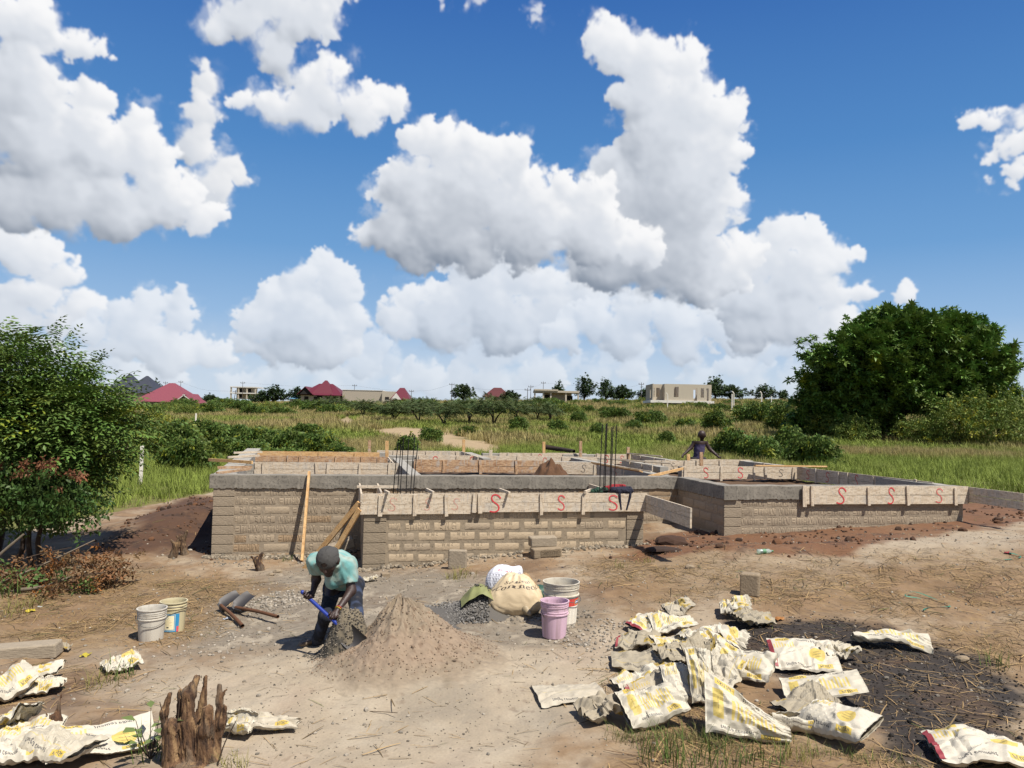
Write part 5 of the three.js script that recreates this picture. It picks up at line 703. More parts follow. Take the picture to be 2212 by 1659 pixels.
{ const p = G(118, 1592), t = thing('small_stump', 'slim broken stump with upright pale splinter by the left bags', 'stump', p); part('stem', splinters([[[0, -.03, 0], [0, .13, 0], .05, .035], [[.01, .1, 0], [.03, .30, 0], .018, .006], [[0, .14, 0], [-.06, .17, .02], .008, .004]], 5, [-.14, -.05, -.1], [.12, .33, .1], .007, alb(128, 90, 62)), woodV, t); }
for (const [u, v, h, lb] of [[372, 1205, .36, 'dark leaning stump left of the main wall corner'], [400, 1198, .38, 'pale forked stump at the main wall corner'], [565, 1232, .26, 'charred fibrous stump in front of the main wall']]) { const p = G(u, v), t = thing('small_stump', lb, 'stump', p), a = rr(-.08, .08); part('stem', splinters([[[0, -.04, 0], [a, h * .6, 0], .07, .05], [[a, h * .55, 0], [a + .08, h, 0], .045, .02], [[a, h * .5, 0], [a - .08, h * .8, .02], .035, .012]], u, [-.25, -.06, -.16], [.25, h + .06, .16], .012, u > 500 ? alb(92, 66, 48) : alb(132, 104, 76)), woodV, t); }
// ---------------------------------------------------------------- houses, poles and posts beyond the field
const farWall = std(colW(188, 176, 156), .95), farGrey = std(colW(178, 166, 148), .95), roofPink = std(col(168, 84, 96), .6), roofMaroon = std(col(128, 44, 58), .5), roofDark = std(col(72, 76, 88), .6), roofBrown = std(col(112, 46, 42), .6), holeMat = std(col(54, 48, 44), 1), trimMat = std(colW(222, 216, 206), .8), poleMat = std(col(110, 100, 92), .9), postMat = std(colW(226, 218, 204), .9);
function box(w, h, d, x, y, z) { return new THREE.BoxGeometry(w, h, d).translate(x, y, z); }
function prism(pts, faces) { const pos = [], f = []; for (const q of faces) for (let i = 1; i < q.length - 1; i++) for (const k of [q[0], q[i], q[i + 1]]) pos.push(...pts[k]); const g = new THREE.BufferGeometry(); g.setAttribute('position', new THREE.Float32BufferAttribute(pos, 3)); g.computeVertexNormals(); return g; }
const hip = (w, d, h, ridge, y = 0, ov = .5) => { const a = w / 2 + ov, b = d / 2 + ov, r = ridge / 2; return prism([[-a, y, b], [a, y, b], [a, y, -b], [-a, y, -b], [-r, y + h, 0], [r, y + h, 0]], [[0, 1, 5, 4], [1, 2, 5], [2, 3, 4, 5], [3, 0, 4], [3, 2, 1, 0]]); };
const gable = (w, d, h, y = 0, ov = .4) => { const a = w / 2 + ov, b = d / 2 + ov, t = .15; return prism([[-a, y, b], [a, y, b], [0, y + h, b], [-a, y, -b], [a, y, -b], [0, y + h, -b], [-a, y - t, b], [a, y - t, b], [0, y + h - t, b]], [[0, 2, 5, 3], [1, 4, 5, 2], [0, 6, 8, 2], [2, 8, 7, 1], [3, 5, 4], [0, 3, 4, 1]]); };
function house(name, label, u, v, d, turn = 0) { const p = at(u, v, d); p.y = T(p.x, p.z) < p.y ? p.y : T(p.x, p.z); const t = thing(name, label, 'house', p, turn); t.userData.px = undefined; return t; }
function windowOn(t, x, y, z, w, h) { const f = part('window', box(w, h, .12, 0, 0, 0), holeMat, t); f.position.set(x, y, z); const s = part('sill', box(w + .2, .1, .2, 0, -h / 2 - .05, .08), trimMat, f); return f; }
{ // pink roof
  const d = 150, k = d / F, t = house('roofed_house', 'house with dusty pink hipped roof and white gable edge', 368, 888, d);
  part('wall', box(108 * k, 18 * k, 8, 0, 9 * k, -2), farGrey, t);
  const r = part('roof', hip(108 * k, 9, 42 * k, 1.2, 17 * k, .5), roofPink, t); r.position.set(-8 * k, 0, -2);
  const gx = 46 * k; part('gable_wall', prism([[-1.2, 0, 0], [1.2, 0, 0], [1.2, 16 * k, 0], [0, 34 * k, 0], [-1.2, 16 * k, 0]], [[0, 1, 2, 3, 4]]).translate(gx, 0, 3.1), farWall, t);
  part('gable_roof', gable(2.6, 6, 20 * k, 16 * k, .25).translate(gx, 0, .4), roofPink, t);
  part('gable_trim', mergeGeometries([-1, 1].map((s) => { const g = box(.14, 2.4, .1, 0, 0, 0); g.rotateZ(s * .95); return g.translate(gx + s * .78, 25.5 * k, 3.9); })), trimMat, t);
  for (const x of [-30, -5, 20]) windowOn(t, x * k, 8 * k, 2.0, 1.1, .9);
}
{ const d = 190, k = d / F, t = house('roofed_house', 'house with two steep dark grey roofs behind the pink one', 300, 870, d); part('wall', box(100 * k, 20 * k, 10, 0, 10 * k, 0), farWall, t); part('roof', hip(60 * k, 9, 38 * k, .5, 20 * k).translate(20 * k, 0, 1), roofDark, t); part('roof', hip(60 * k, 9, 44 * k, .5, 19 * k).translate(-30 * k, 0, -2), roofDark, t); }
{ const d = 260, k = d / F, t = house('concrete_shell', 'pale unfinished two storey concrete shell', 533, 862, d); part('slab', mergeGeometries([box(56 * k, 2 * k, 8, 0, 25 * k, 0), box(56 * k, 2 * k, 8, 0, 12 * k, 0)]), trimMat, t); for (const x of [-26, -10, 8, 26]) part('column', box(2.5 * k, 26 * k, .5, x * k, 13 * k, 3.6), farWall, t); part('wall', box(34 * k, 24 * k, 5, -2 * k, 12 * k, -1), farWall, t); for (const x of [-10, 8]) { windowOn(t, x * k, 18 * k, 1.6, 1.2, 1.2); windowOn(t, x * k, 6 * k, 1.6, 1.2, 1.2); } }
{ const d = 205, k = d / F, t = house('roofed_house', 'house with maroon steep roof and open dark gable', 697, 876, d);
  part('wall', box(84 * k, 20 * k, 9, 2 * k, 10 * k, -1), farWall, t); part('roof', hip(86 * k, 10, 26 * k, 30 * k, 19 * k, .5).translate(4 * k, 0, -1), roofMaroon, t); part('roof_tower', hip(46 * k, 8, 34 * k, .6, 18 * k, .3).translate(6 * k, 0, 0), roofMaroon, t);
  part('gable_roof', gable(26 * k, 9, 17 * k, 20 * k, .5).translate(-28 * k, 0, .2), roofMaroon, t); part('open_gable', prism([[-1.7, 0, 0], [1.7, 0, 0], [0, 1.9, 0]], [[0, 1, 2]]).translate(-28 * k, 20.5 * k, 4.85), holeMat, t);
  for (const x of [-28, -8, 20, 34]) windowOn(t, x * k, 11 * k, 3.52, 1.1, 1.2); part('door', box(1.4, 2.2, .15, 0, 1.1, 3.55), holeMat, t);
  part('small_roof', hip(18 * k, 4, 10 * k, .4, 19 * k, .3).translate(38 * k, 0, 3), roofMaroon, t); }
{ const d = 215, k = d / F, t = house('small_house', 'small house with pale blue roof', 640, 872, d); part('wall', box(20 * k, 10 * k, 4, 0, 5 * k, 0), farWall, t); part('roof', hip(20 * k, 4, 7 * k, 1, 10 * k, .3), std(col(120, 176, 206), .6), t); }
{ const d = 205, k = d / F, t = house('roofless_house', 'long grey roofless block house', 803, 876, d); part('wall', box(84 * k, 28 * k, 9, -14 * k, 14 * k, 0), farGrey, t); part('wall', box(28 * k, 27 * k, 9, 43 * k, 13.5 * k, 1), farWall, t); part('coping', box(85 * k, 1 * k, 9.2, -14 * k, 28.6 * k, 0), trimMat, t); windowOn(t, 40 * k, 12 * k, 5.55, 1, .8); }
{ const d = 200, k = d / F, t = house('roofed_house', 'small house with red roof and little white gable', 868, 876, d); part('wall', box(38 * k, 12 * k, 6, 0, 6 * k, 0), farWall, t); part('roof', hip(38 * k, 7, 26 * k, 10 * k, 10 * k, .3), roofMaroon, t); part('gable_wall', prism([[-1.3, 0, 0], [1.3, 0, 0], [0, 1.7, 0]], [[0, 1, 2]]).translate(-8 * k, 10 * k, 4.0), trimMat, t); }
{ const d = 240, k = d / F, t = house('roofed_house', 'house with brown hipped roof behind the acacias', 1074, 872, d); part('wall', box(52 * k, 14 * k, 7, 0, 7 * k, 0), farWall, t); part('roof', hip(54 * k, 8, 20 * k, 16 * k, 13 * k, .5), roofBrown, t); part('chimney', box(4 * k, 6 * k, .5, -26 * k, 17 * k, 0), holeMat, t); }
{ const d = 195, k = d / F, t = house('flat_roofed_house', 'low flat roofed house with open porches', 1200, 872, d); part('roof', mergeGeometries([box(96 * k, 4 * k, 8, 0, 25 * k, 0), box(50 * k, 3 * k, 8.6, -22 * k, 28 * k, 0)]), farWall, t); part('wall', box(60 * k, 24 * k, 5, 4 * k, 12 * k, -1.5), farGrey, t); for (const x of [-46, -28, -12, 20, 46]) part('column', box(3.2 * k, 24 * k, .4, x * k, 12 * k, 3.6), farWall, t); windowOn(t, -18 * k, 12 * k, 1.05, 1.4, 1.6); windowOn(t, 30 * k, 12 * k, 1.05, 1.4, 1.2); }
{ // the roofless house with openings right through
  const d = 150, k = d / F, t = house('roofless_house', 'unfinished pale block house with open windows and no roof', 1473, 866, d), W = 126 * k, H = 36 * k, D = 8;
  const wallWith = (x0, x1, z, holes, turn) => { const s = new THREE.Shape(); s.moveTo(x0, 0); s.lineTo(x1, 0); s.lineTo(x1, H); s.lineTo(x0, H); for (const [a, b, y0, y1] of holes) { const q = new THREE.Path(); q.moveTo(a, y0); q.lineTo(a, y1); q.lineTo(b, y1); q.lineTo(b, y0); s.holes.push(q); } const g = new THREE.ExtrudeGeometry(s, { depth: .25, bevelEnabled: false }); if (turn) g.rotateY(PI / 2); return g.translate(turn ? z : 0, 0, turn ? 0 : z); };
  const Q = (a) => a.map(([x0, x1, y0, y1]) => [x0 * k, x1 * k, max(.02, y0 * k), y1 * k]);
  part('front_wall', wallWith(-38 * k, W / 2, 0, Q([[-18, -8, 8, 30], [24, 32, 1, 28], [40, 47, 8, 28], [52, 57, 1, 28]])), farWall, t);
  part('front_wall', wallWith(-W / 2, -38 * k, -2, Q([[-60, -56, 8, 28], [-52, -44, 8, 28]])), farWall, t);
  part('back_wall', wallWith(-W / 2, W / 2, -D, Q([[-50, -44, 8, 28], [-12, -2, 8, 30], [22, 30, 8, 28], [40, 50, 8, 28]])), farGrey, t);
  for (const x of [-W / 2, -38 * k, 4 * k, W / 2 - .25]) part('cross_wall', wallWith(.3, D, x, Q([[24, 34, 1, 28]]), true), farGrey, t);
  part('plinth', box(W + 1, .5, D + 1, 0, -.2, -D / 2), trimMat, t);
}
{ const d = 240, k = d / F, t = house('small_house', 'tiny far house with dark low roof', 418, 868, d); part('wall', box(22 * k, 8 * k, 4, 0, 4 * k, 0), farWall, t); part('roof', hip(24 * k, 5, 7 * k, 8 * k, 8 * k, .3), roofDark, t); }
const poleTops = [];
for (const [u, v0, v1, d, lean, lb] of [[523, 824, 866, 240, 0, 'power pole beside the pale two storey shell'], [503, 842, 868, 200, .18, 'leaning power pole left of the two storey shell'], [765, 830, 866, 245, 0, 'power pole behind the long roofless house'], [888, 842, 876, 240, 0, 'power pole right of the small red roof'], [975, 827, 880, 210, 0, 'tall power pole among the bushes near the dark tree'], [1139, 838, 880, 180, 0, 'pale power pole left of the flat roofed house'], [1146, 832, 872, 210, 0, 'dark power pole left of the flat roofed house'], [1173, 824, 866, 230, 0, 'power pole with cross arm above the flat roofed house'], [1341, 830, 868, 230, 0, 'power pole rising from the trees'], [1385, 826, 868, 200, 0, 'power pole left of the unfinished house'], [389, 822, 866, 240, 0, 'thin pole right of the pink roof'], [356, 824, 866, 250, 0, 'thin pole behind the pink roof ridge']]) {
  const a = at(u, v1, d), b = at(u, v0, d), t = thing('power_pole', lb, 'pole', V3(a.x, T(a.x, a.z), a.z)); const h = b.y - t.position.y;
  const q = part('shaft', new THREE.CylinderGeometry(.06, .10, h, 7).translate(0, h / 2, 0), poleMat, t); q.rotation.z = -lean;
  const c = part('cross_arm', box(1.4, .12, .12, 0, h - .5, 0), poleMat, t); c.rotation.z = -lean; for (const s of [-1, 1]) part('insulator', new THREE.CylinderGeometry(.07, .07, .3, 6).translate(s * .6, h - .3, 0), poleMat, t); poleTops.push(V3(b.x, b.y - .4, b.z));
}
poleTops.sort((a, b) => a.x / -a.z - b.x / -b.z);
for (const [i, j] of [[0, 1], [1, 2], [3, 4], [4, 5], [5, 6], [8, 9], [9, 10], [10, 11], [6, 7]]) { const a = poleTops[i], b = poleTops[j]; if (!a || !b) continue; const m = a.clone().add(b).multiplyScalar(.5); m.y -= a.distanceTo(b) * .02; solo('power_line', new THREE.TubeGeometry(new THREE.CatmullRomCurve3([a, m, b]), 16, .014, 4), poleMat, 'thin power line sagging between two far poles', 'wire', 'power lines over the houses'); }
for (const [u, v0, v1, d, w, lb, bent] of [[303, 963, 1062, 24.2, .1, 'near white square fence post in the left grass'], [422, 893, 935, 56, .11, 'second white fence post farther up the left field'], [1581, 851, 872, 120, .14, 'white post of a close pair near the unfinished house'], [1585, 849, 870, 122, .13, 'bent topped white post of a close pair near the unfinished house', 1], [1645, 849, 868, 125, .13, 'bent topped white post by the round tree', 1], [1666, 856, 870, 122, .13, 'short white post right of the bent one'], [1442, 852, 870, 130, .12, 'white post before the unfinished house', 1]]) {
  const a = at(u, v1, d), b = at(u, v0, d), y0 = min(a.y, T(a.x, a.z)) - .05, h = b.y - y0, t = thing('fence_post', lb, 'post', V3(a.x, y0, a.z), .3); part('shaft', new RoundedBoxGeometry(w, h, w, 1, .012).translate(0, h / 2, 0), postMat, t); if (bent) { const q = part('bent_top', new THREE.BoxGeometry(w, .45, w).translate(0, .2, 0), postMat, t); q.position.y = h - .06; q.rotation.z = .7; }
}
{ // fallen log in the grass
  const a = G(1172, 988), b = G(1240, 992), t = solo('fallen_log', new THREE.BufferGeometry(), barkDark, 'grey dead log lying in the grass behind the foundation', 'log'); t.position.copy(a); const g = new THREE.Group(); const m = limb([[0, .42, 0], [(b.x - a.x) * .4, .35, .2], [b.x - a.x, .3, b.z - a.z]], .12, .08, barkPale, g); t.geometry = m.geometry; t.position.y = T(a.x, a.z) + .1;
}
// ---------------------------------------------------------------- emptied cement bags
// four printed sides: front with emblem, back with text lines, striped side, nearly plain side
const bagFace = (kind, seed) => (g, x0, y0, w, h) => {
  const r = rng(seed), Y = (a) => `rgba(196,166,58,${min(1, a * .92)})`; g.save(); g.translate(x0, y0); g.beginPath(); g.rect(0, 0, w, h); g.clip(); g.fillStyle = ['#bcb4a3', '#aea592', '#b8b09e', '#aca28f'][kind]; g.fillRect(0, 0, w, h); g.textAlign = 'center'; g.textBaseline = 'middle';
  if (kind === 0) { g.fillStyle = Y(.75); g.beginPath(); g.arc(w * .70, h * .47, h * .19, 0, 7); g.fill(); g.fillStyle = '#6a5f3c'; g.font = 'bold 22px sans-serif'; g.fillText('TANZANIA', w * .70, h * .40); g.fillText('PORTLAND', w * .70, h * .47); g.fillText('CEMENT', w * .70, h * .54); g.fillStyle = '#57534e'; g.font = 'italic 26px serif'; g.fillText('Maisha', w * .30, h * .46); g.fillStyle = Y(.6); for (let k = 0; k < 8; k++) g.fillRect(w * (.08 + k * .04), h * .62, w * .02, h * (.14 + .06 * sin(k))); }
  if (kind === 1) { for (let y = .30; y < .72; y += .04) { g.fillStyle = '#8a8376'; g.fillRect(w * .12, h * y, w * (.2 + .12 * r()), 2.5); g.fillRect(w * .5, h * y, w * (.2 + .14 * r()), 2.5); } g.fillStyle = Y(.5); g.fillRect(w * .08, h * .25, w * .8, 8); }
  if (kind === 2) { g.fillStyle = Y(.7); for (let k = 0; k < 12; k++) g.fillRect(w * (.30 + k * .045), h * .28, w * .022, h * (.36 + .08 * sin(k * 1.7))); g.fillRect(w * .1, h * .25, w * .12, h * .5); g.fillStyle = '#6a5f3c'; g.save(); g.translate(w * .16, h * .5); g.rotate(-PI / 2); g.font = 'bold 20px sans-serif'; g.fillText('DAR ES SALAAM', 0, 0, h * .42); g.restore(); }
  if (kind === 3) { g.fillStyle = Y(.35); g.fillRect(w * .1, h * .46, w * .7, 7); g.fillStyle = '#948c7e'; for (let k = 0; k < 5; k++) g.fillRect(w * .2, h * (.54 + k * .035), w * .3 * r(), 2); }
  for (const [y, f] of kind === 3 ? [[.12, 1]] : [[.11, 1], [.89, -1]]) { g.save(); g.translate(w * .5, h * y); g.scale(f, f); g.fillStyle = '#353334'; g.font = 'italic bold 58px sans-serif'; g.fillText('twiga cement', -w * .14, 0, w * .46); g.fillStyle = Y(.9); g.fillRect(w * .15, -h * .055, w * .22, h * .11); g.fillStyle = '#4b494a'; g.fillText('PLUS+', w * .26, 0, w * .19); g.restore(); }
  for (let k = 0; k < 900; k++) { g.fillStyle = k % 3 ? 'rgba(122,108,88,.12)' : 'rgba(200,195,184,.16)'; const s = 2 + 20 * r() * r(); g.fillRect(r() * w, r() * h, s * 2, s); } g.restore();
};
const bagTex = ctex(2048, 1280, (g, w, h) => { for (let k = 0; k < 4; k++) bagFace(k, k + 1)(g, (k & 1) * w / 2, (k >> 1) * h / 2, w / 2, h / 2); });
const bagGrime = tex(256, 256, tileNoise(1, (x, y) => .5 + .4 * fbm(x * 7, y * 7, 5, .6)), false);
const bagMat = new THREE.MeshStandardMaterial({ map: bagTex, color: new THREE.Color().setRGB(.9, .89, .87), roughness: .62, side: THREE.DoubleSide, bumpMap: repeatOf(bagGrime, 3, 2), bumpScale: .004 }), bagDull = new THREE.MeshStandardMaterial({ map: bagTex, color: new THREE.Color().setRGB(.66, .63, .58), roughness: .8, side: THREE.DoubleSide, bumpMap: repeatOf(bagGrime, 3, 2), bumpScale: .004 });
const liner = std(col(186, 72, 78), .6, { side: THREE.DoubleSide });
// what has been laid down already, as a height map of 2.5 cm cells, so that each new bag drapes over it
const HC = .025, HW = 640, HD = 260, hx0 = -8, hd0 = 3.8, pileH = new Float32Array(HW * HD);
const hIdx = (x, z) => { const i = floor((x - hx0) / HC), j = floor((-z - hd0) / HC); return i < 0 || j < 0 || i >= HW || j >= HD ? -1 : j * HW + i; };
function support(x, z) { let s = 0, n = 0; for (let a = -2; a <= 2; a++) for (let b = -2; b <= 2; b++) { const k = hIdx(x + a * HC * 1.6, z + b * HC * 1.6); if (k >= 0) { s += pileH[k]; n++; } } return n ? s / n : 0; }
// o: L, W size; yaw; bends [[s, angle]] folds along the length; curl across; puff fullness; tip: tilt of the whole; face 0 print up, 1 back up; twist
function bag(u, v, o) {
  const { L: L0 = .62, W: W0 = .42, yaw = 0, bends = [], curl = 0, puff = .035, face = 0, twist = 0, lift = 0, pitch = 0, roll = 0, crum = 1, seed = u * 7 + v, dull = false, label, red = 0, torn = 0 } = o, r = rng(floor(seed) + 11), nu = 54, nv = 36, L = L0 * .97, W = W0 * .97;
  const c0 = G(u, v), creases = [...Array(24)].map(() => [r(), rr(-.5, .5, r), r() * PI, rr(.007, .018, r) * (r() < .5 ? -1 : 1), rr(.04, .16, r)]);
  // centre line
  const cx = [0], cy = [0], ang = []; for (let i = 0; i <= nu; i++) { const s = i / nu; let a = 0; for (const [bs, ba, bwid = .035] of bends) a += (o.stiff ? 1 : .62) * ba * sstep(bs - bwid, bs + bwid, s); ang.push(a); if (i) { cx.push(cx[i - 1] + cos((a + ang[i - 1]) / 2) * L / nu); cy.push(cy[i - 1] + sin((a + ang[i - 1]) / 2) * L / nu); } }
  const mx = (max(...cx) + min(...cx)) / 2, pos = [], uv = [], idx = [];
  for (const side of [1, -1]) for (let i = 0; i <= nu; i++) for (let j = 0; j <= nv; j++) {
    const s = i / nu, t = j / nv - .5, e = abs(t) * 2, a = ang[i]; let h = 0; for (const [ps, pt, pa, am, wd] of creases) { const d = abs((s - ps) * cos(pa) * 1.4 + (t - pt) * sin(pa)); h += am * max(0, 1 - d / wd); }
    h = h * crum * .8 + crum * (.008 * n2(s * 3 + seed, t * 3) + .005 * (1 - 2 * abs(n2(s * 7 + seed, t * 6 + 3))));
    const full = puff * sqrt(max(0, 1 - pow(e, 3))) * sqrt(clamp(sin(PI * clamp(s, .02, .98)) * 1.6)), off = side > 0 ? h + full : h - full * .8 - .002;
    const edge = 1 + .03 * n2(s * 9 + seed, side * .1) * sstep(.6, 1, e) + (torn ? torn * .16 * n2(t * 14 + seed, 3) * sstep(.8, 1, s) : 0);
    const tp = o.taper ? lerp(1, o.taper, s) : 1; let w = W * (.5 - (.5 - t) * tp) * edge, q = curl * t, lx = cx[i] - mx - sin(a) * off + (torn && s > .85 ? torn * .08 * n2(t * 12 + seed, 7) : 0), ly = cy[i] + cos(a) * off, lz = abs(curl) > .01 ? sin(q) / curl * W * edge : w; ly += abs(curl) > .01 ? (1 - cos(q)) / curl * W * .9 : 0;
    const tw = twist * (s - .5), y2 = ly * cos(tw) - lz * sin(tw), z2 = ly * sin(tw) + lz * cos(tw); pos.push(lx, y2, z2); const kd = (side > 0) === (face === 0) ? [0, 2, 2, 0, 2][floor(abs(seed)) % 5] : [1, 3][floor(abs(seed)) % 2]; uv.push((kd & 1) * .5 + .005 + s * .49, (kd >> 1 ? .25 : .75) + t * .49);
  }
  const n = (nu + 1) * (nv + 1); for (let k = 0; k < 2; k++) for (let i = 0; i < nu; i++) for (let j = 0; j < nv; j++) { const a = k * n + i * (nv + 1) + j, b = a + nv + 1; if (k) idx.push(a, b, a + 1, b, b + 1, a + 1); else idx.push(a, a + 1, b, b, a + 1, b + 1); }
  const M4 = new THREE.Matrix4().makeRotationFromEuler(new THREE.Euler(roll, yaw, pitch, 'YXZ')), p = V3(); let low = 9;
  for (let i = 0; i < pos.length; i += 3) { p.set(pos[i], pos[i + 1], pos[i + 2]).applyMatrix4(M4); pos[i] = p.x; pos[i + 1] = p.y; pos[i + 2] = p.z; low = min(low, p.y); }
  const top = new Map(); // drape
  for (let i = 0; i < pos.length; i += 3) { const X = c0.x + pos[i], Z = c0.z + pos[i + 2], gy = T(X, Z) - c0.y, y = pos[i + 1] - low + lift; const sup = support(X, Z); const yy = max(gy + sup * (o.stiff ? .4 : .62) + y * .94, gy + .004) ; pos[i + 1] = yy; const k = hIdx(X, Z); if (k >= 0) top.set(k, max(top.get(k) ?? 0, yy - gy)); }
  for (const [k, h] of top) pileH[k] = max(pileH[k], min(h, .17));
  const g = new THREE.BufferGeometry(); g.setAttribute('position', new THREE.Float32BufferAttribute(pos, 3)); g.setAttribute('uv', new THREE.Float32BufferAttribute(uv, 2)); g.setIndex(idx); g.computeVertexNormals();
  const t = thing('cement_bag', label, 'cement bag', c0); part('paper', toCreasedNormals(g, .38), dull ? bagDull : bagMat, t);
  if (red) { const a = pos.length / 3, i = red > 0 ? nu : 0, q = []; const st = []; for (let j = 2; j <= nv - 2; j++) { const k = (i * (nv + 1) + j) * 3, k2 = ((i + (red > 0 ? -3 : 3)) * (nv + 1) + j) * 3; st.push(V3(pos[k], pos[k + 1], pos[k + 2]), V3(pos[k2], pos[k2 + 1] + .004, pos[k2 + 2])); } const rg = new THREE.BufferGeometry().setFromPoints(st), ri = []; for (let j = 0; j < st.length / 2 - 1; j++) { const b = j * 2; ri.push(b, b + 2, b + 1, b + 1, b + 2, b + 3); } rg.setIndex(ri); rg.computeVertexNormals(); part('red_stitch_tape', rg, liner, t); }
  return t;
}
const B = (u, v, label, o) => bag(u, v, { label, ...o });
// the heap beside the burnt patch, back to front
B(1464, 1330, 'small folded yellow and white bag at the back of the pile', { L: .34, W: .26, yaw: .2, bends: [[.5, 1.0]], puff: .05, dull: true });
B(1587, 1332, 'crumpled white bag lying alone behind the pile', { L: .34, W: .3, yaw: -.2, bends: [[.4, .9], [.7, -1.2]], puff: .06, crum: 1.6, torn: 1 });
B(1626, 1352, 'grey white bag at the back edge of the burnt patch', { L: .42, W: .28, yaw: .25, bends: [[.3, -.4]], puff: .045, crum: 1.4, face: 1, dull: true });
B(1405, 1362, 'bag with yellow face and red taped end, back left of the pile', { L: .46, W: .34, yaw: .6, bends: [[.5, -.5], [.2, .4]], puff: .05, red: -1 });
B(1452, 1368, 'flat bag with printed long side, back of the pile', { L: .48, W: .30, yaw: .12, puff: .04, bends: [[.2, .25]] });
B(1378, 1398, 'grey crumpled bag with rolled red end on the left pile edge', { L: .44, W: .34, yaw: -.25, bends: [[.3, .6], [.6, -.9]], crum: 1.6, face: 1, dull: true, red: -1 });
B(1384, 1436, 'large flat greyish bag back on the left pile edge', { L: .56, W: .42, yaw: -.1, bends: [[.75, .5]], face: 1, dull: true, crum: .8 });
B(1466, 1402, 'bag with yellow bars across the pile middle', { L: .52, W: .36, yaw: .35, bends: [[.5, .5], [.7, -.7]], puff: .04 });
B(1520, 1400, 'bag with printed name on the pile crest', { L: .5, W: .34, yaw: .25, bends: [[.35, .7], [.65, -1.1]], puff: .05 });
B(1562, 1396, 'crumpled bag with curled end on the right pile crest', { L: .46, W: .36, yaw: -.5, bends: [[.35, .9], [.6, -1.4]], crum: 1.6, torn: 1 });
B(1466, 1438, 'brownish crushed bag below the pile crest', { L: .46, W: .32, yaw: .15, bends: [[.3, .8], [.5, -1.4], [.8, .8]], crum: 1.8, face: 1, dull: true });
B(1534, 1424, 'tightly curled bag with printed edge in the pile middle', { L: .52, W: .3, yaw: -1.1, bends: [[.3, .9], [.55, -1.2], [.8, -.8]], curl: 2.2, crum: 1.2 });
B(1508, 1440, 'dark wrinkled bag curled like a scroll', { L: .36, W: .34, yaw: .8, curl: 3.6, bends: [[.5, .3]], crum: 1.5, face: 1, dull: true });
B(1606, 1462, 'bag with yellow plate sloping down from the pile', { L: .56, W: .34, yaw: -.6, roll: .5, bends: [[.3, .3]], puff: .045 });
B(1556, 1478, 'pale bag wedged behind the upright striped one', { L: .5, W: .36, yaw: .9, bends: [[.4, .7], [.7, -.9]], face: 1, crum: 1.4 });
B(1230, 1505, 'wide flat bag lying apart on the pale sand', { L: .60, W: .40, yaw: .22, bends: [[.9, .7]], curl: -.35, face: 1, puff: .012, crum: .55 });
B(1382, 1494, 'bag with yellow upper face on the left slope', { L: .46, W: .32, yaw: .35, bends: [[.5, .6]], puff: .045, crum: 1.4 });
B(1424, 1512, 'long bag folded along its length on the left slope', { L: .60, W: .26, yaw: .45, curl: 2.0, bends: [[.4, .3]], puff: .05, red: -1, dull: true });
B(1476, 1516, 'squared bag end with printed name in the pile front', { L: .36, W: .30, yaw: .1, puff: .075, roll: .45, bends: [[.3, .2]], crum: .8 });
B(1305, 1556, 'torn grey bag crumpled on the left front edge', { L: .42, W: .34, yaw: .3, bends: [[.3, .8], [.6, -1.5], [.85, .9]], crum: 2, torn: 1, dull: true, face: 1 });
B(1404, 1566, 'puffed bag with yellow plate at the pile front', { L: .50, W: .34, yaw: .35, puff: .085, roll: .4, stiff: true, bends: [[.3, .35]], crum: .9 });
B(1512, 1520, 'narrow bag standing upright with yellow stripes', { L: .22, W: .42, yaw: .12, roll: 1.05, bends: [[.5, .5]], puff: .045, stiff: true, crum: .9, seed: 6, lift: .03 });
B(1612, 1590, 'large bag propped like a tent with yellow bars', { L: .62, W: .50, yaw: -.2, bends: [[.3, -.3], [.6, .3]], roll: .85, taper: .22, puff: .06, stiff: true, crum: 1.1, seed: 6 });
B(1735, 1440, 'bag with round yellow emblem beside the burnt patch', { L: .60, W: .42, yaw: -.1, roll: .4, bends: [[.35, -.2], [.6, .35]], puff: .04, red: -1 });
B(1800, 1430, 'bag with torn end reaching onto the burnt patch', { L: .42, W: .30, yaw: .35, bends: [[.5, .8], [.75, -.9]], crum: 1.5, torn: 1, face: 1 });
B(1775, 1512, 'long flat bag with yellow plate and bars along the right front', { L: .66, W: .30, yaw: -.08, roll: .35, bends: [[.1, .4]], puff: .035, crum: .7, face: 0 });
B(1740, 1534, 'folded grey bag under the long flat one', { L: .48, W: .34, yaw: .5, bends: [[.5, .9], [.6, -.8]], face: 1, dull: true });
B(1722, 1582, 'rolled bag with printed side and red end', { L: .40, W: .34, yaw: -.1, curl: 4.6, bends: [], puff: .02, red: 1, crum: .5 });
B(1812, 1596, 'puffed bag with printed long side, right front', { L: .56, W: .34, yaw: -.95, puff: .085, bends: [[.25, .2]], crum: .6, stiff: true, roll: .35 });
B(1925, 1396, 'thin twisted bag lying across the burnt patch', { L: .74, W: .22, yaw: -.2, twist: 1.4, bends: [[.3, .35], [.45, -.5]], puff: .045 });
B(2120, 1640, 'wide bag with yellow stripes on the dry grass right', { L: .66, W: .46, yaw: -.2, bends: [[.2, .5], [.35, -.7]], puff: .05, red: -1 });
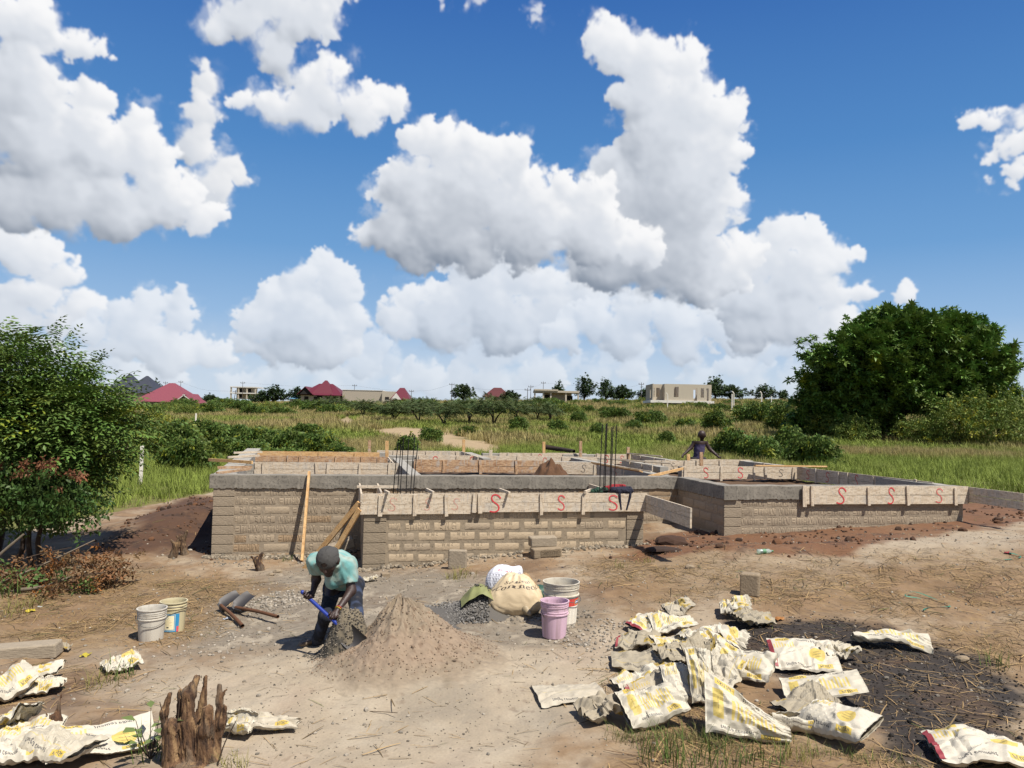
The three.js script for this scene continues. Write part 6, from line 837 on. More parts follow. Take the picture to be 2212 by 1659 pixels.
// left side and round the stump
B(78, 1474, 'bag with yellow corner by the left dirt, upper of two', { L: .42, W: .26, yaw: .15, bends: [[.3, .4]], puff: .04 });
B(72, 1500, 'long bag with yellow edge by the left dirt, lower of two', { L: .46, W: .24, yaw: .25, bends: [[.6, .2]], puff: .03 });
B(10, 1506, 'bag with faded yellow bars half out at left', { L: .42, W: .38, yaw: .9, bends: [[.4, .6]], puff: .06 });
B(60, 1606, 'bag with yellow plate at the small stump foot', { L: .44, W: .32, yaw: .25, bends: [[.4, .5], [.7, -.6]], puff: .05 });
B(20, 1590, 'white crumpled bag behind the lower left bags', { L: .36, W: .30, yaw: -.3, bends: [[.5, .8]], crum: 1.6 });
B(50, 1640, 'bag with printed name lowest at left', { L: .50, W: .36, yaw: .2, bends: [[.5, .3]], puff: .06 });
B(130, 1650, 'cream bag back spread beside the lower left bags', { L: .50, W: .36, yaw: -.3, face: 1, bends: [[.4, .4]], puff: .05 });
B(218, 1622, 'long bag rolled along one side, left of the big stump', { L: .72, W: .38, yaw: .62, curl: 1.3, bends: [[.8, .2]], puff: .03, crum: .5, stiff: true, roll: .25 });
B(575, 1578, 'flattened bag with frilled end right of the big stump', { L: .46, W: .20, yaw: .14, bends: [[.3, -.3], [.7, .35]], puff: .03, torn: 1, face: 1 });
B(512, 1592, 'rolled white bag end beside the big stump', { L: .26, W: .30, yaw: -.25, curl: 4.4, puff: .015, crum: .6 });
B(500, 1570, 'bag piece with text lines behind the rolled end', { L: .26, W: .22, yaw: -.1, face: 1, puff: .04 });
B(262, 1446, 'white bag with yellow fold beside the cut weeds', { L: .34, W: .26, yaw: .7, bends: [[.4, .9], [.7, -1.0]], crum: 1.4 });
B(800, 1256, 'small white paper scrap behind the man', { L: .2, W: .13, yaw: .4, face: 1, puff: .012, bends: [[.6, .6]] });
B(130, 1405, 'dirty white paper scrap by the pale block', { L: .2, W: .12, yaw: .3, face: 1, dull: true, puff: .008 });
// ---------------------------------------------------------------- small litter of the site
{
  const r = rng(501), c = new THREE.Color(), strawG = (() => { const pos = [], idx = []; for (let i = 0; i <= 4; i++) { const t = i / 4 - .5, y = .05 * cos(t * 3) + .03, w = .016 * (1 - abs(t) * .8); pos.push(t, y, -w + .06 * t * t, t, y + .008, w + .06 * t * t); } for (let i = 0; i < 4; i++) { const a = i * 2; idx.push(a, a + 1, a + 3, a, a + 3, a + 2); } const g = new THREE.BufferGeometry(); g.setAttribute('position', new THREE.Float32BufferAttribute(pos, 3)); g.setIndex(idx); g.computeVertexNormals(); return g; })();
  const straw = [], sc = [], peb = [], pc = [], clod = [], cc = [], char = [], hc = [], grit = [], gc = [], twig = [], tc = [];
  const put = (n, d0, d1, f) => { for (let k = 0; k < n; k++) { const d = d0 + (d1 - d0) * pow(r(), .75), x = rr(-.70, .70, r) * d; f(x, d); } };
  const lit = (x, d) => max(Zlit1(x, d, .5), .85 * Zlit2(x, d, .5), Zlit3(x, d, .4), Zlit4(x, d, .4), .35 * Zbrown(x, d, .4)) * sstep(-.4, .2, n2(x * 1.1, d * 1.1) + .6 * n2(x * 3, d * 3));
  put(110000, 4.2, 14.5, (x, d) => { const l = max(lit(x, d), .25 * Zburnt(x, d, .3), .03); if (r() > l) return; const L = rr(.05, .2, r) * (r() < .1 ? 1.8 : 1); straw.push(mat4(x, T(x, -d) + .002, -d, rr(-.12, .12, r), r() * 6.3, rr(-.15, .15, r), L, L * .5, L)); const b = rr(.6, 1.15, r), g = r() < .06; sc.push(c.clone().setRGB(...(g ? alb(120 * b, 128 * b, 56 * b) : alb(204 * b, 168 * b, 112 * b)))); });
  put(26000, 4.2, 12.5, (x, d) => { const z = max(Zgrey(x, d, .4), .6 * Zsand(x, d, .4), .35); if (r() > z) return; const s = rr(.003, .009, r) * (r() < .05 ? 2.2 : 1); grit.push(mat4(x, T(x, -d) + s * .2, -d, r() * 6, r() * 6, 0, s)); const b = rr(.6, 1.2, r); gc.push(c.clone().setRGB(...alb(176 * b, 162 * b, 142 * b))); });
  put(3000, 4.2, 14, (x, d) => { if (r() > max(Zgrey(x, d, .5), .3)) return; const s = rr(.008, .02, r) * (r() < .06 ? 1.9 : 1); peb.push(mat4(x, T(x, -d) + s * .25, -d, r() * 6, r() * 6, 0, s)); const b = rr(.75, 1.25, r); pc.push(c.clone().setRGB(...alb(186 * b, 174 * b, 156 * b))); });
  put(13000, 9, 22, (x, d) => { const z = max(Zmud(x, d, .25), Zspoil(x, d, .4)); if (r() > z) return; if (n2(x * 1.7, d * 1.7) + .5 * n2(x * 5, d * 5) < .05) return; const s = rr(.01, .03, r) * (r() < .06 ? 2.6 : 1); clod.push(mat4(x, T(x, -d) + s * .2, -d, r() * 6, r() * 6, 0, s)); const b = rr(.5, 1.15, r); cc.push(c.clone().setRGB(...alb(124 * b, 84 * b, 54 * b))); });
  put(20000, 4.2, 9, (x, d) => { const z = .8 * Zburnt(x + .1 * n2(x * 4, d * 4), d, .12); if (r() > z) return; const s = rr(.004, .013, r) * (r() < .05 ? 2.2 : 1); char.push(mat4(x, T(x, -d) + s * .3, -d, r() * 6, r() * 6, 0, s)); const b = r() < .1 ? rr(1.6, 3, r) : rr(.5, 1.2, r); hc.push(c.clone().setRGB(...alb(52 * b, 44 * b, 38 * b))); });
  put(900, 4.2, 13, (x, d) => { const z = max(lit(x, d), .15 + Zburnt(x, d, .4) * .6); if (r() > z) return; const L = rr(.1, .34, r); twig.push(mat4(x, T(x, -d) + .006, -d, rr(-.1, .1, r), r() * 6.3, rr(-.12, .12, r), L, L * .7, L)); const b = rr(.5, 1.1, r); tc.push(c.clone().setRGB(...alb(132 * b, 100 * b, 70 * b))); });
  const one = std(0xffffff, .95), st = new THREE.MeshStandardMaterial({ roughness: .8, side: THREE.DoubleSide });
  stuff('straw_litter', strawG, st, straw, sc, 'dry straw strewn over the dirt', 'straw'); stuff('grit', chip(2), one, grit, gc, 'fine grit scattered over the work area', 'grit'); stuff('pebbles', chip(5), one, peb, pc, 'pale pebbles scattered over the work area', 'pebbles');
  stuff('soil_clods', lump(3), one, clod, cc, 'red brown clods of dug soil along the walls', 'soil'); stuff('charred_bits', chip(7), one, char, hc, 'black charred bits of the burnt patch', 'ash');
  stuff('twigs', new THREE.TubeGeometry(new THREE.CatmullRomCurve3([V3(-.5, .01, 0), V3(-.15, .05, .05), V3(.2, .02, -.02), V3(.5, .05, .04)]), 8, .011, 5), one, twig, tc, 'thin dry twigs lying on the dirt', 'twigs');
  // spilled aggregate and lime round the mixing place
  const ag = [], ac = []; for (const [u, v, R, n, w] of [[605, 1300, .3, 200, 1], [570, 1318, .25, 70, .9], [640, 1290, .25, 110, 1], [1290, 1370, .35, 200, 1], [1190, 1330, .3, 120, .8], [690, 1205, .3, 110, .95], [730, 1210, .35, 110, 1], [500, 1215, .4, 60, .9], [420, 1395, .5, 60, 1], [1350, 1400, .5, 120, 1]]) { const p = G(u, v); for (let k = 0; k < n; k++) { const a = r() * 6.3, q = R * sqrt(r()) * (1 + .4 * r()), x = p.x + cos(a) * q * 1.3, z = p.z + sin(a) * q, s = rr(.008, .024, r); ag.push(mat4(x, T(x, z) + s * .3, z, r() * 6, r() * 6, 0, s)); const b = rr(.75, 1.2, r) * w; ac.push(c.clone().setRGB(...alb(196 * b, 184 * b, 166 * b))); } } stuff('aggregate', chip(4), one, ag, ac, 'pale broken aggregate spilled round the mixing place', 'gravel');
  // mortar crumbs along the foot of the walls
  const mc = [], mcc = []; for (let k = 0; k < 900; k++) { const s0 = r() < .45 ? bw(rr(2.3, 6.8, r), 0, 1.92 + .3 * r() * r()) : bw(rr(-.1, 2.4, r), 0, .05 + .35 * r() * r()), s = rr(.008, .035, r) * (r() < .06 ? 1.8 : 1); mc.push(mat4(s0.x, T(s0.x, s0.z) + s * .3, s0.z, r() * 6, r() * 6, 0, s)); const b = rr(.7, 1.15, r); mcc.push(c.clone().setRGB(...alb(182 * b, 166 * b, 142 * b))); } stuff('mortar_crumbs', lump(9), one, mc, mcc, 'dropped mortar crumbs along the foot of the walls', 'mortar');
}
// tufts and weeds on the site
const weedMat = leafMat(0.216, 0.194, 0.0576, { rough: .85 }), weedGreen = leafMat(0.0936, 0.137, 0.0288, { rough: .8 });
{
  const r = rng(520), gA = tuft(r, 46, .22, .007, .9), gB = tuft(r, 30, .3, .009, .7);
  for (const [u, v, s, m, lb] of [[1000, 1245, .9, 0, 'dry grass tuft right of the upright pale block'], [975, 1250, .7, 0, 'dry grass tuft in front of the upright pale block'], [255, 1465, .8, 1, 'cut green weeds beside the white bag'], [215, 1480, .8, 0, 'pulled yellowing grass left of the cut weeds'], [1420, 1640, .8, 1, 'green grass tuft under the pile front'], [1480, 1650, .9, 1, 'green grass tuft between pile front and frame of straw'], [1560, 1655, .8, 1, 'grass tuft under the tent shaped bag'], [1650, 1652, .8, 1, 'grass tuft right of the tent shaped bag'], [1720, 1640, .7, 0, 'dry tuft under the rolled bag'], [20, 1330, 1.1, 0, 'dry tall grass at the brush pile foot'], [60, 1310, 1.0, 0, 'yellow grass beside the brush pile'], [5, 1290, 1.2, 1, 'green grass blades before the brush pile'], [2150, 1440, .7, 1, 'small green weed at the burnt edge'], [1400, 1215, .6, 0, 'dry tuft on the mud edge'], [1340, 1225, .5, 0, 'small dry tuft near the veranda corner'], [330, 1635, .8, 1, 'broad weed left of the big stump'], [500, 1655, .6, 0, 'dry stalks at the big stump foot'], [620, 1212, .5, 1, 'little green plant before the main wall']]) { const p = G(u, v), t = solo('grass_tuft', m ? gB : gA, m ? weedGreen : weedMat, lb, 'grass tuft'); t.position.copy(p); t.position.y -= .01; t.scale.setScalar(s); t.rotation.y = r() * 6; }
  const under = []; const ug = []; for (let k = 0; k < 900; k++) { const u = rr(1330, 1960, r), v = rr(1590, 1665, r), p = G(u, v); if (n2(p.x * 2.2, p.z * 2.2) + .5 * n2(p.x * 6, p.z * 6) < .12 + .3 * r()) continue; under.push(mat4(p.x, p.y - .01, p.z, 0, r() * 6, 0, rr(.3, .8, r))); const b = rr(.6, 1.3, r), d = r() < .5; ug.push(new THREE.Color().setRGB((d ? .22 : .10) * b, (d ? .18 : .13) * b, (d ? .075 : .03) * b)); } stuff('short_grass', tuft(r, 12, .18, .006, .8), leafMat(1, 1, 1, { rough: .85 }), under, ug, 'short mixed grass under the cement bags', 'grass');
  // leafy sprout by the big stump
  const p = G(325, 1640), t = thing('leafy_sprout', 'young plant with broad pale leaves left of the big stump', 'plant', p); for (let k = 0; k < 9; k++) { const a = k * 2.4, q = .05 + .018 * k; limb([[0, 0, 0], [cos(a) * q * .6, .12, sin(a) * q * .6], [cos(a) * q, .2 + .012 * k, sin(a) * q]], .004, .002, barkDark, t, 'stem', 5); part('leaf', leaves([[V3(cos(a) * q, .2 + .012 * k, sin(a) * q), V3(cos(a), .2, sin(a)).normalize(), V3(0, 1, .2).normalize(), .12, .055], [V3(cos(a) * q * .8, .16, sin(a) * q * .8), V3(cos(a + 1), .1, sin(a + 1)).normalize(), V3(0, 1, .2).normalize(), .10, .05]]), leafMat(0.13, 0.173, 0.0504), t); }
  for (const [u, v, h, l] of [[372, 1655, .42, -.1], [377, 1655, .5, .02], [468, 1655, .3, .12]]) { const q = G(u, v), s = thing('dry_stalk', 'bare dry stalk rising beside the big stump', 'stalk', q, 0, 'stalks at the stump'); limb([[0, -.02, 0], [l * .4, h * .5, 0], [l, h, 0]], .006, .003, bark, s, 'stem', 5); }
}
{ // pile of cut brush at the foot of the left shrub
  const r = rng(530), p = G(95, 1268), t = thing('brush_pile', 'pile of dead brown brush and branches under the shrub', 'brush', p);
  for (const [x0, y0, z0, x1, y1, z1, w, m] of [[-.75, .0, .3, -.3, .7, 0, .028, barkPale], [-.55, .02, .45, .6, .62, -.1, .02, barkPale], [-.2, .03, .4, .5, .2, .25, .03, barkPale], [-.9, .05, .4, .1, .35, .2, .014, bark], [-.1, .1, .3, .9, .25, .2, .012, bark], [.1, .05, .35, .75, .05, .3, .012, bark], [-.4, .3, .2, .4, .55, .1, .01, bark], [-.7, .1, .5, -.75, .55, .2, .012, bark]]) limb([[x0, y0, z0], [(x0 + x1) / 2 + rr(-.06, .06, r), (y0 + y1) / 2 + rr(-.03, .06, r), (z0 + z1) / 2], [x1, y1, z1]], w, w * .5, m, t, 'branch', 6);
  const [m, c] = crownMats([[.25, .18, 0, .75, .22, .4], [.8, .22, 0, .3, .26, .3], [-.5, .12, .1, .6, .2, .35], [.2, .06, .4, .9, .08, .3]], 200, 3, .55, .1, r, { floor: .0, yellow: .1, lift: -.3 }); stuff('dead_leaves', sprigTwig(r, 7, .3, .12, .05), leafMat(0.166, 0.0936, 0.0432), m, c, null, null, t);
  const [m2, c2] = crownMats([[.35, .1, .35, .5, .1, .2], [-.4, .15, .4, .3, .12, .2]], 26, 2, .5, .06, r, {}); stuff('green_leaves', sprigTwig(r, 7, .3, .13, .06), leafMat(0.0864, 0.144, 0.036), m2, c2, null, null, t);
}
// straps, bottle, plates and other rubbish
const green = std(col(44, 150, 122), .5, { side: THREE.DoubleSide });
function strap(pts, name, label) { const q = pts.map(([u, v, h = .01]) => G(u, v).add(V3(0, h, 0))), c = new THREE.CatmullRomCurve3(q), n = 60, pos = [], idx = []; for (let i = 0; i <= n; i++) { const p = c.getPointAt(i / n), t = c.getTangentAt(i / n), s = V3(-t.z, .5 * sin(i * .25), t.x).normalize().multiplyScalar(.008); pos.push(p.x - s.x, p.y - s.y, p.z - s.z, p.x + s.x, p.y + s.y + .002, p.z + s.z); if (i) { const a = (i - 1) * 2; idx.push(a, a + 1, a + 2, a + 1, a + 3, a + 2); } } const g = new THREE.BufferGeometry(); g.setAttribute('position', new THREE.Float32BufferAttribute(pos, 3)); g.setIndex(idx); g.computeVertexNormals(); return solo(name, g, green, label, 'strap'); }
strap([[1990, 1295], [1955, 1292, .03], [1975, 1288, .05], [2015, 1296, .02], [2052, 1314, .02], [2020, 1312], [1996, 1322, .02], [2040, 1328, .01]], 'green_strap', 'tangled green packing strap on the dry straw');
strap([[2142, 1208], [2170, 1212, .02], [2205, 1205, .02], [2180, 1198, .03]], 'green_strap', 'green strap beside the red topped rubbish');
{
  const p = G(1650, 1196), t = thing('plastic_bottle', 'clear crushed plastic bottle at the mud edge', 'bottle', p, .2); const g = new THREE.LatheGeometry([[0, 0], [.03, .004], [.032, .08], [.028, .1], [.032, .12], [.032, .17], [.013, .21], [.013, .225]].map((q) => new THREE.Vector2(...q)), 20).rotateZ(-PI / 2).translate(-.1, .033, 0); part('body', g, new THREE.MeshPhysicalMaterial({ color: 0xdfeee6, roughness: .25, transmission: .75, thickness: 0 }), t); part('cap', new THREE.CylinderGeometry(.015, .015, .018, 14).rotateZ(PI / 2).translate(.13, .033, 0), std(col(70, 150, 90), .5), t); part('label', new THREE.CylinderGeometry(.0335, .0335, .05, 20, 1, true).rotateZ(PI / 2).translate(.0, .033, 0), std(col(120, 180, 130), .6, { side: THREE.DoubleSide }), t);
  for (const [u, v, s, cl, lb] of [[65, 1322, .05, [232, 208, 60], 'yellow and white wrapper in the left straw'], [185, 1418, .05, [226, 206, 70], 'yellow wrapper on the left dirt'], [85, 1312, .03, [220, 220, 214], 'white scrap in the left straw'], [2178, 1196, .045, [200, 60, 70], 'red topped rubbish at the right path edge'], [1680, 1340, .06, [206, 140, 70], 'orange peelings behind the bags'], [1215, 1226, .02, [50, 66, 130], 'tiny blue scrap near the veranda corner'], [490, 1338, .035, [190, 196, 206], 'clear plastic scrap by the shovels'], [2205, 1062, .06, [70, 70, 92], 'dark cloth on the mud ridge'], [295, 1318, .02, [214, 206, 190], 'pale chip in the straw']]) { const q = G(u, v), r = rng(u), gg = new THREE.PlaneGeometry(2, 1.4, 8, 6).rotateX(-PI / 2), pp = gg.attributes.position; for (let i = 0; i < pp.count; i++) pp.setY(i, .35 + .45 * n2(pp.getX(i) * 1.3 + u, pp.getZ(i) * 1.6 + v)); gg.computeVertexNormals(); const m = solo('rubbish_scrap', gg, std(col(...cl), .6, { side: THREE.DoubleSide }), lb, 'rubbish'); m.scale.setScalar(s); m.position.copy(q); m.rotation.y = r() * 6; }
  // a clod heap against the veranda corner and a fallen slab of bark on the mud
  const q = G(1450, 1175), mm = solo('mud_lump', lump(12), std(col(84, 56, 38), .95, { bumpMap: roughBump, bumpScale: .02 }), 'large dark mud lump against the veranda corner', 'mud'); mm.scale.set(.26, .14, .2); mm.position.set(q.x, q.y + .03, q.z); const q2 = G(1430, 1190), m3 = solo('mud_lump', lump(15), std(col(70, 48, 34), .95), 'flat black mud lump before the veranda corner', 'mud'); m3.scale.set(.28, .06, .14); m3.position.set(q2.x, q2.y + .02, q2.z);
}
{ // clothes left on the formwork
  const c0 = bw(6.42, 1.245, 1.86), navy = std(col(38, 40, 62), .9), red = std(col(178, 34, 42), .85);
  const t = thing('navy_trousers', 'navy cloth hanging in a loop over the veranda boards', 'clothing', c0, BT);
  const f = bones([[[-.16, .03, .02], [.1, .04, .03], .05, .05], [[-.1, .02, .06], [.12, .02, .06], .045, .04]], .03); part('bundle', poly((x, y, z) => f(x, y, z) + .012 * n3(x * 22, y * 22, z * 22), [-.26, -.04, -.06], [.2, .13, .14], .008), navy, t);
  for (const [x, x2] of [[-.08, -.05], [.10, .04]]) part('hanging_leg', new THREE.TubeGeometry(new THREE.CatmullRomCurve3([V3(x, .04, .08), V3(x, -.03, .115), V3(lerp(x, x2, .4), -.14, .105), V3(x2, -.27, .1)]), 18, .02, 7).scale(1, 1, .8), navy, t);
  const rc = bw(6.36, 1.27, 1.66), f2 = bones([[[-.14, 0, 0], [.12, .02, 0], .05, .045], [[-.02, .04, -.03], [.15, .05, .02], .04, .03]], .03); solo('red_cloth', poly((x, y, z) => f2(x, y, z) + .012 * n3(x * 20, y * 20, z * 20), [-.22, -.07, -.1], [.22, .12, .09], .009), red, 'red cloth bundled beside the steel bars', 'clothing').position.copy(rc);
  const gc = bw(6.1, 1.22, 1.66); solo('green_cloth', poly((x, y, z) => f2(x * 1.2, y, z) + .012 * n3(x * 20, y * 20, z * 20 + 4), [-.22, -.07, -.1], [.22, .12, .09], .011), std(col(40, 84, 58), .85), 'dark green cloth at the foot of the steel bars', 'clothing').position.copy(gc);
}
// ---------------------------------------------------------------- people
const skin = new THREE.MeshStandardMaterial({ color: col(74, 50, 42), roughness: .55 }), dustySkin = std(col(150, 128, 108), .9);
function handBones(w, dir, grip, s = 1) { // palm from the wrist along dir, fingers closing round grip (a unit vector along the thing held)
  const d = dir.clone().normalize(), g = grip.clone().normalize(), n = d.clone().cross(g).normalize(), P_ = (a, b, c) => arr(w.clone().addScaledVector(d, a * s).addScaledVector(g, b * s).addScaledVector(n, c * s)), L = [[arr(w), P_(.07, -.02, 0), .024 * s, .02 * s], [arr(w), P_(.07, .02, 0), .024 * s, .02 * s]];
  for (const [b, l] of [[-.033, .9], [-.011, 1.05], [.011, 1], [.033, .8]]) { L.push([P_(.065, b, 0), P_(.10 * l, b * 1.05, .012), .0095 * s, .0085 * s], [P_(.10 * l, b * 1.05, .012), P_(.098 * l, b * 1.05, .038), .0085 * s, .008 * s], [P_(.098 * l, b * 1.05, .038), P_(.07, b, .046), .008 * s, .007 * s]); }
  L.push([P_(.02, .03, 0), P_(.05, .05, .02), .012 * s, .010 * s], [P_(.05, .05, .02), P_(.075, .035, .042), .010 * s, .008 * s]); return L;
}
function headField(c, f, up, s = 1) { // skull, face, nose, lips, ears round a centre, looking along f
  const F_ = f.clone().normalize(), r = up.clone().cross(F_).normalize(), U = F_.clone().cross(r).normalize(), P_ = (x, y, z) => arr(c.clone().addScaledVector(r, x * s).addScaledVector(U, y * s).addScaledVector(F_, z * s));
  return [[P_(0, .035, -.02), P_(0, .03, .015), .093 * s, .088 * s], [P_(0, -.03, .03), P_(0, -.085, .055), .068 * s, .044 * s], [P_(-.03, -.02, .055), P_(.03, -.02, .055), .045 * s, .045 * s], [P_(0, .015, .098), P_(0, -.022, .118), .008 * s, .015 * s], [P_(-.016, -.058, .096), P_(.016, -.058, .096), .011 * s, .011 * s], [P_(-.03, .028, .082), P_(.03, .028, .082), .019 * s, .019 * s], [P_(-.09, .012, -.005), P_(-.094, -.025, 0), .016 * s, .011 * s], [P_(.09, .012, -.005), P_(.094, -.025, 0), .016 * s, .011 * s]];
}
{ // the man mixing, bent over his shovel
  const base = G(686, 1408), t = thing('person', 'man in turquoise shirt and dark cap bending over a blue shovel', 'person', base);
  const P = (u, v, d) => arr(at(u, v, d).sub(base)), Vv = (a) => V3(...a);
  const head = P(709, 1214, 7.42), neck = P(724, 1213, 7.56), chest = P(729, 1222, 7.68), belly = P(742, 1240, 7.92), pelvis = P(746, 1261, 8.08), shL = P(683, 1213, 7.60), elL = P(683, 1252, 7.66), wrL = P(676, 1279, 7.52), shR = P(752, 1222, 7.66), elR = P(759, 1276, 7.60), wrR = P(729, 1319, 7.40), hipL = P(720, 1268, 8.02), knL = P(703, 1330, 7.66), anL = P(682, 1394, 7.86), hipR = P(765, 1264, 8.12), knR = P(770, 1325, 7.86), anR = P(776, 1392, 8.16);
  const toeL = [anL[0] - .11, .025, anL[2] + .15], heelL = [anL[0] + .03, .03, anL[2] - .03], toeR = [anR[0] - .06, .03, anR[2] + .16];
  const hA = P(664, 1289, 7.46), hB = P(716, 1337, 7.33), shaftDir = Vv(hB).sub(Vv(hA)).normalize();
  const look = V3(-.05, -.52, .84), up = V3(-.12, .86, .5);
  const arms = [[shL, elL, .052, .042], [elL, wrL, .042, .026], [shR, elR, .054, .043], [elR, wrR, .043, .027]], legs = [[hipL, knL, .076, .052], [knL, anL, .052, .038], [hipR, knR, .076, .052], [knR, anR, .052, .038]];
  const feet = [[anL, heelL, .036, .034], [heelL, toeL, .036, .022], [anR, toeR, .036, .024]], trunk = [[pelvis, belly, .13, .125], [belly, chest, .125, .135], [shL, shR, .07, .07], [chest, neck, .12, .06], [hipL, hipR, .10, .10]];
  const bodyF = bones([...trunk.map(([a, b, c, d]) => [a, b, c * .9, d * .9]), ...arms, ...legs, ...feet, [neck, head, .055, .06]], .035);
  const bodyG = poly(bodyF, [-.42, -.02, -.62], [.62, 1.25, .62], .013), hg = [];
  const hf = bones(headField(Vv(head), look, up), .022), lo = (c, r) => c.map((q) => q - r), hi = (c, r) => c.map((q) => q + r); hg.push(poly(hf, lo(head, .17), hi(head, .17), .006));
  for (const [w, h] of [[wrL, hA], [wrR, hB]]) { const L = handBones(Vv(w), Vv(h).sub(Vv(w)), shaftDir, 1.05), f = bones(L, .008); hg.push(poly(f, lo(w, .19), hi(w, .19), .005)); }
  const dust = (g) => paint(g, (x, y, z) => { const c = [...alb(74, 50, 42)]; mixTo(c, alb(158, 138, 118), .85 * sstep(.16, .06, y + .05 * n3(x * 30, y * 30, z * 30))); return c; });
  part('body', mergeGeometries([bodyG, ...hg].map(dust)), new THREE.MeshStandardMaterial({ vertexColors: true, roughness: .55 }), t);
  const wr = (x, y, z, k) => k * (n3(x * 9, y * 9, z * 9) + .5 * n3(x * 22, y * 22, z * 22));
  const shirtF = bones([[pelvis, belly, .125, .145], [belly, chest, .145, .155], [shL, shR, .085, .085], [chest, neck, .13, .072], [shL, [lerp(shL[0], elL[0], .62), lerp(shL[1], elL[1], .62), lerp(shL[2], elL[2], .62)], .078, .074], [shR, [lerp(shR[0], elR[0], .72), lerp(shR[1], elR[1], .72), lerp(shR[2], elR[2], .72)], .082, .076], [chest, [chest[0] - .03, chest[1] - .13, chest[2] + .05], .10, .09]], .05);
  const ax = Vv(neck).sub(Vv(pelvis)).normalize(), hem = Vv(pelvis).addScaledVector(ax, -.04), cutE = (a, b, k) => { const q = Vv(b).sub(Vv(a)), l = q.length(); q.divideScalar(l); return (x, y, z) => (x - a[0]) * q.x + (y - a[1]) * q.y + (z - a[2]) * q.z - l * k; }, ceL = cutE(shL, elL, .60), ceR = cutE(shR, elR, .70), colr = Vv(neck).addScaledVector(ax, .02);
  const near = (x, y, z, a, b, q) => cap(x, y, z, a, b, q, q) < 0;
  part('shirt', paint(poly((x, y, z) => { let d = shirtF(x, y, z) + wr(x, y, z, .010); d = max(d, -((x - hem.x) * ax.x + (y - hem.y) * ax.y + (z - hem.z) * ax.z)); d = max(d, (x - colr.x) * ax.x + (y - colr.y) * ax.y + (z - colr.z) * ax.z - .015); if (near(x, y, z, shL, elL, .12)) d = max(d, ceL(x, y, z)); if (near(x, y, z, shR, elR, .12)) d = max(d, ceR(x, y, z)); return d; }, [-.36, .3, -.34], [.6, 1.2, .6], .0115), (x, y, z) => { const c = [...alb(140, 208, 204)], n = n3(x * 6, y * 6, z * 6); mixTo(c, alb(200, 222, 210), sstep(-.35, .35, n)); mixTo(c, alb(176, 180, 162), .6 * sstep(.1, .6, n3(x * 14 + 4, y * 14, z * 14))); return c; }), new THREE.MeshStandardMaterial({ vertexColors: true, roughness: .9 }), t);
  const midL = [lerp(knL[0], anL[0], .86), lerp(knL[1], anL[1], .86), lerp(knL[2], anL[2], .86)], jeansF = bones([[hipL, hipR, .105, .105], [pelvis, belly, .125, .11], [hipL, knL, .092, .064], [knL, midL, .065, .056], [hipR, knR, .092, .064], [knR, anR, .065, .054]], .04), waist = Vv(pelvis).addScaledVector(ax, .08), cu = cutE(knL, anL, .86);
  part('jeans', paint(poly((x, y, z) => { let d = jeansF(x, y, z) + wr(x, y, z, .007); if (y > hipL[1] - .04) d = max(d, (x - waist.x) * ax.x + (y - waist.y) * ax.y + (z - waist.z) * ax.z); if (near(x, y, z, knL, anL, .11)) d = max(d, cu(x, y, z)); return d; }, [-.3, .02, -.6], [.6, .95, .5], .0115), (x, y, z) => { const c = [...alb(32, 37, 52)]; mixTo(c, alb(84, 100, 136), .7 * sstep(.1, .6, n3(x * 7, y * 7, z * 7) + (x > .25 ? .35 : -.1))); mixTo(c, alb(120, 110, 98), .3 * sstep(.25, .6, n3(x * 16, y * 16, z * 16))); return c; }), new THREE.MeshStandardMaterial({ vertexColors: true, roughness: .95 }), t);
  part('rolled_cuff', poly(bones([[[lerp(knL[0], anL[0], .78), lerp(knL[1], anL[1], .78), lerp(knL[2], anL[2], .78)], midL, .064, .065]], .02), lo(midL, .13), hi(midL, .13), .008), std(col(70, 72, 84), .95), t);
  // cap worn backwards: crown, strap gap and visor behind
  const F_ = look.clone().normalize(), rr_ = up.clone().cross(F_).normalize(), U = F_.clone().cross(rr_).normalize(), hv = Vv(head), capMat = std(col(104, 101, 97), .95, { map: concreteMap });
  const crown = poly((x, y, z) => { const px = x - hv.x, py = y - hv.y, pz = z - hv.z, a = px * rr_.x + py * rr_.y + pz * rr_.z, b = px * U.x + py * U.y + pz * U.z, c = px * F_.x + py * F_.y + pz * F_.z; const d = hypot(a / 1.0, (b - .03) / 1.08, (c + .012) / 1.12) - .106; let q = max(abs(d) - .005, -(b - .03 + .25 * (c)) - .0); const gap = hypot(a / 1.25, (b - .052)) - .022; if (c > .03) q = max(q, -gap); return q + .002 * n3(x * 40, y * 40, z * 40); }, lo(head, .2), hi(head, .2), .0055); part('cap', crown, capMat, t);
  const vis = new THREE.CylinderGeometry(.11, .11, .006, 24, 1, false, 0, PI); const vm = part('cap_visor', vis, capMat, t); vm.scale.set(.8, 1, .75); vm.quaternion.setFromRotationMatrix(new THREE.Matrix4().makeBasis(F_.clone().negate(), U, rr_.clone().negate().negate())); vm.position.copy(hv).addScaledVector(F_, -.09).addScaledVector(U, .03);
  for (const [c, k] of [[[224, 190, 60], .004], [[206, 74, 64], -.010]]) { const w = part('wristband', new THREE.TorusGeometry(.031, .0055, 6, 20), std(col(...c), .6), t); const q = Vv(wrR).sub(Vv(elR)).normalize(); w.position.copy(Vv(wrR)).addScaledVector(q, -.02 + k); w.quaternion.setFromUnitVectors(V3(0, 0, 1), q); }
  // the shovel he holds is a thing of its own
  const a = Vv(hA).add(base).addScaledVector(shaftDir, -.07), b = Vv(hB).add(base).addScaledVector(shaftDir, .20), s = thing('blue_shovel', 'shovel with blue wrapped shaft in the bending man\'s hands', 'shovel', b), blue = std(col(32, 66, 178), .45), d = a.clone().sub(b);
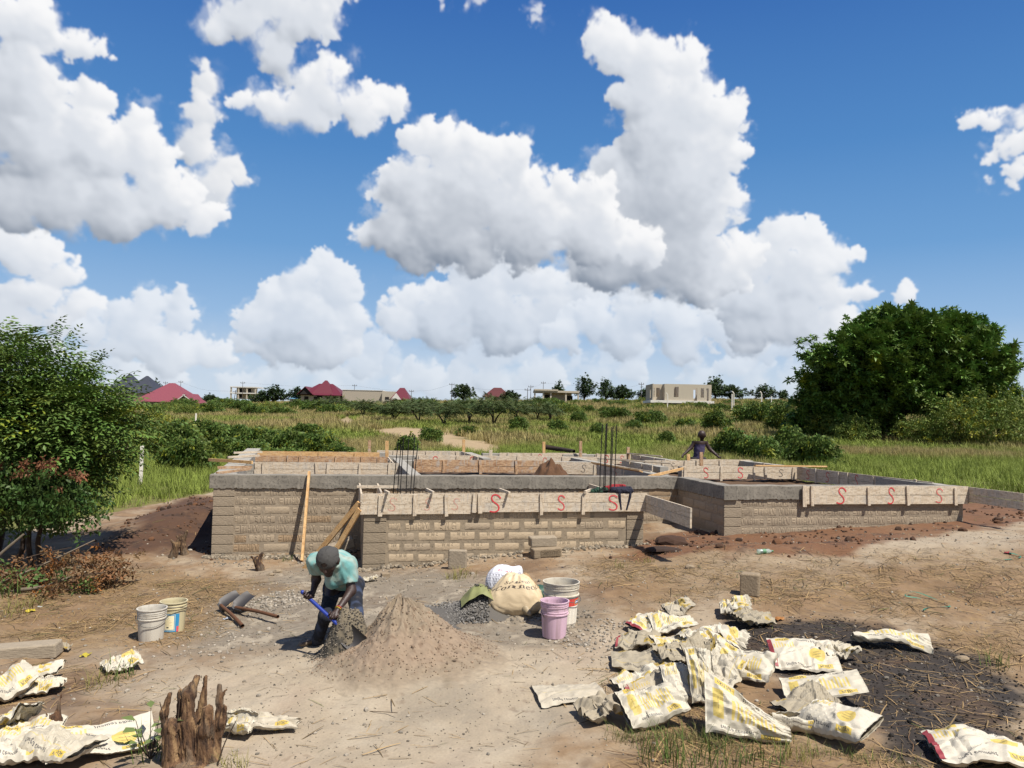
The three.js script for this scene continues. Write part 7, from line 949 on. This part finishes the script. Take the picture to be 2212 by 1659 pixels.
  part('shaft', new THREE.TubeGeometry(new THREE.LineCurve3(V3(0, 0, 0), d), 4, .018, 12), blue, s); part('grip_end', new THREE.SphereGeometry(.021, 14, 10).translate(d.x, d.y, d.z), blue, s);
  const g = new THREE.PlaneGeometry(.19, .26, 10, 10), p = g.attributes.position; for (let i = 0; i < p.count; i++) { const x = p.getX(i), y = p.getY(i) - .14; p.setXYZ(i, x, y, .05 * pow(x / .11, 2)); } g.computeVertexNormals(); const bl = part('blade', g, bladeMat.clone(), s); bl.material.side = THREE.DoubleSide; bl.quaternion.setFromUnitVectors(V3(0, 1, 0), d.clone().normalize());
}
{ // the man behind the far walls, seen from the back
  const D = 21.7, c = at(1509, 990, D), gy = .42, base = V3(c.x, gy, c.z), t = thing('person', 'man in sleeveless purple shirt standing behind the far walls, back turned', 'person', base), P = (u, v, d = D) => arr(at(u, v, d).sub(base)), Vv = (a) => V3(...a);
  const head = P(1516, 941), neck = P(1514, 949), chest = P(1512, 957), belly = P(1510, 973), pelvis = P(1508, 989), shL = P(1501, 953), shR = P(1523, 954.5), elL = P(1493, 967), haL = P(1477, 982, D - .1), elR = P(1533, 970), haR = P(1550, 985, D - .1);
  const hipL = [pelvis[0] - .1, pelvis[1] - .04, pelvis[2]], hipR = [pelvis[0] + .1, pelvis[1] - .04, pelvis[2]], knL = [hipL[0] - .05, .36, -.08], knR = [hipR[0] + .05, .36, -.08], anL = [hipL[0] - .06, .05, .06], anR = [hipR[0] + .06, .05, .06];
  const L = [[pelvis, belly, .13, .12], [belly, chest, .12, .14], [shL, shR, .075, .075], [chest, neck, .11, .06], [neck, head, .065, .07], [shL, elL, .062, .05], [elL, haL, .05, .034], [shR, elR, .062, .05], [elR, haR, .05, .034], [hipL, knL, .085, .06], [knL, anL, .058, .04], [hipR, knR, .085, .06], [knR, anR, .058, .04], [anL, [anL[0], .03, anL[2] - .18], .035, .025], [anR, [anR[0], .03, anR[2] - .18], .035, .025]];
  const f = bones(L, .035), hf = bones(headField(Vv(head), V3(.35, -.25, -.9), V3(0, 1, 0), 1.12), .022), hands = [[haL, elL], [haR, elR]].map(([h, e]) => { const q = bones(handBones(Vv(h), Vv(h).sub(Vv(e)), V3(.3, -.2, -1), 1.0), .008); return poly(q, h.map((m) => m - .17), h.map((m) => m + .17), .008); });
  part('body', mergeGeometries([poly(f, [-.62, -.02, -.42], [.75, 1.4, .32], .016), poly(hf, head.map((m) => m - .17), head.map((m) => m + .17), .009), ...hands]), skin, t);
  const sf = bones([[pelvis, belly, .135, .14], [belly, chest, .14, .155], [[shL[0] + .05, shL[1], shL[2]], [shR[0] - .05, shR[1], shR[2]], .082, .082], [chest, neck, .125, .06]], .05); part('shirt', poly((x, y, z) => max(sf(x, y, z) + .008 * n3(x * 8, y * 14, z * 8), pelvis[1] - .09 - y, y - neck[1] - .01), [-.4, pelvis[1] - .15, -.35], [.45, 1.3, .35], .014), std(col(84, 74, 110), .95), t);
  const jf = bones([[hipL, hipR, .13, .13], [hipL, knL, .1, .075], [knL, anL, .07, .055], [hipR, knR, .1, .075], [knR, anR, .07, .055]], .04); part('trousers', poly((x, y, z) => max(jf(x, y, z), y - pelvis[1] - .02), [-.5, 0, -.35], [.6, 1.1, .3], .018), std(col(62, 58, 62), .95), t);
  const tw = thing('trowel', 'small grey trowel in the far man\'s right hand', 'trowel', Vv(haR).add(base)); part('blade', new THREE.BoxGeometry(.16, .004, .09).translate(.05, .06, -.02), bladeMat, tw); part('grip', new THREE.CylinderGeometry(.014, .014, .13, 8).translate(.02, .0, 0), handleMat, tw);
}
renderer.render(scene, camera);
